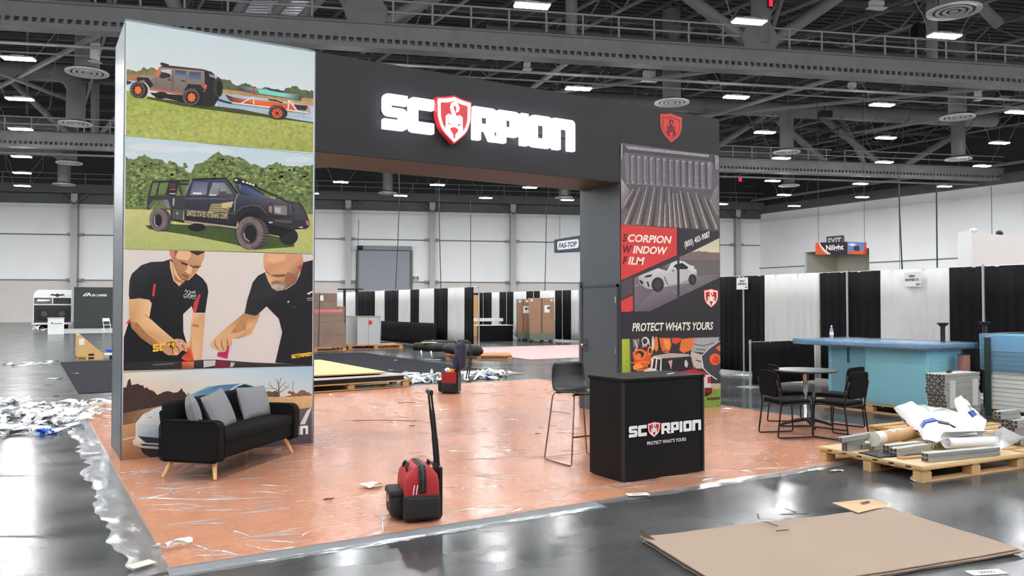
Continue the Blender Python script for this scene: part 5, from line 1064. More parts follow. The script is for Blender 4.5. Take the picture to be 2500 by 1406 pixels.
for sx_ in (-1, 1):
    # arm: rounded slab in profile
    P = rpoly([(-D/2, .165, .07), (D/2-.04, .165, .07), (D/2-.04, .56, .09), (-D/2, .56, .09)], 6)
    x = sx_*(L/2-.055); mb = MB(); mb.prism(P, x-.05, x+.05, 'x'); o = obj('arm', mb, M_sofa, sofa, smooth=35, bevel=.018)
    for xx in (x-.05, x+.05):
        mb = MB(); mb.tube([(xx, a, b) for a, b in P], .006, 5, closed=True); obj('piping', mb, M_sofa, o, smooth=True)
for sx_ in (-1, 1):
    for sy in (-1, 1):
        mb = MB(); mb.cyl((sx_*.74, sy*.29, 0), (sx_*.66, sy*.225, .19), .016, .027, n=14); obj('leg', mb, M_oak, sofa, smooth=40)
def cushion(lab, loc, rot, w_, h_, t_=.13):
    me = MB(); n = 14
    def f(sg):
        def g(u, v):
            x, y = u*2-1, v*2-1; k = (1-x*x)**.5*(1-y*y)**.5 if abs(x) < 1 and abs(y) < 1 else 0
            pin = 1-.05*(1-abs(x)**3)*(abs(y)**6)-.0; pin2 = 1-.05*(1-abs(y)**3)*(abs(x)**6)
            return (x*w_/2*pin2, sg*(t_/2*k**.75+.004), y*h_/2*pin)
        return g
    me.grid(f(-1), n, n); me.grid(lambda u, v: f(1)(1-u, v), n, n)
    t = thing('cushion', lab, 'cushion', (0, 0, 0)); t.location = loc; t.rotation_euler = rot
    obj('cover', me, M_cush, t, smooth=True)
    mb = MB(); P = [(x*w_/2, 0, y*h_/2) for x, y in ((-1,-1),(-.5,-.965),(0,-.95),(.5,-.965),(1,-1),(.965,-.5),(.95,0),(.965,.5),(1,1),(.5,.965),(0,.95),(-.5,.965),(-1,1),(-.965,.5),(-.95,0),(-.965,-.5))]
    mb.tube(P, .006, 5, closed=True); obj('piping', mb, mat('grey_piping', (120, 121, 124), rough=.9), t, smooth=True); return t
R45 = Matrix.Rotation(SA, 4, 'Z')
def on_sofa(x, y, z): return so+(R45 @ Vector((x, y, z)))
cushion('square light grey cushion leaning in the left of the sofa back', on_sofa(-.25, .0, .60), (math.radians(-22), math.radians(-8), SA+math.radians(6)), .42, .40)
cushion('wide light grey cushion against the right half of the sofa back', on_sofa(.46, .03, .60), (math.radians(-18), math.radians(3), SA), .56, .36)
cushion('grey cushion seen edge-on against the near left sofa arm', on_sofa(-.57, .07, .60), (math.radians(-14), math.radians(-8), SA+math.radians(40)), .38, .36, .13)
# ---- counter
cx0, cx1, cy0, cy1 = 3.985, 5.02, -3.775, -3.22
ct = thing('reception_counter', 'black reception counter with white wordmark and red shield', 'counter', ((cx0+cx1)/2, (cy0+cy1)/2, .018))
ox, oy = (cx0+cx1)/2, (cy0+cy1)/2
M_ctr = mat('counter_black', (11, 10, 12), rough=.55, spec=.2)
mb = MB(); mb.bb((cx0-ox+.004, cy0-oy+.004, 0), (cx1-ox-.004, cy1-oy-.004, .955)); obj('body', mb, M_ctr, ct, bevel=.004)
mb = MB(); mb.bb((cx0-ox-.01, cy0-oy-.012, .955), (cx1-ox+.01, cy1-oy+.01, .985)); obj('top', mb, M_ctr, ct, bevel=.005)
for s_ in (-1, 1):
    mb = MB(); mb.bb((s_*(cx1-cx0)/2-.012, cy0-oy-.004, 0), (s_*(cx1-cx0)/2+.012, cy0-oy+.02, .955)); obj('corner_profile', mb, M_blk, ct)
cp = Print(lambda px, py: onY(px, py, cy0)-Vector((ox, oy, .018)), FN, .006)
logo_print(cp, Vector((4.041-ox, cy0-oy, .438-.018)), Vector((1, 0, 0)), Vector((0, 0, 1)), .108, (4.985-4.041)/(6.62*.108), (222, 222, 222), (176, 44, 42))
m = MB(); text_on(m, "PROTECT WHAT'S YOURS", (4.266-ox, cy0-oy, .348-.018), (4.776-ox, cy0-oy, .348-.018), .034, FN, .025, 0, 0, 1.05); cp.faces(m.v, m.f, (210, 210, 212))
cp.build('wordmark_print', ct)['label'] = 'white wordmark with red shield and slogan'
p = fl(1637, 913, 1.004); t = thing('pen', 'small silver pen lying on the black counter', 'pen', (p.x, p.y, 1.003), .25)
mb = MB(); mb.cyl((-.06, 0, .005), (.05, 0, .005), .005, n=8); obj('barrel', mb, M_chrome, t, smooth=40)
mb = MB(); mb.cyl((.05, 0, .005), (.068, 0, .005), .005, .001, n=8); obj('tip', mb, M_blk, t)
# ---- bar stool
st = thing('bar_stool', 'black shell bar stool with thin bronze sled legs behind the counter', 'stool', (4.27, -2.66, .016), 0)
M_bz = mat('bronze_steel', (150, 128, 112), rough=.25, metal=.9)
def shell(u, v):
    # v: 0 front edge .. 1 top of back, u across
    x = (u-.5)*2; w_ = .23+.0*v
    prof = [(-.225, .745), (-.20, .762), (-.1, .752), (.0, .744), (.1, .745), (.165, .765), (.2, .82), (.222, .9), (.235, .98), (.245, 1.06)]
    t = v*(len(prof)-1); i = min(int(t), len(prof)-2); k = t-i; y = prof[i][0]*(1-k)+prof[i+1][0]*k; z = prof[i][1]*(1-k)+prof[i+1][1]*k
    c = (1-abs(x)**4)**.25 if v > .88 or v < .08 else 1
    wv = w_*(1-.10*max(0, v-.5)*2); wv *= (1-.12*max(0, (v-.9)/.1)**2) * (1-.12*max(0, (.08-v)/.08)**2)
    back = max(0, (v-.55)/.45)
    return (x*wv, y-.05*back*(x*x), z+.018*x*x*(1-back))
mb = MB(); mb.grid(shell, 16, 27); k = len(mb.v); fs = list(mb.f)
o = obj('shell', mb, M_blkpl, st, smooth=True); so_ = o.modifiers.new('thickness', 'SOLIDIFY'); so_.thickness = .014
for s_ in (-1, 1):
    pts = [(s_*.17, .17, .738), (s_*.19, .20, .725), (s_*.205, .215, .69), (s_*.285, .25, .03), (s_*.288, .24, .010), (s_*.29, .2, .008), (s_*.29, -.2, .008), (s_*.288, -.245, .012), (s_*.285, -.255, .035), (s_*.2, -.185, .70), (s_*.19, -.17, .728), (s_*.17, -.15, .736)]
    mb = MB(); mb.tube(pts, .0085, 8); obj('sled_leg', mb, M_bz, st, smooth=True)
for y, z in ((-.225, .30),):
    mb = MB(); mb.cyl((-.25, y, z), (.25, y, z), .0085, n=8); obj('footrest', mb, M_bz, st, smooth=40)
for y in (-.14, .15):
    mb = MB(); mb.cyl((-.19, y, .732), (.19, y, .732), .009, n=8); obj('seat_support', mb, M_blk, st, smooth=40)
# ---- round table
tb = thing('bistro_table', 'round bistro table with steel column between black chairs', 'table', (8.44, -2.30, .016))
mb = MB(); mb.lathe([(.0, .768), (.40, .768), (.42, .776), (.425, .785), (.42, .796), (0, .797)], n=40); obj('table_top', mb, mat('dark_laminate', (66, 66, 68), rough=.3), tb, smooth=40)
mb = MB(); mb.lathe([(.11, .768), (.07, .755), (.038, .72), (.034, .60), (.034, .1), (.05, .085)], n=20); obj('column', mb, M_chrome, tb, smooth=50)
for k in range(4):
    a = math.radians(45+90*k+12); mb = MB(); d = Vector((math.cos(a), math.sin(a), 0))
    mb.tube([d*.03+Vector((0, 0, .10)), d*.15+Vector((0, 0, .085)), d*.28+Vector((0, 0, .05)), d*.36+Vector((0, 0, .018))], .03, 8, rf=lambda t: 1-.45*t); obj('base_foot', mb, M_blk, tb, smooth=True)
# ---- stacking chairs
def chair(lab, loc, rz):
    t = thing('stacking_chair', lab, 'chair', loc, rz, 'black chairs around the bistro table')
    M_fr = mat('chair_steel', (26, 23, 23), rough=.4, metal=.3); M_up = mat('chair_fabric', (11, 10, 10), rough=.9, spec=.15, bump=.1, bscale=300)
    mb = MB(); mb.rbox((.02, 0, .45), (.44, .44, .06), .028, 3); obj('seat', mb, M_up, t, smooth=True)
    def bk(u, v):
        y = (u-.5)*2; return (-.215-.03*v-.035*(1-y*y), y*.225, .53+.31*v)
    P = rpoly([(-.225, .52, .07), (.225, .52, .07), (.215, .85, .07), (-.215, .85, .07)], 5)
    mb = MB(); n = len(P); vs = []
    for sg in (0, 1):
        for y, z in P: vs.append((-.20-.09*(z-.52)-.03*(1-(y/.225)**2)-.04*sg, y, z))
    fs = [tuple(range(n)), tuple(range(2*n-1, n-1, -1))]+[(i, n+i, n+(i+1) % n, (i+1) % n) for i in range(n)]
    mb.add(vs, fs); obj('backrest', mb, M_up, t, smooth=35, bevel=.008)
    for s_ in (-1, 1):
        pts = [(-.255, s_*.235, .74), (-.24, s_*.238, .66), (-.205, s_*.24, .48), (-.2, s_*.24, .40), (-.245, s_*.242, .05), (-.24, s_*.243, .018), (-.215, s_*.244, .010), (.2, s_*.244, .010), (.235, s_*.243, .016), (.245, s_*.242, .045), (.225, s_*.235, .38), (.215, s_*.232, .425), (.19, s_*.23, .435), (-.19, s_*.23, .42)]
        mb = MB(); mb.tube(pts, .0105, 8); obj('sled_leg', mb, M_fr, t, smooth=True)
    mb = MB(); mb.cyl((-.19, -.23, .42), (-.19, .23, .42), .01, n=8); obj('cross_bar', mb, M_fr, t, smooth=40)
    mb = MB(); mb.cyl((.19, -.23, .425), (.19, .23, .425), .01, n=8); obj('cross_bar', mb, M_fr, t, smooth=40)
    return t
zf = .017
def seat_at(lab, px, py, deg):      # px, py: middle of the backrest in the photo, about .69 m up
    p = fl(px, py, .70); a = math.radians(deg); chair(lab, (p.x+.24*math.cos(a), p.y+.24*math.sin(a), zf), a)
seat_at('black chair at the left of the bistro table, nearest the counter', 1876, 935, -20)
seat_at('black chair at the left of the bistro table, half hidden behind the nearer one', 1888, 918, -30)
seat_at('black chair at the right of the bistro table, nearest the pallet', 2094, 941, 97)
seat_at('black chair at the right of the bistro table, half hidden behind the nearer one', 2088, 926, 99)
# ---- rolling tool bags
M_rbag = mat('red_nylon', (160, 24, 32), rough=.6, var=.08, scale=8, bump=.1, bscale=120)
M_kbag = mat('black_nylon', (17, 16, 18), rough=.7, var=.1, scale=10, bump=.1, bscale=120)
def toolbag(lab, loc, rz, closed=True):
    t = thing('tool_bag', lab, 'tool bag', loc, rz)
    W, Dp, Hh = .29, .40, .40      # x across (handle at +x), y away
    mb = MB(); mb.rbox((0, 0, .105), (W, Dp, .21), .03, 3); obj('base', mb, M_kbag, t, smooth=True)
    # red upper part, tapering to the zip
    if closed:
        mb = MB(); a, b = W/2-.006, Dp/2-.008
        lv = [(.2, 1, 1), (.30, .99, .99), (.35, .92, .95), (.40, .62, .86), (.42, .30, .80)]
        vs = []; fs = []
        for z, kx, ky in lv:
            for x, y in rpoly([(-a*kx, -b*ky, .03), (a*kx, -b*ky, .03), (a*kx, b*ky, .03), (-a*kx, b*ky, .03)], 3): vs.append((x, y, z))
        n = len(vs)//len(lv)
        for i in range(len(lv)-1):
            for j in range(n): fs.append((i*n+j, i*n+(j+1) % n, (i+1)*n+(j+1) % n, (i+1)*n+j))
        fs.append(tuple((len(lv)-1)*n+j for j in range(n))); mb.add(vs, fs); obj('upper', mb, M_rbag, t, smooth=40)
        mb = MB(); mb.add([(x, y, z) for y, z in ((-.205, .22), (-.205, .33), (-.185, .395), (-.16, .427), (.16, .427), (.185, .395), (.205, .33)) for x in (-.028, .028)], [(2*i, 2*i+1, 2*i+3, 2*i+2) for i in range(6)]); o = obj('zip_flap', mb, M_kbag, t); o.modifiers.new('thickness', 'SOLIDIFY').thickness = .006
        mb = MB(); mb.tube([(0, -.208, .24), (0, -.208, .33), (0, -.188, .398), (0, -.16, .431), (0, .16, .431)], .005, 5); obj('zip', mb, mat('zip_grey', (70, 70, 72), rough=.4, metal=.5), t)
        for x in (-.075, -.05):
            mb = MB(); mb.tube([(x, -.201, .212), (x+.003, -.205, .25), (x+.012, -.199, .285)], .006, 5, flat=.5); obj('reflective_stripe', mb, M_white, t)
    else:
        mb = MB(); a, b = W/2-.006, Dp/2-.008
        for k, (x0, y0, x1, y1) in enumerate(((-a, -b, a, -b), (a, -b, a, b), (a, b, -a, b), (-a, b, -a, -b))):
            mb.add([(x0, y0, .2), (x1, y1, .2), (x1*1.03, y1*1.03, .40), (x0*1.03, y0*1.03, .40)], [(0,1,2,3)])
        o = obj('upper', mb, M_rbag, t); o.modifiers.new('thickness', 'SOLIDIFY').thickness = .012
        mb = MB(); mb.bb((-a, -b, .28), (a, b, .3)); obj('inner_floor', mb, M_kbag, t)
        for lab_, m_, c_, r_ in (('contents_cap', mat('yellow_cap', (240, 176, 44), rough=.5), (.02, -.04, .41), (.08, .07, .05)), ('contents_can', mat('red_can', (200, 40, 50), rough=.4), (.08, .08, .43), (.04, .04, .07)), ('contents_cloth', M_wfilm, (-.07, 0, .42), (.06, .08, .06))):
            mb = MB(); mb.sphere(c_, r_, 12, 8); obj(lab_, mb, m_, t, smooth=True)
    # carry loops
    for y in (-.07, .07) if closed else ():
        pass
    for x, ang in ((-.10, 1), (.10, 1)):
        pts = [(x, -.10, .36), (x*1.0-.012*math.copysign(1, x)*-1, -.085, .405), (x*.9, -.05, .43), (x*.9, .05, .43), (x, .085, .405), (x, .10, .36)]
        mb = MB(); mb.tube(pts, .014, 6, flat=.5); obj('carry_loop', mb, M_kbag, t, smooth=True)
    # side pocket on the left
    mb = MB(); mb.rbox((-W/2-.035, .01, .115), (.12, .27, .20), .05, 4); pk = obj('side_pocket', mb, M_kbag, t, smooth=True)
    mb = MB(); mb.rbox((-W/2-.042, .01, .205), (.125, .28, .06), .028, 3); obj('pocket_flap', mb, M_kbag, pk, smooth=True)
    mb = MB(); mb.add([(-W/2-.097, -.03, .13), (-W/2-.097, .03, .13), (-W/2-.097, .012, .17), (-W/2-.097, .03, .20), (-W/2-.097, -.03, .20), (-W/2-.097, -.012, .17)], [(0,5,4), (0,1,2,5), (5,2,3,4)][1:]); obj('pocket_mark', mb, M_white, pk)
    mb = MB(); mb.rbox((0, -Dp/2-.012, .11), (W*.86, .03, .16), .012, 2); obj('front_pocket', mb, M_kbag, t, smooth=True)
    # wheels and telescopic handle on the right side
    for y in (-.15, .15):
        mb = MB(); mb.cyl((W/2-.02, y-.02, .035), (W/2-.02, y+.02, .035), .036, n=16); obj('wheel', mb, M_blkpl, t, smooth=40)
    mb = MB(); mb.bb((W/2, -.14, .02), (W/2+.025, .14, .40)); obj('back_frame', mb, M_blkpl, t)
    for y in (-.06, .06):
        mb = MB(); mb.cyl((W/2+.018, y, .3), (W/2-.01, y, .62), .014, n=8); mb.cyl((W/2-.01, y, .62), (W/2-.035, y, .84), .0115, n=8); mb.cyl((W/2-.035, y, .84), (W/2-.05, y, .97), .009, n=8); obj('handle_tube', mb, M_blkpl, t, smooth=40)
    mb = MB(); mb.rbox((W/2-.053, 0, .985), (.035, .17, .045), .016, 3); obj('grip', mb, M_blkpl, t, smooth=True)
    return t
toolbag('red and black rolling tool bag with raised handle in the foreground', (1.80, -3.86, .02), math.radians(-14))
toolbag('open red and black rolling tool bag with a jacket hung on its handle', (6.17, 4.18, .02), math.radians(-40), False)
# jacket hanging on the far handle
jk = thing('backpack', 'navy backpack hung on the handle of the far tool bag', 'backpack', (6.25, 4.12, 0), math.radians(-40))
M_navy = mat('navy_cloth', (52, 56, 78), rough=.85, var=.15, scale=6, bump=.4, bscale=14)
mb = MB(); mb.rbox((.09, .02, .74), (.20, .30, .52), .09, 4); mb.v = [(x+.03*mnoise.noise(Vector((x*6, y*6, z*5))), y+.04*mnoise.noise(Vector((x*7+5, y*6, z*4))), z+.02*mnoise.noise(Vector((x*5, y*5+9, z*5)))) for x, y, z in mb.v]; obj('body', mb, M_navy, jk, smooth=True)
mb = MB(); mb.rbox((.0, -.06, .62), (.1, .2, .26), .05, 3); obj('front_pocket', mb, M_navy, jk, smooth=True)
for y in (-.08, .08):
    mb = MB(); mb.tube([(.14, y, .98), (.2, y, 1.03), (.27, y, .98), (.3, y*1.1, .75), (.26, y*1.3, .5), (.22, y*1.4, .3)], .022, 6, flat=.35); obj('shoulder_strap', mb, M_kbag, jk, smooth=True)
# ================================================================== PALLETS (one builder for all)
M_pal = mat('pallet_pine', (190, 152, 104), rough=.8, var=.1, scale=5, stretch=(1, 6, 1))
M_pal_o = mat('pallet_orange', (190, 132, 82), rough=.8, var=.1, scale=5)
M_ply = mat('plywood', (200, 174, 134), rough=.7, var=.05, scale=4)
def pallet(lab, loc, rz, L, W, m=None, boards=7, h=.14, sheet=False):
    t = thing('pallet', lab, 'pallet', loc, rz); m = m or M_pal
    for i in range(boards):
        y = -W/2+.05+(W-.1)*i/(boards-1); mb = MB(); mb.box((0, y, h-.01), (L, (W-.1)/(boards-1)*.68, .02)); obj('deck_board', mb, m, t)
    for x in (-L/2+.07, 0, L/2-.07):
        mb = MB(); mb.box((x, 0, h-.031), (.1, W, .02)); obj('stringer_board', mb, m, t)
        for y in (-W/2+.05, 0, W/2-.05): mb = MB(); mb.box((x, y, h/2-.012), (.14, .1, h-.062)); obj('block', mb, m, t)
    for y in (-W/2+.05, 0, W/2-.05): mb = MB(); mb.box((0, y, .009), (L, .1, .018)); obj('bottom_board', mb, m, t)
    if sheet: mb = MB(); mb.box((0, 0, h+.008), (L, W, .016)); obj('plywood_deck', mb, M_ply, t)
    return t
# ================================================================== DRAPE RUNS
M_bdr = mat('black_drape', (22, 21, 24), rough=.9, var=.15, scale=6, spec=.15)
M_wdr = mat('white_drape', (200, 200, 197), rough=.85, spec=.2)
M_pipe = mat('pipe_aluminium', (188, 190, 190), rough=.35, metal=.7)
def drape(p0, p1, z0, z1, m, lab, group=None, fold=.16, seed=0):
    p0, p1 = Vector((p0[0], p0[1], 0)), Vector((p1[0], p1[1], 0)); L = (p1-p0).length; d = (p1-p0)/L; o_ = Vector((d.y, -d.x, 0)); n = max(6, int(L/fold)*6); rnd = random.Random(seed); ph = rnd.random()*6
    def f(u, v):
        s = u*L; a = .022*(1-.6*v)*math.sin(2*math.pi*s/fold+ph+.8*math.sin(s*3+ph))+.012*math.sin(s*9+ph*2); q = p0+d*(s+.02*math.sin(v*3+ph)*math.sin(u*math.pi))+o_*a
        return (q.x, q.y, z0+(z1-z0)*v)
    m_ = MB(); m_.grid(f, n, 4); o = obj('drape', m_, m, smooth=True); o.modifiers.new('thickness', 'SOLIDIFY').thickness = .006
    return tag(o, lab, 'drape', group)
def upright(x, y, h, lab, nm='drape_pole', group='pipe uprights of the drape runs'):
    t = thing(nm, lab, 'pole', (x, y, 0), 0, group)
    mb = MB(); mb.cyl((0, 0, .01), (0, 0, h), .024, n=10); obj('pipe', mb, M_pipe, t, smooth=40)
    mb = MB(); mb.bb((-.2, -.2, 0), (.2, .2, .012)); obj('base_plate', mb, M_pipe, t)
    return t
def rod(a, b, lab):
    mb = MB(); mb.cyl(a, b, .018, n=8); tag(obj('drape_rod', mb, M_pipe, smooth=40), lab, 'rod')
XD = 14.15
segs = [(None, 1868, 'b', 'black drape right beside the arch in the right drape run'), (1868, 2000, 'w', 'white drape left of the hanging orange sign in the right drape run'), (2000, 2066, 'b', 'narrow black drape between the white drape and a pole in the right run'), (2070, 2150, 'b', 'black drape right of the pole above the blue wrapped crate'), (2150, 2318, 'w', 'white drape with a name card in the right drape run'), (2318, 2398, 'b', 'black drape between the white drape and the second pole'), (2403, None, 'b', 'black drape at the right edge of the picture')]
for i, (a, b, k, lab) in enumerate(segs):
    y0 = 7.2 if a is None else onX(a, 660, XD).y; y1 = -3.6 if b is None else onX(b, 660, XD).y
    drape((XD, y0), (XD, y1), .1, 2.43, M_bdr if k == 'b' else M_wdr, lab, 'right drape run', seed=i, fold=.2)
rod((XD+.03, 7.2, 2.42), (XD+.03, -3.6, 2.42), 'pipe rail along the top of the right drape run')
for px, h, lab in ((2068, 2.46, 'aluminium pole between two black drapes above the blue crate'), (2400, 2.46, 'aluminium pole near the right edge in the right drape run'), (1815, 2.46, 'aluminium pole showing through the black drape beside the arch')):
    p = onX(px, 660, XD-.06 if px != 1815 else XD-.05); upright(p.x, p.y, h, lab)
drape((12.12, 2.0), (14.1, 2.0), .05, .94, M_bdr, 'waist-high black drape behind the bistro table', seed=31)
rod((12.07, 2.03, .93), (14.1, 2.03, .93), 'low pipe rail of the waist-high drape')
upright(12.07, 2.0, .99, 'short aluminium pole at the end of the waist-high drape')
def card_sign(p, w_, h_, lines, lab, rz=math.radians(-90)):
    t = thing('name_card', lab, 'sign', p, rz); mb = MB(); mb.box((0, 0, 0), (w_, .008, h_)); obj('card', mb, M_paper, t)
    mb = MB()
    for s_, x0, x1, z, hh in lines: text_on(mb, s_, (x0*w_, -.005, z*h_), (x1*w_, -.005, z*h_), hh*h_, (0, -1, 0), .04)
    obj('lettering', mb, M_black, t)
p = onX(1812, 692, XD-.12); card_sign(p, .36, .29, [('AMERICAN', -.22, .24, .14, .14), ('ADVENTURE LAB', -.36, .36, -.1, .14), ('86027', .26, .46, -.38, .12)], 'white name card on the pole of the black drape beside the arch')
p = onX(2228, 682, XD-.08); card_sign(p, .36, .28, [('COSMOK', -.24, .16, .16, .16), ('INDUSTRIES LTD.', -.42, .38, -.1, .16), ('56219', .2, .46, -.42, .14)], 'white name card pinned on the white drape above the blue crate')
# ---- back run
XB = 14.1
seq = [(770, 801, 'b'), (801, 868, 'w'), (868, 916, 'b'), (916, 938, 'w'), (938, 974, 'b'), (974, 1002, 'w'), (1002, 1024, 'b'), (1024, 1060, 'w'), (1060, 1094, 'b'), (1094, 1134, 'w'), (1134, 1155, 'b')]
cnt = {'b': 0, 'w': 0}
for i, (a, b, k) in enumerate(seq):
    cnt[k] += 1; lab = '%s drape, %s %s one from the left in the long run under the roller door' % ('black' if k == 'b' else 'white', ORD[cnt[k]-1], 'black' if k == 'b' else 'white')
    drape((XB, onX(a, 706, XB).y), (XB, onX(b, 706, XB).y), .2, 2.44, M_bdr if k == 'b' else M_wdr, lab, 'back drape run', seed=50+i, fold=.3)
upright(XB, 17.45, 2.5, 'slim white pole at the near end of the long back drape run'); rod((XB+.03, 17.5, 2.43), (XB+.03, 36, 2.43), 'pipe rail along the long back drape run')
drape((13.65, 26.4), (13.65, 20.3), .03, .98, M_bdr, 'low black drape before the long back drape run', seed=70)
upright(13.65, 26.5, 1.0, 'short white pole at the far end of the low black drape')
XC = 21.0
seq = [(1140, 1201, 'b'), (1201, 1219, 'w'), (1219, 1253, 'b'), (1253, 1285, 'w'), (1285, 1318, 'b'), (1318, 1355, 'w'), (1355, 1395, 'b'), (1395, 1430, 'w'), (1430, 1480, 'b'), (1480, 1520, 'w')]
cnt = {'b': 0, 'w': 0}
for i, (a, b, k) in enumerate(seq):
    cnt[k] += 1; lab = '%s drape, %s %s one from the left in the run behind the wrapped boxes' % ('black' if k == 'b' else 'white', ORD[cnt[k]-1], 'black' if k == 'b' else 'white')
    drape((XC, onX(a, 712, XC).y), (XC, onX(b, 712, XC).y), .1, 2.44, M_bdr if k == 'b' else M_wdr, lab, 'far drape run', seed=90+i, fold=.3)
for i, px in enumerate((1180, 1237, 1303, 1373)):
    p = onX(px, 712, XC-.06); upright(p.x, p.y, 2.45, 'white pole, %s from the left in the far drape run' % ORD[i])
# ---- table, shelf, wood panel and wrapped boxes by the far run
t = thing('skirted_table', 'white topped table with black skirt by the far drape run', 'table', (18.55, 23.9, 0), math.radians(-12))
mb = MB(); mb.rbox((0, 0, .375), (1.6, .75, .75), .03, 2); obj('skirt', mb, M_bdr, t, smooth=40)
mb = MB(); mb.box((-.15, 0, .765), (1.9, .8, .025)); obj('table_top', mb, M_white, t)
t = thing('display_shelf', 'white shelf rail behind the skirted table', 'shelf', (19.3, 26.6, 0), math.radians(-20))
mb = MB(); mb.box((0, 0, .98), (2.2, .4, .16)); obj('shelf_board', mb, M_white, t)
for x in (-1.0, 1.0): mb = MB(); mb.box((x, 0, .45), (.06, .06, .9)); obj('leg', mb, M_white, t)
p = onX(1161, 750, 20.6); t = thing('wooden_plank', 'narrow tan wooden panel standing behind the pole of the long drape run', 'panel', (p.x, p.y, .0), math.radians(-60))
mb = MB(); mb.box((0, 0, 1.15), (.4, .05, 2.3)); obj('board', mb, mat('tan_wood', (196, 148, 92), rough=.7, var=.06), t); mb = MB(); mb.box((.12, -.03, 1.6), (.04, .02, .04)); obj('knob', mb, M_black, t)
M_kraft = mat('kraft_box', (186, 138, 98), rough=.85, var=.06, scale=3)
M_kraft2 = mat('kraft_box_dull', (166, 132, 106), rough=.8, var=.08, scale=3)
M_bluef = film_mat('blue_wrap', (.56, .90, 1.0), .04, .10, .5, 7, (1, 6, 6), .08)
M_bluef2 = film_mat('blue_wrap_dense', (.34, .70, .93), .08, .10, .6, 7, (1, 6, 6), .10)
M_clrf = film_mat('pallet_wrap', (.96, .96, .96), .04, .16, .5, 7, (1, 1, 6), .06)
for (px0, px1, dep, zt, lab) in ((1264, 1291, .9, 2.02, 'tall wrapped cardboard box, left of the pair by the far drapes'), (1293, 1352, -.25, 2.06, 'tall wrapped cardboard box, right of the pair by the far drapes')):
    a, b = CAM+ray(px0, 800)*(37.6+dep), CAM+ray(px1, 800)*(37.6+dep); a.z = b.z = 0; ang = math.atan2((b-a).y, (b-a).x)+.06; L = (b-a).length
    t = thing('tall_box', lab, 'box', (a.x, a.y, .0), ang, 'tall wrapped boxes')
    mb = MB(); mb.bb((0, 0, .12), (L, .85, zt)); obj('carton', mb, M_kraft, t)
    mb = MB(); mb.bb((-.01, -.01, .11), (L+.01, .86, .42)); obj('blue_film_band', mb, M_bluef, t)
    mb = MB(); mb.bb((-.006, -.006, .42), (L+.006, .856, zt+.01)); obj('clear_wrap', mb, M_clrf, t)
    mb = MB(); mb.box((0+L*.72, -.012, zt-.5), (.24, .004, .34)); obj('label', mb, M_paper, t); mb = MB(); mb.cyl((L*.78, -.015, zt-.46), (L*.78, -.018, zt-.46), .06, n=12); obj('round_mark', mb, M_black, t)
    mb = MB(); mb.bb((L*.48, -.013, .4), (L*.53, -.008, zt)); obj('strap', mb, mat('dark_strap', (70, 62, 58), rough=.6), t)
    for xx in (.04, L-.16): mb = MB(); mb.cyl((xx+.06, -.014, zt-.1), (xx+.06, -.017, zt-.1), .06, n=10); obj('sticker', mb, M_paper, t)
    for xx in (.05, L/2, L-.15): mb = MB(); mb.bb((xx, .0, 0), (xx+.1, .85, .11)); obj('skid', mb, M_black, t)
# white folded film on the floor by the far drapes
heap('film_scrap', 'crumpled clear film left of the tall wrapped boxes', [((1243, 800), (1248, 824), .12)], M_wfilm, .5, 24, seed=14)
heap('film_scrap', 'flat clear film on the floor right of the tall wrapped boxes', [((1362, 828), (1412, 824), .35)], M_torn, .15, 40, seed=15)
# pale pink carpet further back, black carpet
mb = MB(); mb.add([(12.75, 11.6, .001), (20.4, 11.6, .001), (20.4, 18.6, .001), (14.7, 18.8, .001), (12.75, 14.6, .001), (12.75, 11.6, .012), (20.4, 11.6, .012), (20.4, 18.6, .012), (14.7, 18.8, .012), (12.75, 14.6, .012)], [(4,3,2,1,0), (5,6,7,8,9)]+[(i, (i+1) % 5, 5+(i+1) % 5, 5+i) for i in range(5)])
tag(obj('carpet', mb, mat('pale_pink', (184, 156, 154), rough=.85, var=.05, scale=1.5, bump=.2, bscale=4)), 'pale pink film-covered carpet beyond the aisle', 'carpet')
mb = MB(); mb.bb((-.02, 7.85, .001), (9.55, 17.9, .012)); tag(obj('carpet', mb, mat('black_carpet', (30, 31, 37), rough=.95, var=.08, scale=2, spec=.1)), 'large black carpet square behind the arch', 'carpet')
for px, py in ((182, 912), (965, 880), (955, 904), (992, 908), (232, 870)):
    scrap(px, py, .14, .05, M_paper, 'tiny white scrap on the black carpet, %s' % {182: 'near its left edge', 965: 'in its right half', 955: 'beside the yellow panels', 992: 'near its front right corner', 232: 'far left'}[px], 'paper', .01, .3, z=.014)
# ---- stack of panels on a pallet behind the arch
pallet('wide pallet carrying the yellow and grey panels behind the arch', (4.6, 6.1, .02), .09, 2.6, 1.1, boards=6)
t = thing('display_board', 'large pale yellow panel lying on the stack behind the arch', 'panel', (0, 0, 0)); mb = MB(); mb.bb((2.7, 5.75, .31), (5.5, 10.2, .335)); obj('board', mb, mat('yellow_board', (200, 172, 122), rough=.7, var=.06, scale=2), t)
t = thing('display_board', 'grey panel sticking out under the yellow panel', 'panel', (0, 0, 0)); mb = MB(); mb.add([(2.7, 5.35, .26), (5.95, 5.75, .26), (5.3, 7.6, .26), (2.7, 7.4, .26), (2.7, 5.35, .275), (5.95, 5.75, .275), (5.3, 7.6, .275), (2.7, 7.4, .275)], [(3,2,1,0), (4,5,6,7), (0,1,5,4), (1,2,6,5), (2,3,7,6), (3,0,4,7)]); obj('board', mb, mat('grey_board', (146, 148, 150), rough=.4), t)
mb = MB(); mb.bar((2.7, 5.34, .27), (5.95, 5.74, .27), .03, .035); obj('edge_strip', mb, M_white, t)
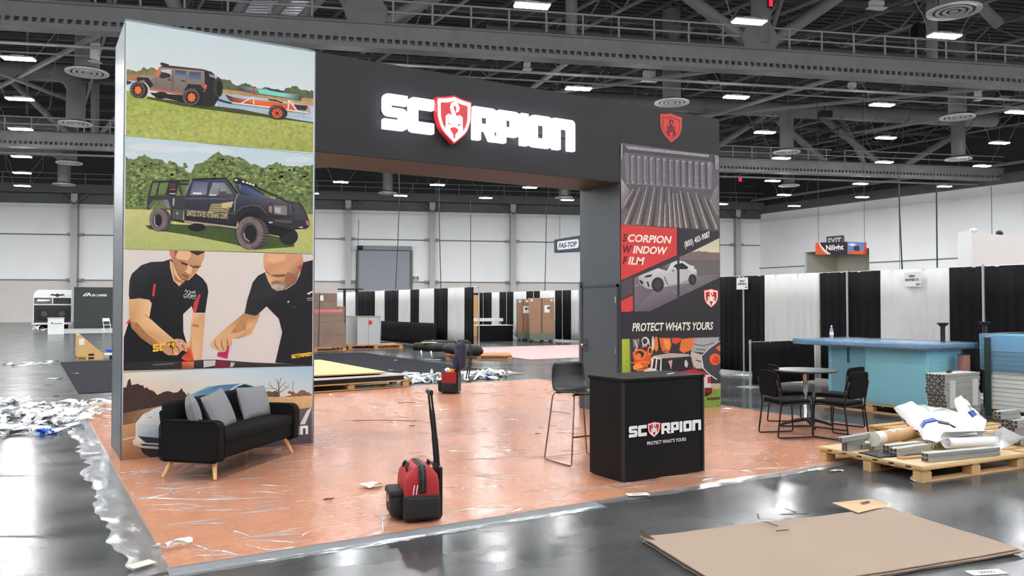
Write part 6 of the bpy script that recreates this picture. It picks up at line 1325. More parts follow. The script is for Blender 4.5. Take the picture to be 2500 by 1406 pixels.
t = thing('display_board', 'black panel stack between pallet and grey panel behind the arch', 'panel', (0, 0, 0)); mb = MB(); mb.add([(2.8, 5.5, .165), (5.85, 5.72, .165), (5.85, 6.6, .165), (2.8, 6.5, .165), (2.8, 5.5, .255), (5.85, 5.72, .255), (5.85, 6.6, .255), (2.8, 6.5, .255)], [(3,2,1,0), (4,5,6,7), (0,1,5,4), (1,2,6,5), (2,3,7,6), (3,0,4,7)]); obj('board', mb, M_blk, t)
t = thing('wood_support', 'low wooden bearer holding up the far end of the yellow panel', 'bearer', (4.1, 9.6, .012)); mb = MB(); mb.box((0, 0, .147), (2.6, .1, .294)); obj('beam', mb, M_pal, t)
t = thing('wood_support', 'low wooden bearer under the middle of the yellow panel', 'bearer', (4.1, 8.1, .012)); mb = MB(); mb.box((0, 0, .147), (2.6, .1, .294)); obj('beam', mb, M_pal, t)
# cardboard sheet and white plate behind the far bag
a = [fl(1010, 926), fl(1118, 919), fl(1282, 913), fl(1222, 903), fl(1090, 908)]
mb = MB(); mb.prism([(p.x, p.y) for p in a], .002, .014); tag(obj('cardboard_sheet', mb, M_brown), 'tan cardboard sheet lying behind the far tool bag', 'cardboard')
p = fl(1003, 914, .05); t = thing('white_plate', 'oval white plate lying left of the far tool bag', 'plate', (p.x, p.y, .02), .2); mb = MB(); mb.lathe([(0, .03), (.16, .035), (.22, .06), (.225, .065), (.16, .045), (0, .04)], n=24); obj('disc', mb, M_white, t, smooth=40); mb = MB(); mb.lathe([(.1, 0), (.1, .03), (.08, .03)], n=16); obj('foot', mb, M_white, t, smooth=40)
p = fl(1054, 921); t = thing('spray_can', 'small white spray can standing left of the far tool bag', 'can', (p.x, p.y, .0)); mb = MB(); mb.lathe([(.032, 0), (.034, .01), (.034, .15), (.02, .17)], n=14); obj('body', mb, M_white, t, smooth=40); mb = MB(); mb.lathe([(.02, .17), (.02, .2), (0, .2)], n=12); obj('cap', mb, M_dif, t)
# ---- black rolled bags on a pallet
pallet('orange pallet under the black rolled bags', (11.75, 13.2, 0), math.radians(-28), 2.1, 1.5, M_pal_o, 8, .13)
def rollbag(lab, a, b, r, z, squash=.7):
    A, B = Vector(a), Vector(b); A.z = B.z = z; n = 14; pts = [A.lerp(B, i/n) for i in range(n+1)]
    t = thing('rolled_bag', lab, 'bag', (A.x, A.y, 0)); m = MB(); m.tube([p-Vector((A.x, A.y, 0)) for p in pts], r, 14, rf=lambda u: (min(1, u*8+.6) if u < .1 else (min(1, (1-u)*8+.6) if u > .9 else 1)))
    m.v = [(x+.03*mnoise.noise(Vector((x*4, y*4, z_*4))), y+.03*mnoise.noise(Vector((x*4+7, y*4, z_*4))), z+(z_-z)*squash+.03*mnoise.noise(Vector((x*3, y*3, z_*3+5)))) for x, y, z_ in m.v]
    obj('body', m, M_kbag, t, smooth=True)
    for u in (.25, .7):
        p = A.lerp(B, u)-Vector((A.x, A.y, 0)); d = (B-A).normalized(); mb = MB(); mb.cyl(p-d*.03, p+d*.03, r*1.02, n=14); mb.v = [(x, y, z+(z_-z)*squash*1.05) for x, y, z_ in mb.v]; obj('strap', mb, M_blk, t, smooth=40)
    return t
a1, b1 = fl(1010, 850, .3), fl(1092, 850, .34)
r_ = rollbag('black rolled bag with a yellow tag, left on the bag pallet', a1, b1, .2, .36)
mb = MB(); p = a1.lerp(b1, .45)-Vector((a1.x, a1.y, 0)); mb.box((p.x, p.y-.05, .505), (.5, .16, .02)); obj('yellow_tag', mb, mat('yellow_tag', (236, 200, 110), rough=.5), r_)
rollbag('black rolled bag with a drooping end, right on the bag pallet', fl(1090, 853, .3), fl(1170, 860, .3), .24, .34)
rollbag('long black rolled bag lying behind on top of the bag pallet', fl(1028, 838, .45), fl(1145, 838, .45), .2, .42)
t = thing('sawhorse', 'bent metal stand holding up the left black bag', 'stand', (0, 0, 0)); pA, pB = fl(1028, 878), fl(1052, 880)
for p in (pA, pB): mb = MB(); mb.tube([(p.x, p.y, .3), (p.x+.02, p.y-.02, .12), (p.x+.03, p.y-.02, .02)], .025, 6); obj('leg', mb, M_pipe, t, smooth=True)
mb = MB(); mb.tube([(pA.x+.03, pA.y-.02, .02), (pB.x+.03, pB.y-.02, .02), (pB.x+.3, pB.y-.15, .02)], .02, 6); obj('foot_bar', mb, M_pipe, t, smooth=True)
# ---- brown cartons on a pallet behind the arch
pallet('orange pallet under the brown cartons', (8.35, 20.3, 0), 0, 2.4, 1.3, M_pal_o, 7, .15)
def carton(lab, x0, x1, z0, z1, y0=19.75, y1=20.9, m=None, kind='box'):
    t = thing('carton', lab, 'box', ((x0+x1)/2, y0, z0), 0, 'brown cartons behind the arch'); w_ = x1-x0
    mb = MB(); mb.bb((-w_/2, 0, 0), (w_/2, y1-y0, z1-z0)); obj('box', mb, m or M_kraft2, t, bevel=.01)
    mb = MB(); mb.bb((-w_/2-.006, -.006, .01), (w_/2+.006, y1-y0+.006, z1-z0-.01)); obj('wrap', mb, M_clrf, t)
    mb = MB(); mb.bb((-w_/2, -.003, (z1-z0)/2-.004), (w_/2, 0, (z1-z0)/2+.004)); obj('seam', mb, M_dark, t); return t
xr = lambda px: onY(px, 800, 19.75).x
zz = lambda py: onY(800, py, 19.75).z
carton('big brown carton at the bottom of the wrapped stack', 7.3, xr(843), .155, zz(788)); c_ = carton('brown carton with a red tape band in the middle of the wrapped stack', 7.3, xr(836), zz(788)+.004, zz(755))
mb = MB(); mb.bb((-(xr(836)-7.3)/2, -.012, .38), ((xr(836)-7.3)/2, -.008, .5)); obj('red_tape', mb, mat('red_tape', (206, 110, 112), rough=.4), c_)
c_ = carton('brown carton with a white label on top of the wrapped stack', 7.3, xr(822), zz(755)+.004, zz(715)); mb = MB(); mb.box((.35, -.01, .42), (.14, .004, .2)); obj('label', mb, M_paper, c_)
carton('small brown carton with a round mark beside the wrapped stack', xr(836)+.02, xr(853), zz(788)+.01+.0, zz(748), 20.3, 20.8)
mb = MB(); mb.bar((xr(778), 19.73, .16), (xr(780), 19.73, zz(716)), .03, .01, up=(0, -1, 0)); tag(obj('pallet_strap', mb, mat('dark_strap', (70, 62, 58), rough=.6)), 'dark strap running down the wrapped brown cartons', 'strap')
# ---- white cartons
pallet('pine pallet under the white cartons', (11.05, 20.95, 0), math.radians(-6), 2.2, 1.5, M_pal_o, 8, .15)
M_wbox = mat('white_carton', (220, 220, 218), rough=.5, var=.03)
xw = lambda px: onY(px, 800, 20.4).x
zw = lambda py: onY(890, py, 20.4).z
for a, b, lab in ((872, 900, 'tall white carton, left of the wrapped white pair'), (900, 928, 'tall white carton, right of the wrapped white pair')):
    t = thing('white_carton', lab, 'box', ((xw(a)+xw(b))/2, 20.4, .155), 0, 'white cartons'); w_ = xw(b)-xw(a)-.01; hh = zw(774)-.155
    mb = MB(); mb.bb((-w_/2, 0, 0), (w_/2, 1.3, hh)); obj('box', mb, M_wbox, t, bevel=.008); mb = MB(); mb.bb((-w_/2-.004, -.006, 0), (w_/2+.004, 1.305, hh)); obj('wrap', mb, M_clrf, t)
    mb = MB(); mb.bb((-w_/2, -.02, hh), (w_/2+.05, 1.32, hh+.03)); obj('lid_board', mb, M_brown, t)
    if a == 900: mb = MB(); mb.box((-w_/2+.06, -.01, hh-.22), (.14, .004, .16)); obj('red_label', mb, mat('red_label', (190, 40, 44), rough=.5), t)
for i, px in enumerate((841, 871)):
    p = CAM+ray(px, 760)*(33+i*.4); ztop = (CAM+ray(px, 706)*(33+i*.4)).z
    t = thing('kiosk_stand', 'black T-shaped stand behind the white cartons, %s of two' % ('left' if i == 0 else 'right'), 'stand', (p.x, p.y, 0), -YAW)
    mb = MB(); mb.box((0, 0, ztop/2), (.09, .09, ztop)); obj('post', mb, M_blk, t); mb = MB(); mb.box((.0, 0, ztop), (.52, .3, .05)); obj('cross_top', mb, M_blk, t); mb = MB(); mb.box((0, 0, .015), (.5, .5, .03)); obj('base', mb, M_blk, t)
# ---- hanging signs
def hsign(nm, lab, px0, px1, py0, py1, t_, rz, depth=.15):
    a = CAM+ray(px0, py1)*t_; w_ = (px1-px0)*t_/FPX; h_ = (py1-py0)*t_/FPX
    return thing(nm, lab, 'hanging sign', a, rz), w_, h_
XF = 24.1; a = onX(1353, 617, XF); b = onX(1353, 585, XF); hgt = b.z-a.z
t = thing('hanging_sign', 'black hanging sign with a white rounded logo, half behind the arch', 'hanging sign', a, math.radians(-90))
mb = MB(); mb.prism([(0, 0), (4.6, -.12), (4.6, hgt+.1), (0, hgt)], 0, .3, 'y'); obj('box', mb, mat('sign_black', (36, 38, 50), rough=.5), t)
u0, u1 = a.y-onX(1361, 600, XF).y, a.y-onX(1413, 600, XF).y
V = rpoly([(u0, .13, .16), (u1, .13, .16), (u1, .6, .16), (u0, .6, .16)], 6); mb = MB(); mb.prism(V, -.012, -.002, 'y'); obj('logo_plate', mb, mat('sign_white', (212, 214, 222), rough=.5), t)
mb = MB(); text_on(mb, 'FAS-TOP', (u0+.12, -.014, .23), (u1-.15, -.014, .23), .27, (0, -1, 0), .03, .2); obj('lettering', mb, M_black, t)
for x in (.3, 4.2): mb = MB(); mb.cyl((x, .17, hgt), (x, .17, 17.3-a.z), .012, n=5); obj('cable', mb, M_black, t)
tt = 46.0; a = CAM+ray(2069, 620)*tt; hgt = 30*tt/FPX
t = thing('hanging_sign', 'orange and black hanging banner cube before the exit recess', 'hanging sign', a, -YAW)
wl, wr_ = 68*tt/FPX/.93, 55*tt/FPX/.9
Ml = rot2(math.radians(22)); 
def face(M, x0, x1, y, name, m): mb = MB(); mb.bb((x0, y, 0), (x1, y+.04, hgt), M); return obj(name, mb, m, t)
ML, MR = rot2(math.radians(180-22)), rot2(math.radians(22))
pl = Print(lambda x, z: Vector((0, 0, 0)), FN, .0)
def side(M, W, flip, shapes, name):
    vs = []; fs = []; cs = []; k = 0
    mb = MB(); mb.add([M @ Vector((0, 0, 0)), M @ Vector((W, 0, 0)), M @ Vector((W, 0, hgt)), M @ Vector((0, 0, hgt)), M @ Vector((0, .05 if not flip else -.05, 0)), M @ Vector((W, .05 if not flip else -.05, 0)), M @ Vector((W, .05 if not flip else -.05, hgt)), M @ Vector((0, .05 if not flip else -.05, hgt))], [(0,1,2,3), (7,6,5,4), (0,4,5,1), (1,5,6,2), (2,6,7,3), (3,7,4,0)]); obj(name, mb, mat('banner_dark', (44, 34, 40), rough=.5), t)
    pr = Print(lambda u, v: M @ Vector((u*W, 0, v*hgt)), (M.to_3x3() @ Vector((0, -1 if not flip else 1, 0))), .004)
    for P, c, ns in shapes: pr.poly(P, c, ns)
    return pr
orange = (206, 84, 50)
pr = side(ML, wl, True, [([(1, 0), (0, 0), (0, 1), (1, 1)], (46, 36, 44), 0), ([(1, 0), (.62, 0), (.75, .3), (.85, .7), (.9, 1), (1, 1)], orange, .3), ([(.62, 0), (.5, 0), (.68, .35), (.82, .75), (.86, 1), (.9, 1), (.85, .7), (.75, .3)], (226, 200, 190), 0)], 'left_panel')
m = MB(); n_ = pr.n; A = pr.fn(.66, .34); B = pr.fn(.12, .38); text_on(m, 'Nilight', A, B, hgt*.42, n_, .02, 0, 0); pr.faces(m.v, m.f, (232, 230, 228)); pr.build('left_print', t)
pr = side(MR, wr_, False, [([(0, 0), (1, 0), (1, 1), (0, 1)], (96, 120, 170), .1), ([(0, .1), (.3, .35), (.6, .3), (1, .45), (1, 0), (0, 0)], (196, 92, 60), .3), ([(.0, .8), (.3, .9), (.5, .75), (.2, .65)], (200, 206, 214), .1), ([(.3, .35), (.34, .62), (.46, .72), (.58, .7), (.64, .5), (.62, .28), (.5, .25)], (44, 46, 60), .2), ([(.85, 0), (1, 0), (1, 1), (.9, 1)], (190, 50, 50), .1)], 'right_panel'); pr.build('right_print', t)
for M_, W in ((ML, wl), (MR, wr_)): p = M_ @ Vector((W*.9, 0, 0)); mb = MB(); mb.cyl((p.x, p.y, hgt), (p.x, p.y, 17.3-a.z), .012, n=5); obj('cable', mb, M_black, t)
# white booth wall rising behind the right drapes
t = thing('booth_wall', 'tall white booth wall rising above the right drapes', 'booth wall', (20.6, 2.1, 0))
mb = MB(); mb.bb((0, 0, 0), (7.5, .25, 3.66)); obj('wall_panel', mb, mat('booth_white', (222, 214, 210), rough=.5), t); mb = MB(); mb.bb((-.16, -.02, 0), (-.002, .27, 3.68)); obj('lit_edge', mb, M_white, t)  # white end strip stands in for the light on the wall's edge
for x in (.3, 1.6): mb = MB(); mb.sphere((x, .1, 3.72), (.14, .08, .08), 10, 6); obj('spot_lamp', mb, M_black if x > 1 else M_dif, t, smooth=True)
# ================================================================== FAR LEFT STAND
t = thing('display_wall', 'black display wall with white camper logo at far left', 'display wall', (2.15, 58.2, 0))
mb = MB(); mb.bb((0, 0, .0), (8.5, .3, 3.1)); obj('wall_panel', mb, mat('camper_black', (40, 44, 42), rough=.6), t)
mb = MB(); text_on(mb, 'IIM CAMPER', (1.18, -.01, 2.42), (2.2, -.01, 2.42), .16, FN, .03); obj('lettering', mb, M_white, t)
mb = MB()
for P in ([(.55, 2.42), (.62, 2.42), (.75, 2.62), (.7, 2.62)], [(.66, 2.42), (.73, 2.42), (.88, 2.7), (.82, 2.7)], [(.78, 2.42), (.98, 2.72), (1.15, 2.42), (1.06, 2.42), (.97, 2.56), (.87, 2.42)]): mb.prism(P, -.012, 0, 'y')
obj('mountain_mark', mb, M_white, t); mb = MB(); mb.cyl((3.05, -.02, 1.5), (3.05, 0, 1.5), .35, n=20); obj('round_logo', mb, M_white, t)
mb = MB(); mb.bb((1.0, 46.2, .001), (10, 58, .012)); tag(obj('carpet', mb, mat('grey_carpet', (140, 142, 142), rough=.8)), 'grey floor covering before the black camper wall', 'carpet')
t = thing('white_counter', 'small white counter with a dark logo at far left', 'counter', (.62, 44.8, 0)); mb = MB(); mb.bb((-.42, 0, 0), (.42, .5, .97)); obj('body', mb, M_white, t, bevel=.02); mb = MB(); mb.bb((-.45, -.03, .97), (.45, .53, 1.0)); obj('top', mb, M_dif, t)
mb = MB(); text_on(mb, 'IIMCAMPER', (-.06, -.005, .62), (.34, -.005, .62), .06, FN, .03); mb.prism([(-.3, .62), (-.2, .74), (-.1, .62), (-.15, .62), (-.2, .68), (-.26, .62)], -.01, 0, 'y'); obj('logo', mb, M_black, t)
t = thing('camper_trailer', 'white and black camper trailer with two spare wheels beside the black wall', 'camper trailer', (.55, 59.5, 0))
mb = MB(); mb.prism([(-1.0, .55), (1.5, .55), (1.5, 2.9), (-.7, 2.9), (-.9, 2.75), (-1.0, 2.5)], 0, 3.4, 'y'); obj('body', mb, M_white, t)
mb = MB(); mb.bb((-.95, -.03, .45), (1.45, 0, 1.75)); obj('tail_panel', mb, M_blk, t); mb = MB(); mb.bb((-.95, -.03, 1.85), (.2, 0, 2.3)); obj('graphic_panel', mb, mat('camper_graphic', (84, 86, 90), rough=.4, var=.5, scale=2.5, stretch=(1, 1, 3)), t)
mb = MB(); mb.bb((.28, -.03, 1.85), (1.45, 0, 2.3)); obj('rear_window', mb, M_black, t)
mb = MB(); mb.prism([(-.8, 2.03), (-.7, 2.2), (.1, 2.16), (.05, 2.08), (-.3, 2.03)], -.04, -.03, 'y'); obj('white_streak', mb, M_white, t)
mb = MB(); mb.prism([(.05, 2.5), (.2, 2.6), (.45, 2.55), (.55, 2.66), (.65, 2.55), (.9, 2.6), (1.05, 2.5), (.7, 2.45), (.55, 2.35), (.4, 2.45)], -.02, 0, 'y'); obj('eagle_mark', mb, M_blk, t)
for x in (-.3, .85):
    mb = MB(); mb.cyl((x, -.22, 1.1), (x, -.03, 1.1), .42, n=20); w_ = obj('spare_wheel', mb, mat('tyre', (22, 22, 23), rough=.7), t, smooth=40); mb = MB(); mb.cyl((x, -.24, 1.1), (x, -.22, 1.1), .2, n=14); obj('rim', mb, mat('rim_grey', (60, 60, 62), rough=.4), w_)
mb = MB(); mb.bb((-1.1, -.15, .3), (1.5, .1, .45)); obj('bumper', mb, M_dif, t)
for y in (.6, 2.6): mb = MB(); mb.cyl((-.8, y, .38), (1.3, y, .38), .38, n=16); obj('axle_wheels', mb, MATS['tyre'], t, smooth=40)
t = thing('folding_chair', 'white folding chair before the black camper wall', 'chair', (3.6, 48.5, .014), .2)
mb = MB(); mb.box((0, 0, .45), (.42, .4, .03)); obj('seat', mb, M_white, t); mb = MB(); mb.box((0, .2, .78), (.42, .03, .2)); obj('backrest', mb, M_white, t)
for x in (-.2, .2):
    mb = MB(); mb.bar((x, -.2, 0), (x, .22, .88), .025, .025); obj('leg', mb, M_white, t); mb = MB(); mb.bar((x, .2, 0), (x, -.15, .45), .025, .025); obj('leg', mb, M_white, t)
# ---- carton with slanted top, blue bag and white board
p0 = fl(188, 880)
t = thing('slanted_carton', 'tan cardboard carton with slanted top standing left of the arch', 'box', (p0.x, p0.y, 0))
zt = onY(190, 817, p0.y).z; xe = onY(252, 878, p0.y).x-p0.x; xs1 = onY(196, 818, p0.y).x-p0.x
zr = onY(252, 864, p0.y).z
mb = MB(); mb.prism([(0, 0), (xe, 0), (xe, zr), (xs1, zt), (0, zt)], 0, .95, 'y'); obj('box', mb, mat('carton_tan', (206, 166, 108), rough=.8, var=.05, scale=3), t, bevel=.006)
mb = MB(); text_on(mb, 'THULE', (.01, -.005, .03), (.24, -.005, .03), .07, FN, .04); obj('lettering', mb, M_black, t)
mb = MB(); mb.box((.12, -.004, zt*.72), (.15, .004, .2)); obj('label', mb, M_paper, t)
for z in (.06, .17): mb = MB(); mb.box((.39, -.004, z), (.16, .006, .06)); obj('printed_mark', mb, M_black, t)
mb = MB(); mb.box((-.004, .45, .08), (.006, .7, .08)); obj('side_mark', mb, M_black, t)
t = thing('white_board', 'long white board lying on black feet behind the slanted carton', 'board', (p0.x+1.3, p0.y+.5, 0)); mb = MB(); mb.bb((-.5, -.25, .12), (2.2, .25, .17)); obj('board', mb, M_white, t)
for x in (-.35, 1.9): mb = MB(); mb.bb((x, -.2, 0), (x+.2, .2, .12)); obj('foot', mb, M_black, t)
t = thing('blue_bag', 'blue bag lying on the long white board', 'bag', (p0.x+1.5, p0.y+.5, .175)); mb = MB(); mb.sphere((0, 0, .09), (.7, .22, .1), 18, 10); mb.v = [(x, y, max(.0, z+.015*mnoise.noise(Vector((x*5, y*5, z*5))))) for x, y, z in mb.v]; obj('body', mb, mat('blue_cloth', (30, 70, 170), rough=.6), t, smooth=True); mb = MB(); mb.tube([(-.3, 0, .17), (-.15, 0, .21), (0, 0, .19)], .012, 6); obj('loop', mb, M_blk, t)
# ================================================================== RIGHT: WRAPPED CRATES, PALLETS, ALUMINIUM PROFILES
M_prof = mat('profile_aluminium', (176, 178, 174), rough=.38, metal=.75, var=.04)
M_profin = mat('profile_inside', (58, 56, 54), rough=.6)
M_crate = mat('crate_white', (242, 242, 240), rough=.5)
pallet('pine pallet under the blue wrapped cabinet', (11.2, -1.75, 0), math.radians(90), 2.0, 1.1, boards=7)
cab = thing('wrapped_cabinet', 'white cabinet wrapped in blue film with an overhanging top', 'cabinet', (10.7, -1.85, .142))
mb = MB(); mb.bb((0, -.85, 0), (.9, .85, .90)); obj('body', mb, M_crate, cab)
mb = MB(); mb.bb((-.015, -.83, .02), (0, .18, .89)); obj('front_panel', mb, M_crate, cab); mb = MB(); mb.bb((-.012, .2, .02), (0, .83, .89)); obj('side_door', mb, mat('door_grey', (196, 200, 206), rough=.5), cab)
mb = MB(); mb.bb((-.02, .48, .62), (-.012, .52, .88)); obj('latch', mb, M_dkpanel, cab)
mb = MB(); mb.bb((-.25, -.95, .92), (1.1, 1.35, .975)); obj('top_slab', mb, mat('slab_grey', (190, 192, 196), rough=.4), cab, bevel=.01)
def wrapshell(x0, x1, y0, y1, z0, z1, M_, name, parent, amp=.012):
    mb = MB(); mb.rbox(((x0+x1)/2, (y0+y1)/2, (z0+z1)/2), (x1-x0, y1-y0, z1-z0), .02, 8)
    mb.v = [(x+amp*mnoise.noise(Vector((x*5, y*5, z*14))), y+amp*mnoise.noise(Vector((x*5+3, y*5, z*14))), z+amp*mnoise.noise(Vector((x*4, y*4+7, z*6)))) for x, y, z in mb.v]; return obj(name, mb, M_, parent, smooth=True)
wrapshell(-.035, .93, -.88, .88, -.01, .91, M_bluef, 'body_wrap', cab, .006); wrapshell(-.29, 1.13, -.99, 1.39, .895, 1.0, M_bluef2, 'slab_wrap', cab, .02)
p = fl(2077, 823, 1.145); t = thing('water_bottle', 'clear plastic water bottle on the blue wrapped cabinet', 'bottle', (11.1, -.72, 1.145))
mb = MB(); mb.lathe([(.0, 0), (.03, .0), (.033, .01), (.033, .12), (.03, .14), (.014, .18), (.012, .2)], n=16); obj('bottle_body', mb, mat('clear_pet', (225, 232, 236), rough=.08, trans=.7), t, smooth=40); mb = MB(); mb.lathe([(.014, .195), (.014, .215), (0, .217)], n=12); obj('cap', mb, M_white, t); mb = MB(); mb.lathe([(.0335, .05), (.0335, .1)], n=16); mb.f = [f for f in mb.f if len(f) == 4]; obj('label_band', mb, mat('bottle_label', (190, 205, 220), rough=.4), t, smooth=40)
p = onX(2285, 940, 11.05); t = thing('cardboard_tube', 'reddish cardboard tube standing behind the blue cabinet', 'tube', (11.35, -2.88, 0)); mb = MB(); mb.cyl((0, 0, 0), (0, 0, .95), .085, n=16); obj('tube', mb, mat('tube_brown', (150, 104, 92), rough=.8), t, smooth=40); mb = MB(); mb.cyl((0, 0, .95), (0, 0, .96), .08, n=16); obj('cap', mb, M_blk, t)
# stack of white panels, half wrapped in blue
XS = 11.7
pallet('low pallet under the white panel stack at the right edge', (XS+.65, -4.35, 0), math.radians(90), 2.8, 1.2, boards=7, h=.13)
for i in range(13):
    mb = MB(); mb.bb((0, -1.35, 0), (1.1, 1.35, .062)); t = thing('building_board', 'long white board in the stack under the blue film, %s from the top' % (ORD+['thirteenth'])[12-i], 'board', (XS+random.uniform(-.008, .008), -4.35, .135+i*.067), 0, 'white panels stacked at the right edge'); obj('panel_board', mb, mat('panel_white', (206, 206, 200), rough=.5), t)
t = thing('wrap_stack', 'blue film wrapped bundle on top of the white panel stack', 'bundle', (XS, -4.35, 1.01)); mb = MB(); mb.bb((.02, -1.32, 0), (1.08, 1.32, .24)); obj('bundle', mb, M_crate, t)
wrapshell(-.05, 1.15, -1.4, 1.4, -.3, .27, M_bluef2, 'film', t, .02)
for px, zt, lab in ((2302, 1.42, 'black flared post at the left end of the wrapped panel stack'), (2405, 1.44, 'black post with a plate in the middle of the wrapped panel stack')):
    p = onX(px, 830, XS-.09 if px < 2350 else XS+.3); t = thing('stack_post', lab, 'post', (p.x, p.y, 0)); mb = MB(); mb.box((0, 0, zt/2), (.05, .05, zt)); obj('post', mb, M_blk, t); mb = MB(); mb.lathe([(.035, zt-.06), (.1, zt), (.1, zt+.012), (0, zt+.012)], n=4); obj('flared_head', mb, M_blk, t)
p = onX(2412, 950, XS-.05); t = thing('strap_post', 'dark green upright strap on the white panel stack', 'strap', (p.x, p.y, .02)); mb = MB(); mb.box((0, 0, .6), (.02, .09, 1.2)); obj('band', mb, mat('dark_green', (36, 56, 50), rough=.5), t)
# ---- aluminium profiles
_prof = {}
def profile(lab, A, B, w_, h_, group, roll=0):
    """hollow square extrusion with slots, A = centre of the near end, B towards the far end"""
    A, B = Vector(A), Vector(B); L = (B-A).length; key = (round(L, 3), w_, h_)
    ang = math.atan2((B-A).y, (B-A).x)
    if key in _prof:
        o = copy_tree(_prof[key]); o.location = A; o.rotation_euler = (0, 0, ang); o['label'] = lab; o['group'] = group; return o
    t = thing('aluminium_profile', lab, 'aluminium profile', A, ang, group); a, b, s_ = w_/2, h_/2, min(w_, h_)*.09
    def ring(k): return [(-a*k, -b*k), (-s_*1.5, -b*k), (-s_, -b*k+s_*1.4), (s_, -b*k+s_*1.4), (s_*1.5, -b*k), (a*k, -b*k), (a*k, -s_*1.5), (a*k-s_*1.4, -s_), (a*k-s_*1.4, s_), (a*k, s_*1.5), (a*k, b*k), (s_*1.5, b*k), (s_, b*k-s_*1.4), (-s_, b*k-s_*1.4), (-s_*1.5, b*k), (-a*k, b*k), (-a*k, s_*1.5), (-a*k+s_*1.4, s_), (-a*k+s_*1.4, -s_), (-a*k, -s_*1.5)]
    R = ring(1); n = len(R); r_in = [(-a*.82, -b*.82), (a*.82, -b*.82), (a*.82, b*.82), (-a*.82, b*.82)]
    mb = MB(); vs = [(0, y, z) for y, z in R]+[(L, y, z) for y, z in R]; mb.add(vs, [(i, n+i, n+(i+1) % n, (i+1) % n) for i in range(n)]); obj('extrusion', mb, M_prof, t)
    Rr = [(0, y, z) for y, z in R]; mb = MB(); mb.add([(.0, y, z) for y, z in R], [tuple(range(n))]); mb.add([(L, y, z) for y, z in R], [tuple(range(n-1, -1, -1))]); obj('end_face', mb, M_prof, t)
    mb = MB(); c = .62
    for (y0, y1, z0, z1) in ((-.8, -.12, -.8, -.12), (.12, .8, -.8, -.12), (-.8, -.12, .12, .8), (.12, .8, .12, .8)): mb.bb((-.002, y0*a*1.05, z0*b*1.05), (-.0005, y1*a*1.05, z1*b*1.05))
    obj('hollow', mb, M_profin, t); _prof[key] = t; return t
# near pallet
np_ = pallet('wide pine pallet with a plywood deck in the right foreground', (7.33, -4.66, 0), math.radians(-5), 1.62, 1.26, boards=7, h=.14, sheet=True)
ZD = .157
def prof_px(lab, pa, pb, w_, h_, zc, group='loose profiles on the near pallet'):
    return profile(lab, fl(pa[0], pa[1], zc), fl(pb[0], pb[1], zc), w_, h_, group)
prof_px('long square profile lying along the front of the near pallet', (2258, 1116), (2432, 1100), .09, .085, ZD+.045)
for i, (pa, pb) in enumerate((((2163, 1096), (2255, 1086)), ((2181, 1104), (2266, 1092)))): prof_px('short thick profile, %s of the side by side pair on the near pallet' % ('rear' if i == 0 else 'front'), pa, pb, .085, .085, ZD+.045)
for i in range(5): profile('thin flat profile, %s from the bottom of the small pile on the near pallet' % ORD[i], fl(2062, 1098, ZD+.012)+Vector((0, 0, i*.022)), fl(2105, 1092, ZD+.012)+Vector((0, 0, i*.022)), .07, .02, 'thin profiles at the left of the near pallet')
prof_px('profile lying on the thin pile at the left of the near pallet', (2050, 1074), (2128, 1060), .06, .05, ZD+.14)
prof_px('short profile stub left of the black foam on the near pallet', (2100, 1090), (2124, 1086), .06, .05, ZD+.03)
prof_px('narrow profile beside the black foam on the near pallet', (2128, 1094), (2160, 1088), .06, .045, ZD+.03)
p = fl(2180, 1108, ZD); t = thing('foam_sheet', 'black foam sheet under the short profiles on the near pallet', 'foam sheet', (p.x, p.y, ZD), -.25)
mb = MB(); mb.grid(lambda u, v: ((u-.5)*.62, (v-.5)*.3, .004+.01*abs(math.sin(u*7+v*3))), 14, 6); o = obj('sheet', mb, M_blk, t, smooth=True); o.modifiers.new('thickness', 'SOLIDIFY').thickness = .006
p = fl(2225, 1118, ZD); t = thing('wood_strip', 'thin brown wood strip before the black foam on the near pallet', 'wood strip', (p.x, p.y, ZD), -.2); mb = MB(); mb.box((0, 0, .009), (.3, .07, .016)); obj('strip', mb, mat('strip_brown', (176, 132, 96), rough=.7), t)
# cardboard tube with clear cap
A, B = fl(2135, 1071, ZD+.11), fl(2250, 1052, ZD+.11); t = thing('cardboard_tube', 'tan cardboard tube with a clear end cap on the near pallet', 'tube', (A.x, A.y, A.z), math.atan2((B-A).y, (B-A).x)); L = (B-A).length
mb = MB(); mb.cyl((0, 0, 0), (L*1.3, 0, 0), .072, n=20); obj('tube', mb, mat('tube_tan', (190, 148, 106), rough=.75, var=.04), t, smooth=40); mb = MB(); mb.cyl((-.005, 0, 0), (.13, 0, 0), .0745, n=20); obj('end_wrap', mb, mat('tape_clear', (206, 200, 188), rough=.2), t, smooth=40)
for x in (.26, .4): mb = MB(); mb.bb((x, -.05, .045), (x+.08, .01, .0745)); obj('label', mb, M_paper, t)
A, B = fl(2205, 1070, ZD+.05), fl(2262, 1076, ZD+.05); t = thing('wood_block', 'pale wooden batten beside the cardboard tube on the near pallet', 'wood', (A.x, A.y, ZD), math.atan2((B-A).y, (B-A).x)); mb = MB(); mb.bb((0, -.04, 0), (.42, .04, .05)); obj('batten', mb, M_ply, t)
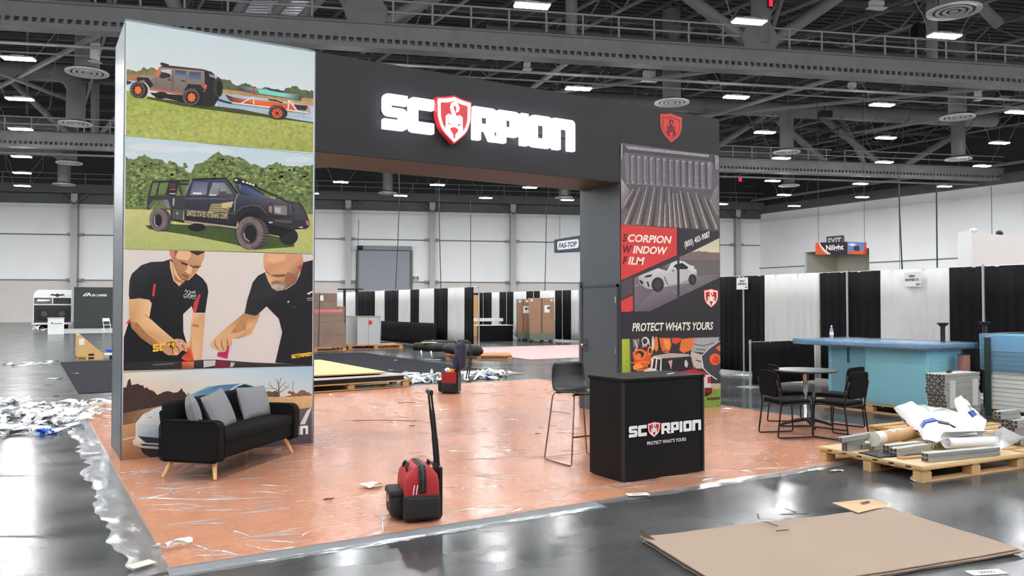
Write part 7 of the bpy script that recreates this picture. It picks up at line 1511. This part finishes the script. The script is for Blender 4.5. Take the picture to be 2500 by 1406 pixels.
# second pallet with the tall bundle
pallet('pine pallet behind, carrying the tall bundle of profiles', (9.35, -3.9, 0), math.radians(-3), 1.7, 1.3, boards=7, h=.14)
pallet('pine pallet at the right edge behind the near pallet', (9.02, -5.25, 0), math.radians(-4), 1.55, 1.25, boards=7, h=.14)
A0 = fl(2255, 960, .5); E0 = fl(2287, 965, .5)
bx, by = 9.12, -3.68
for r_i in range(8):
    for c_i in range(3):
        y = by-.085*c_i; x = bx+random.uniform(-.02, .02)+(.03 if r_i in (3, 4) else 0)
        profile('square profile in the tall bundle, %s column, %s row from the top' % (['rear', 'middle', 'front'][c_i], ORD[7-r_i]), (x, y, .142+.042+r_i*.0855), (x+.8, y, .142+.042+r_i*.0855), .083, .084, 'tall bundle of profiles')
for x in (.1, .62): 
    t = thing('bundle_wrap', 'clear film band around the %s end of the tall profile bundle' % ('left' if x < .3 else 'right'), 'film band', (bx+x, by-.085, .142)); mb = MB(); mb.bb((0, -.135, .25), (.12, .135, .60)); mb.v = [(a+.01*mnoise.noise(Vector((a*20, b*20, c*20))), b*1.03, c) for a, b, c in mb.v]; obj('band', mb, M_torn, t)
p = (bx+.35, by-.06, .83+.0); t = thing('black_clip', 'small black clip on top of the tall profile bundle', 'clip', (bx+.33, by-.08, .829), .3); mb = MB(); mb.rbox((0, 0, .012), (.13, .05, .022), .008, 2); obj('body', mb, M_blk, t); mb = MB(); mb.box((.03, 0, .028), (.04, .03, .012)); obj('lever', mb, M_blk, t)
rx, ry = 8.35, -4.98
for i, (x, y, z, L, lab) in enumerate(((8.55, -4.85, .19, 1.0, 'profile at the bottom right behind the white bags, rear one'), (8.55, -4.945, .19, 1.0, 'profile at the bottom right behind the white bags, middle one'), (8.55, -5.04, .19, 1.0, 'profile at the bottom right behind the white bags, front one'), (8.6, -4.86, .282, 1.0, 'profile in the second layer at right, rear one'), (8.6, -4.955, .282, 1.0, 'profile in the second layer at right, front one'), (8.58, -4.9, .374, .9, 'profile in the third layer at right, rear one'), (8.58, -4.995, .374, .9, 'profile in the third layer at right, front one'), (8.5, -4.86, .466, .36, 'short profile on the very top of the right pile'))):
    profile(lab, (x, y, z), (x+L, y-.03, z), .09, .088, 'profiles piled at the right edge')
profile('single profile poking out left of the white bags', fl(2172, 1028, .3), fl(2215, 1022, .3), .07, .055, 'loose profiles on the near pallet') if False else None
profile('single profile poking out left of the white bags', (8.02, -4.02, .19), (8.62, -4.05, .19), .07, .06, 'profiles behind the white bags')
profile('lower profile under the one poking out left of the white bags', (8.3, -4.16, .175), (8.7, -4.18, .175), .07, .06, 'profiles behind the white bags')
for i, (x, y) in enumerate(((8.1, -5.45), (8.16, -5.55), (8.4, -5.4))): profile('thin profile at the bottom right corner of the right pile, %s' % ['left', 'front', 'rear'][i], (x, y, .17), (x+.8, y-.02, .17), .07, .05, 'thin profiles at the right edge')
# white foam bags and foam roll heaped on the near pallet
M_foam = mat('white_foam', (228, 229, 228), rough=.45, spec=.4, bump=.15, bscale=8)
M_foam_t = film_mat('foam_film', (.9, .91, .91), .62, .25, .4, 6, (1, 1, 1), .06)
def crumple(name, lab, outline, thick_, seed, m=M_foam, dens=20, lift=0.0):
    """soft bag: outline given as pixel + height, puffed up"""
    rnd = random.Random(seed)
    P = [fl(px, py, z) for px, py, z in outline]; n = len(P); c = sum(P, Vector())/n; K = 9
    vs = []; fs = []
    for sg in (1, -1):
        off = len(vs)
        for j in range(K):
            k = 1-j/K
            for i in range(n*4):
                a = P[i//4].lerp(P[(i//4+1) % n], (i % 4)/4); p = c.lerp(a, k); hgt = thick_*(1-k**2.2)**.6*.5
                nz = mnoise.noise(Vector((p.x*5+seed, p.y*5, sg+p.z*3)))*.035+abs(mnoise.noise(Vector((p.x*9, p.y*9+seed, sg))))*.03
                q = p+Vector((.3*nz, -.2*nz, sg*hgt+nz*(1-k*.3)+lift)); q.z = max(q.z, ZD+.006); vs.append(q)
        cc = c+Vector((0, 0, sg*thick_*.5)); vs.append(cc); m_ = n*4
        for j in range(K-1):
            for i in range(m_):
                f = (off+j*m_+i, off+j*m_+(i+1) % m_, off+(j+1)*m_+(i+1) % m_, off+(j+1)*m_+i); fs.append(f if sg > 0 else f[::-1])
        for i in range(m_): f = (off+(K-1)*m_+i, off+(K-1)*m_+(i+1) % m_, off+K*m_); fs.append(f if sg > 0 else f[::-1])
    t = thing(name, lab, 'packing foam', (c.x, c.y, 0)); mb = MB(); mb.add([v-Vector((c.x, c.y, 0)) for v in vs], fs); obj('bag', mb, m, t, smooth=40); return t, c
t, c = crumple('foam_bag', 'big crumpled white foam bag with a blue stripe on the near pallet', [(2182, 996, .42), (2215, 988, .46), (2260, 1000, .5), (2320, 1010, .5), (2375, 1025, .45), (2385, 1062, .33), (2330, 1066, .30), (2285, 1080, .25), (2255, 1072, .27), (2222, 1040, .33), (2194, 1014, .38)], .22, 3)
def decal(t, c, quads, m, name, z):
    mb = MB()
    for q in quads: mb.add([fl(px, py, zz)-Vector((c.x, c.y, 0)) for px, py, zz in q], [tuple(range(len(q)))])
    o = obj(name, mb, m, t); o.modifiers.new('thickness', 'SOLIDIFY').thickness = .012; return o
M_bst = mat('blue_stripe', (30, 62, 160), rough=.5)
decal(t, c, [[(2247, 1040, .52), (2256, 1028, .55), (2280, 1022, .58), (2290, 1028, .58), (2262, 1034, .56), (2252, 1046, .52)]], M_bst, 'blue_stripe', 0)
decal(t, c, [[(2290, 1028, .58), (2318, 1034, .58), (2316, 1038, .57), (2290, 1033, .57)], [(2318, 1034, .57), (2334, 1042, .54), (2328, 1041, .54)]], M_blk, 'dark_print', 0)
t, c = crumple('foam_bag', 'upright folded white foam bag with a blue mark behind the big bag', [(2330, 975, .62), (2345, 968, .66), (2362, 985, .6), (2372, 1006, .52), (2408, 1028, .42), (2400, 1060, .3), (2370, 1058, .3), (2345, 1030, .42), (2335, 1000, .52)], .16, 9)
decal(t, c, [[(2362, 1006, .70), (2374, 1001, .71), (2382, 1014, .66), (2374, 1019, .65)]], M_bst, 'blue_mark', 0)
A, B = fl(2312, 1078, ZD+.11), fl(2425, 1074, ZD+.11); t = thing('foam_roll', 'loose white foam roll lying before the foam bags', 'foam roll', (A.x, A.y, A.z), math.atan2((B-A).y, (B-A).x)); L = (B-A).length
mb = MB(); sp = [(r*math.cos(th), r*math.sin(th)*.9) for th, r in [(k*.35, .02+.0042*k) for k in range(24)]]
mb.grid(lambda u, v: (u*L*(1+.05*math.sin(v*5)), *(lambda q: (q[0], q[1]))(sp[min(23, int(v*23+.001))])), 10, 23); o = obj('roll', mb, M_foam, t, smooth=True); o.modifiers.new('thickness', 'SOLIDIFY').thickness = .004
t, c = crumple('foam_sheet', 'thin translucent white foam sheet at the right of the foam roll', [(2410, 1062, .3), (2450, 1042, .42), (2500, 1068, .33), (2470, 1085, .24), (2432, 1100, .19), (2418, 1084, .22)], .02, 5, M_foam_t)
p = fl(2280, 1096, ZD); t = thing('white_strap', 'loop of white strap before the foam roll', 'strap', (p.x, p.y, ZD), .4); mb = MB(); mb.tube([(-.05, 0, .01), (-.045, 0, .06), (0, .01, .09), (.05, 0, .06), (.07, -.03, .01)], .012, 6, flat=.3); obj('loop', mb, M_white, t, smooth=True)
p = fl(2240, 1172); t = thing('white_strap', 'curl of white strap on the floor under the near pallet corner', 'strap', (p.x, p.y, .0), .4); mb = MB(); mb.tube([(-.12, 0, .012), (-.05, .05, .012), (.05, .05, .02), (.09, 0, .05), (.03, -.05, .03), (-.06, -.04, .012)], .012, 6, flat=.3); obj('loop', mb, M_white, t, smooth=True)
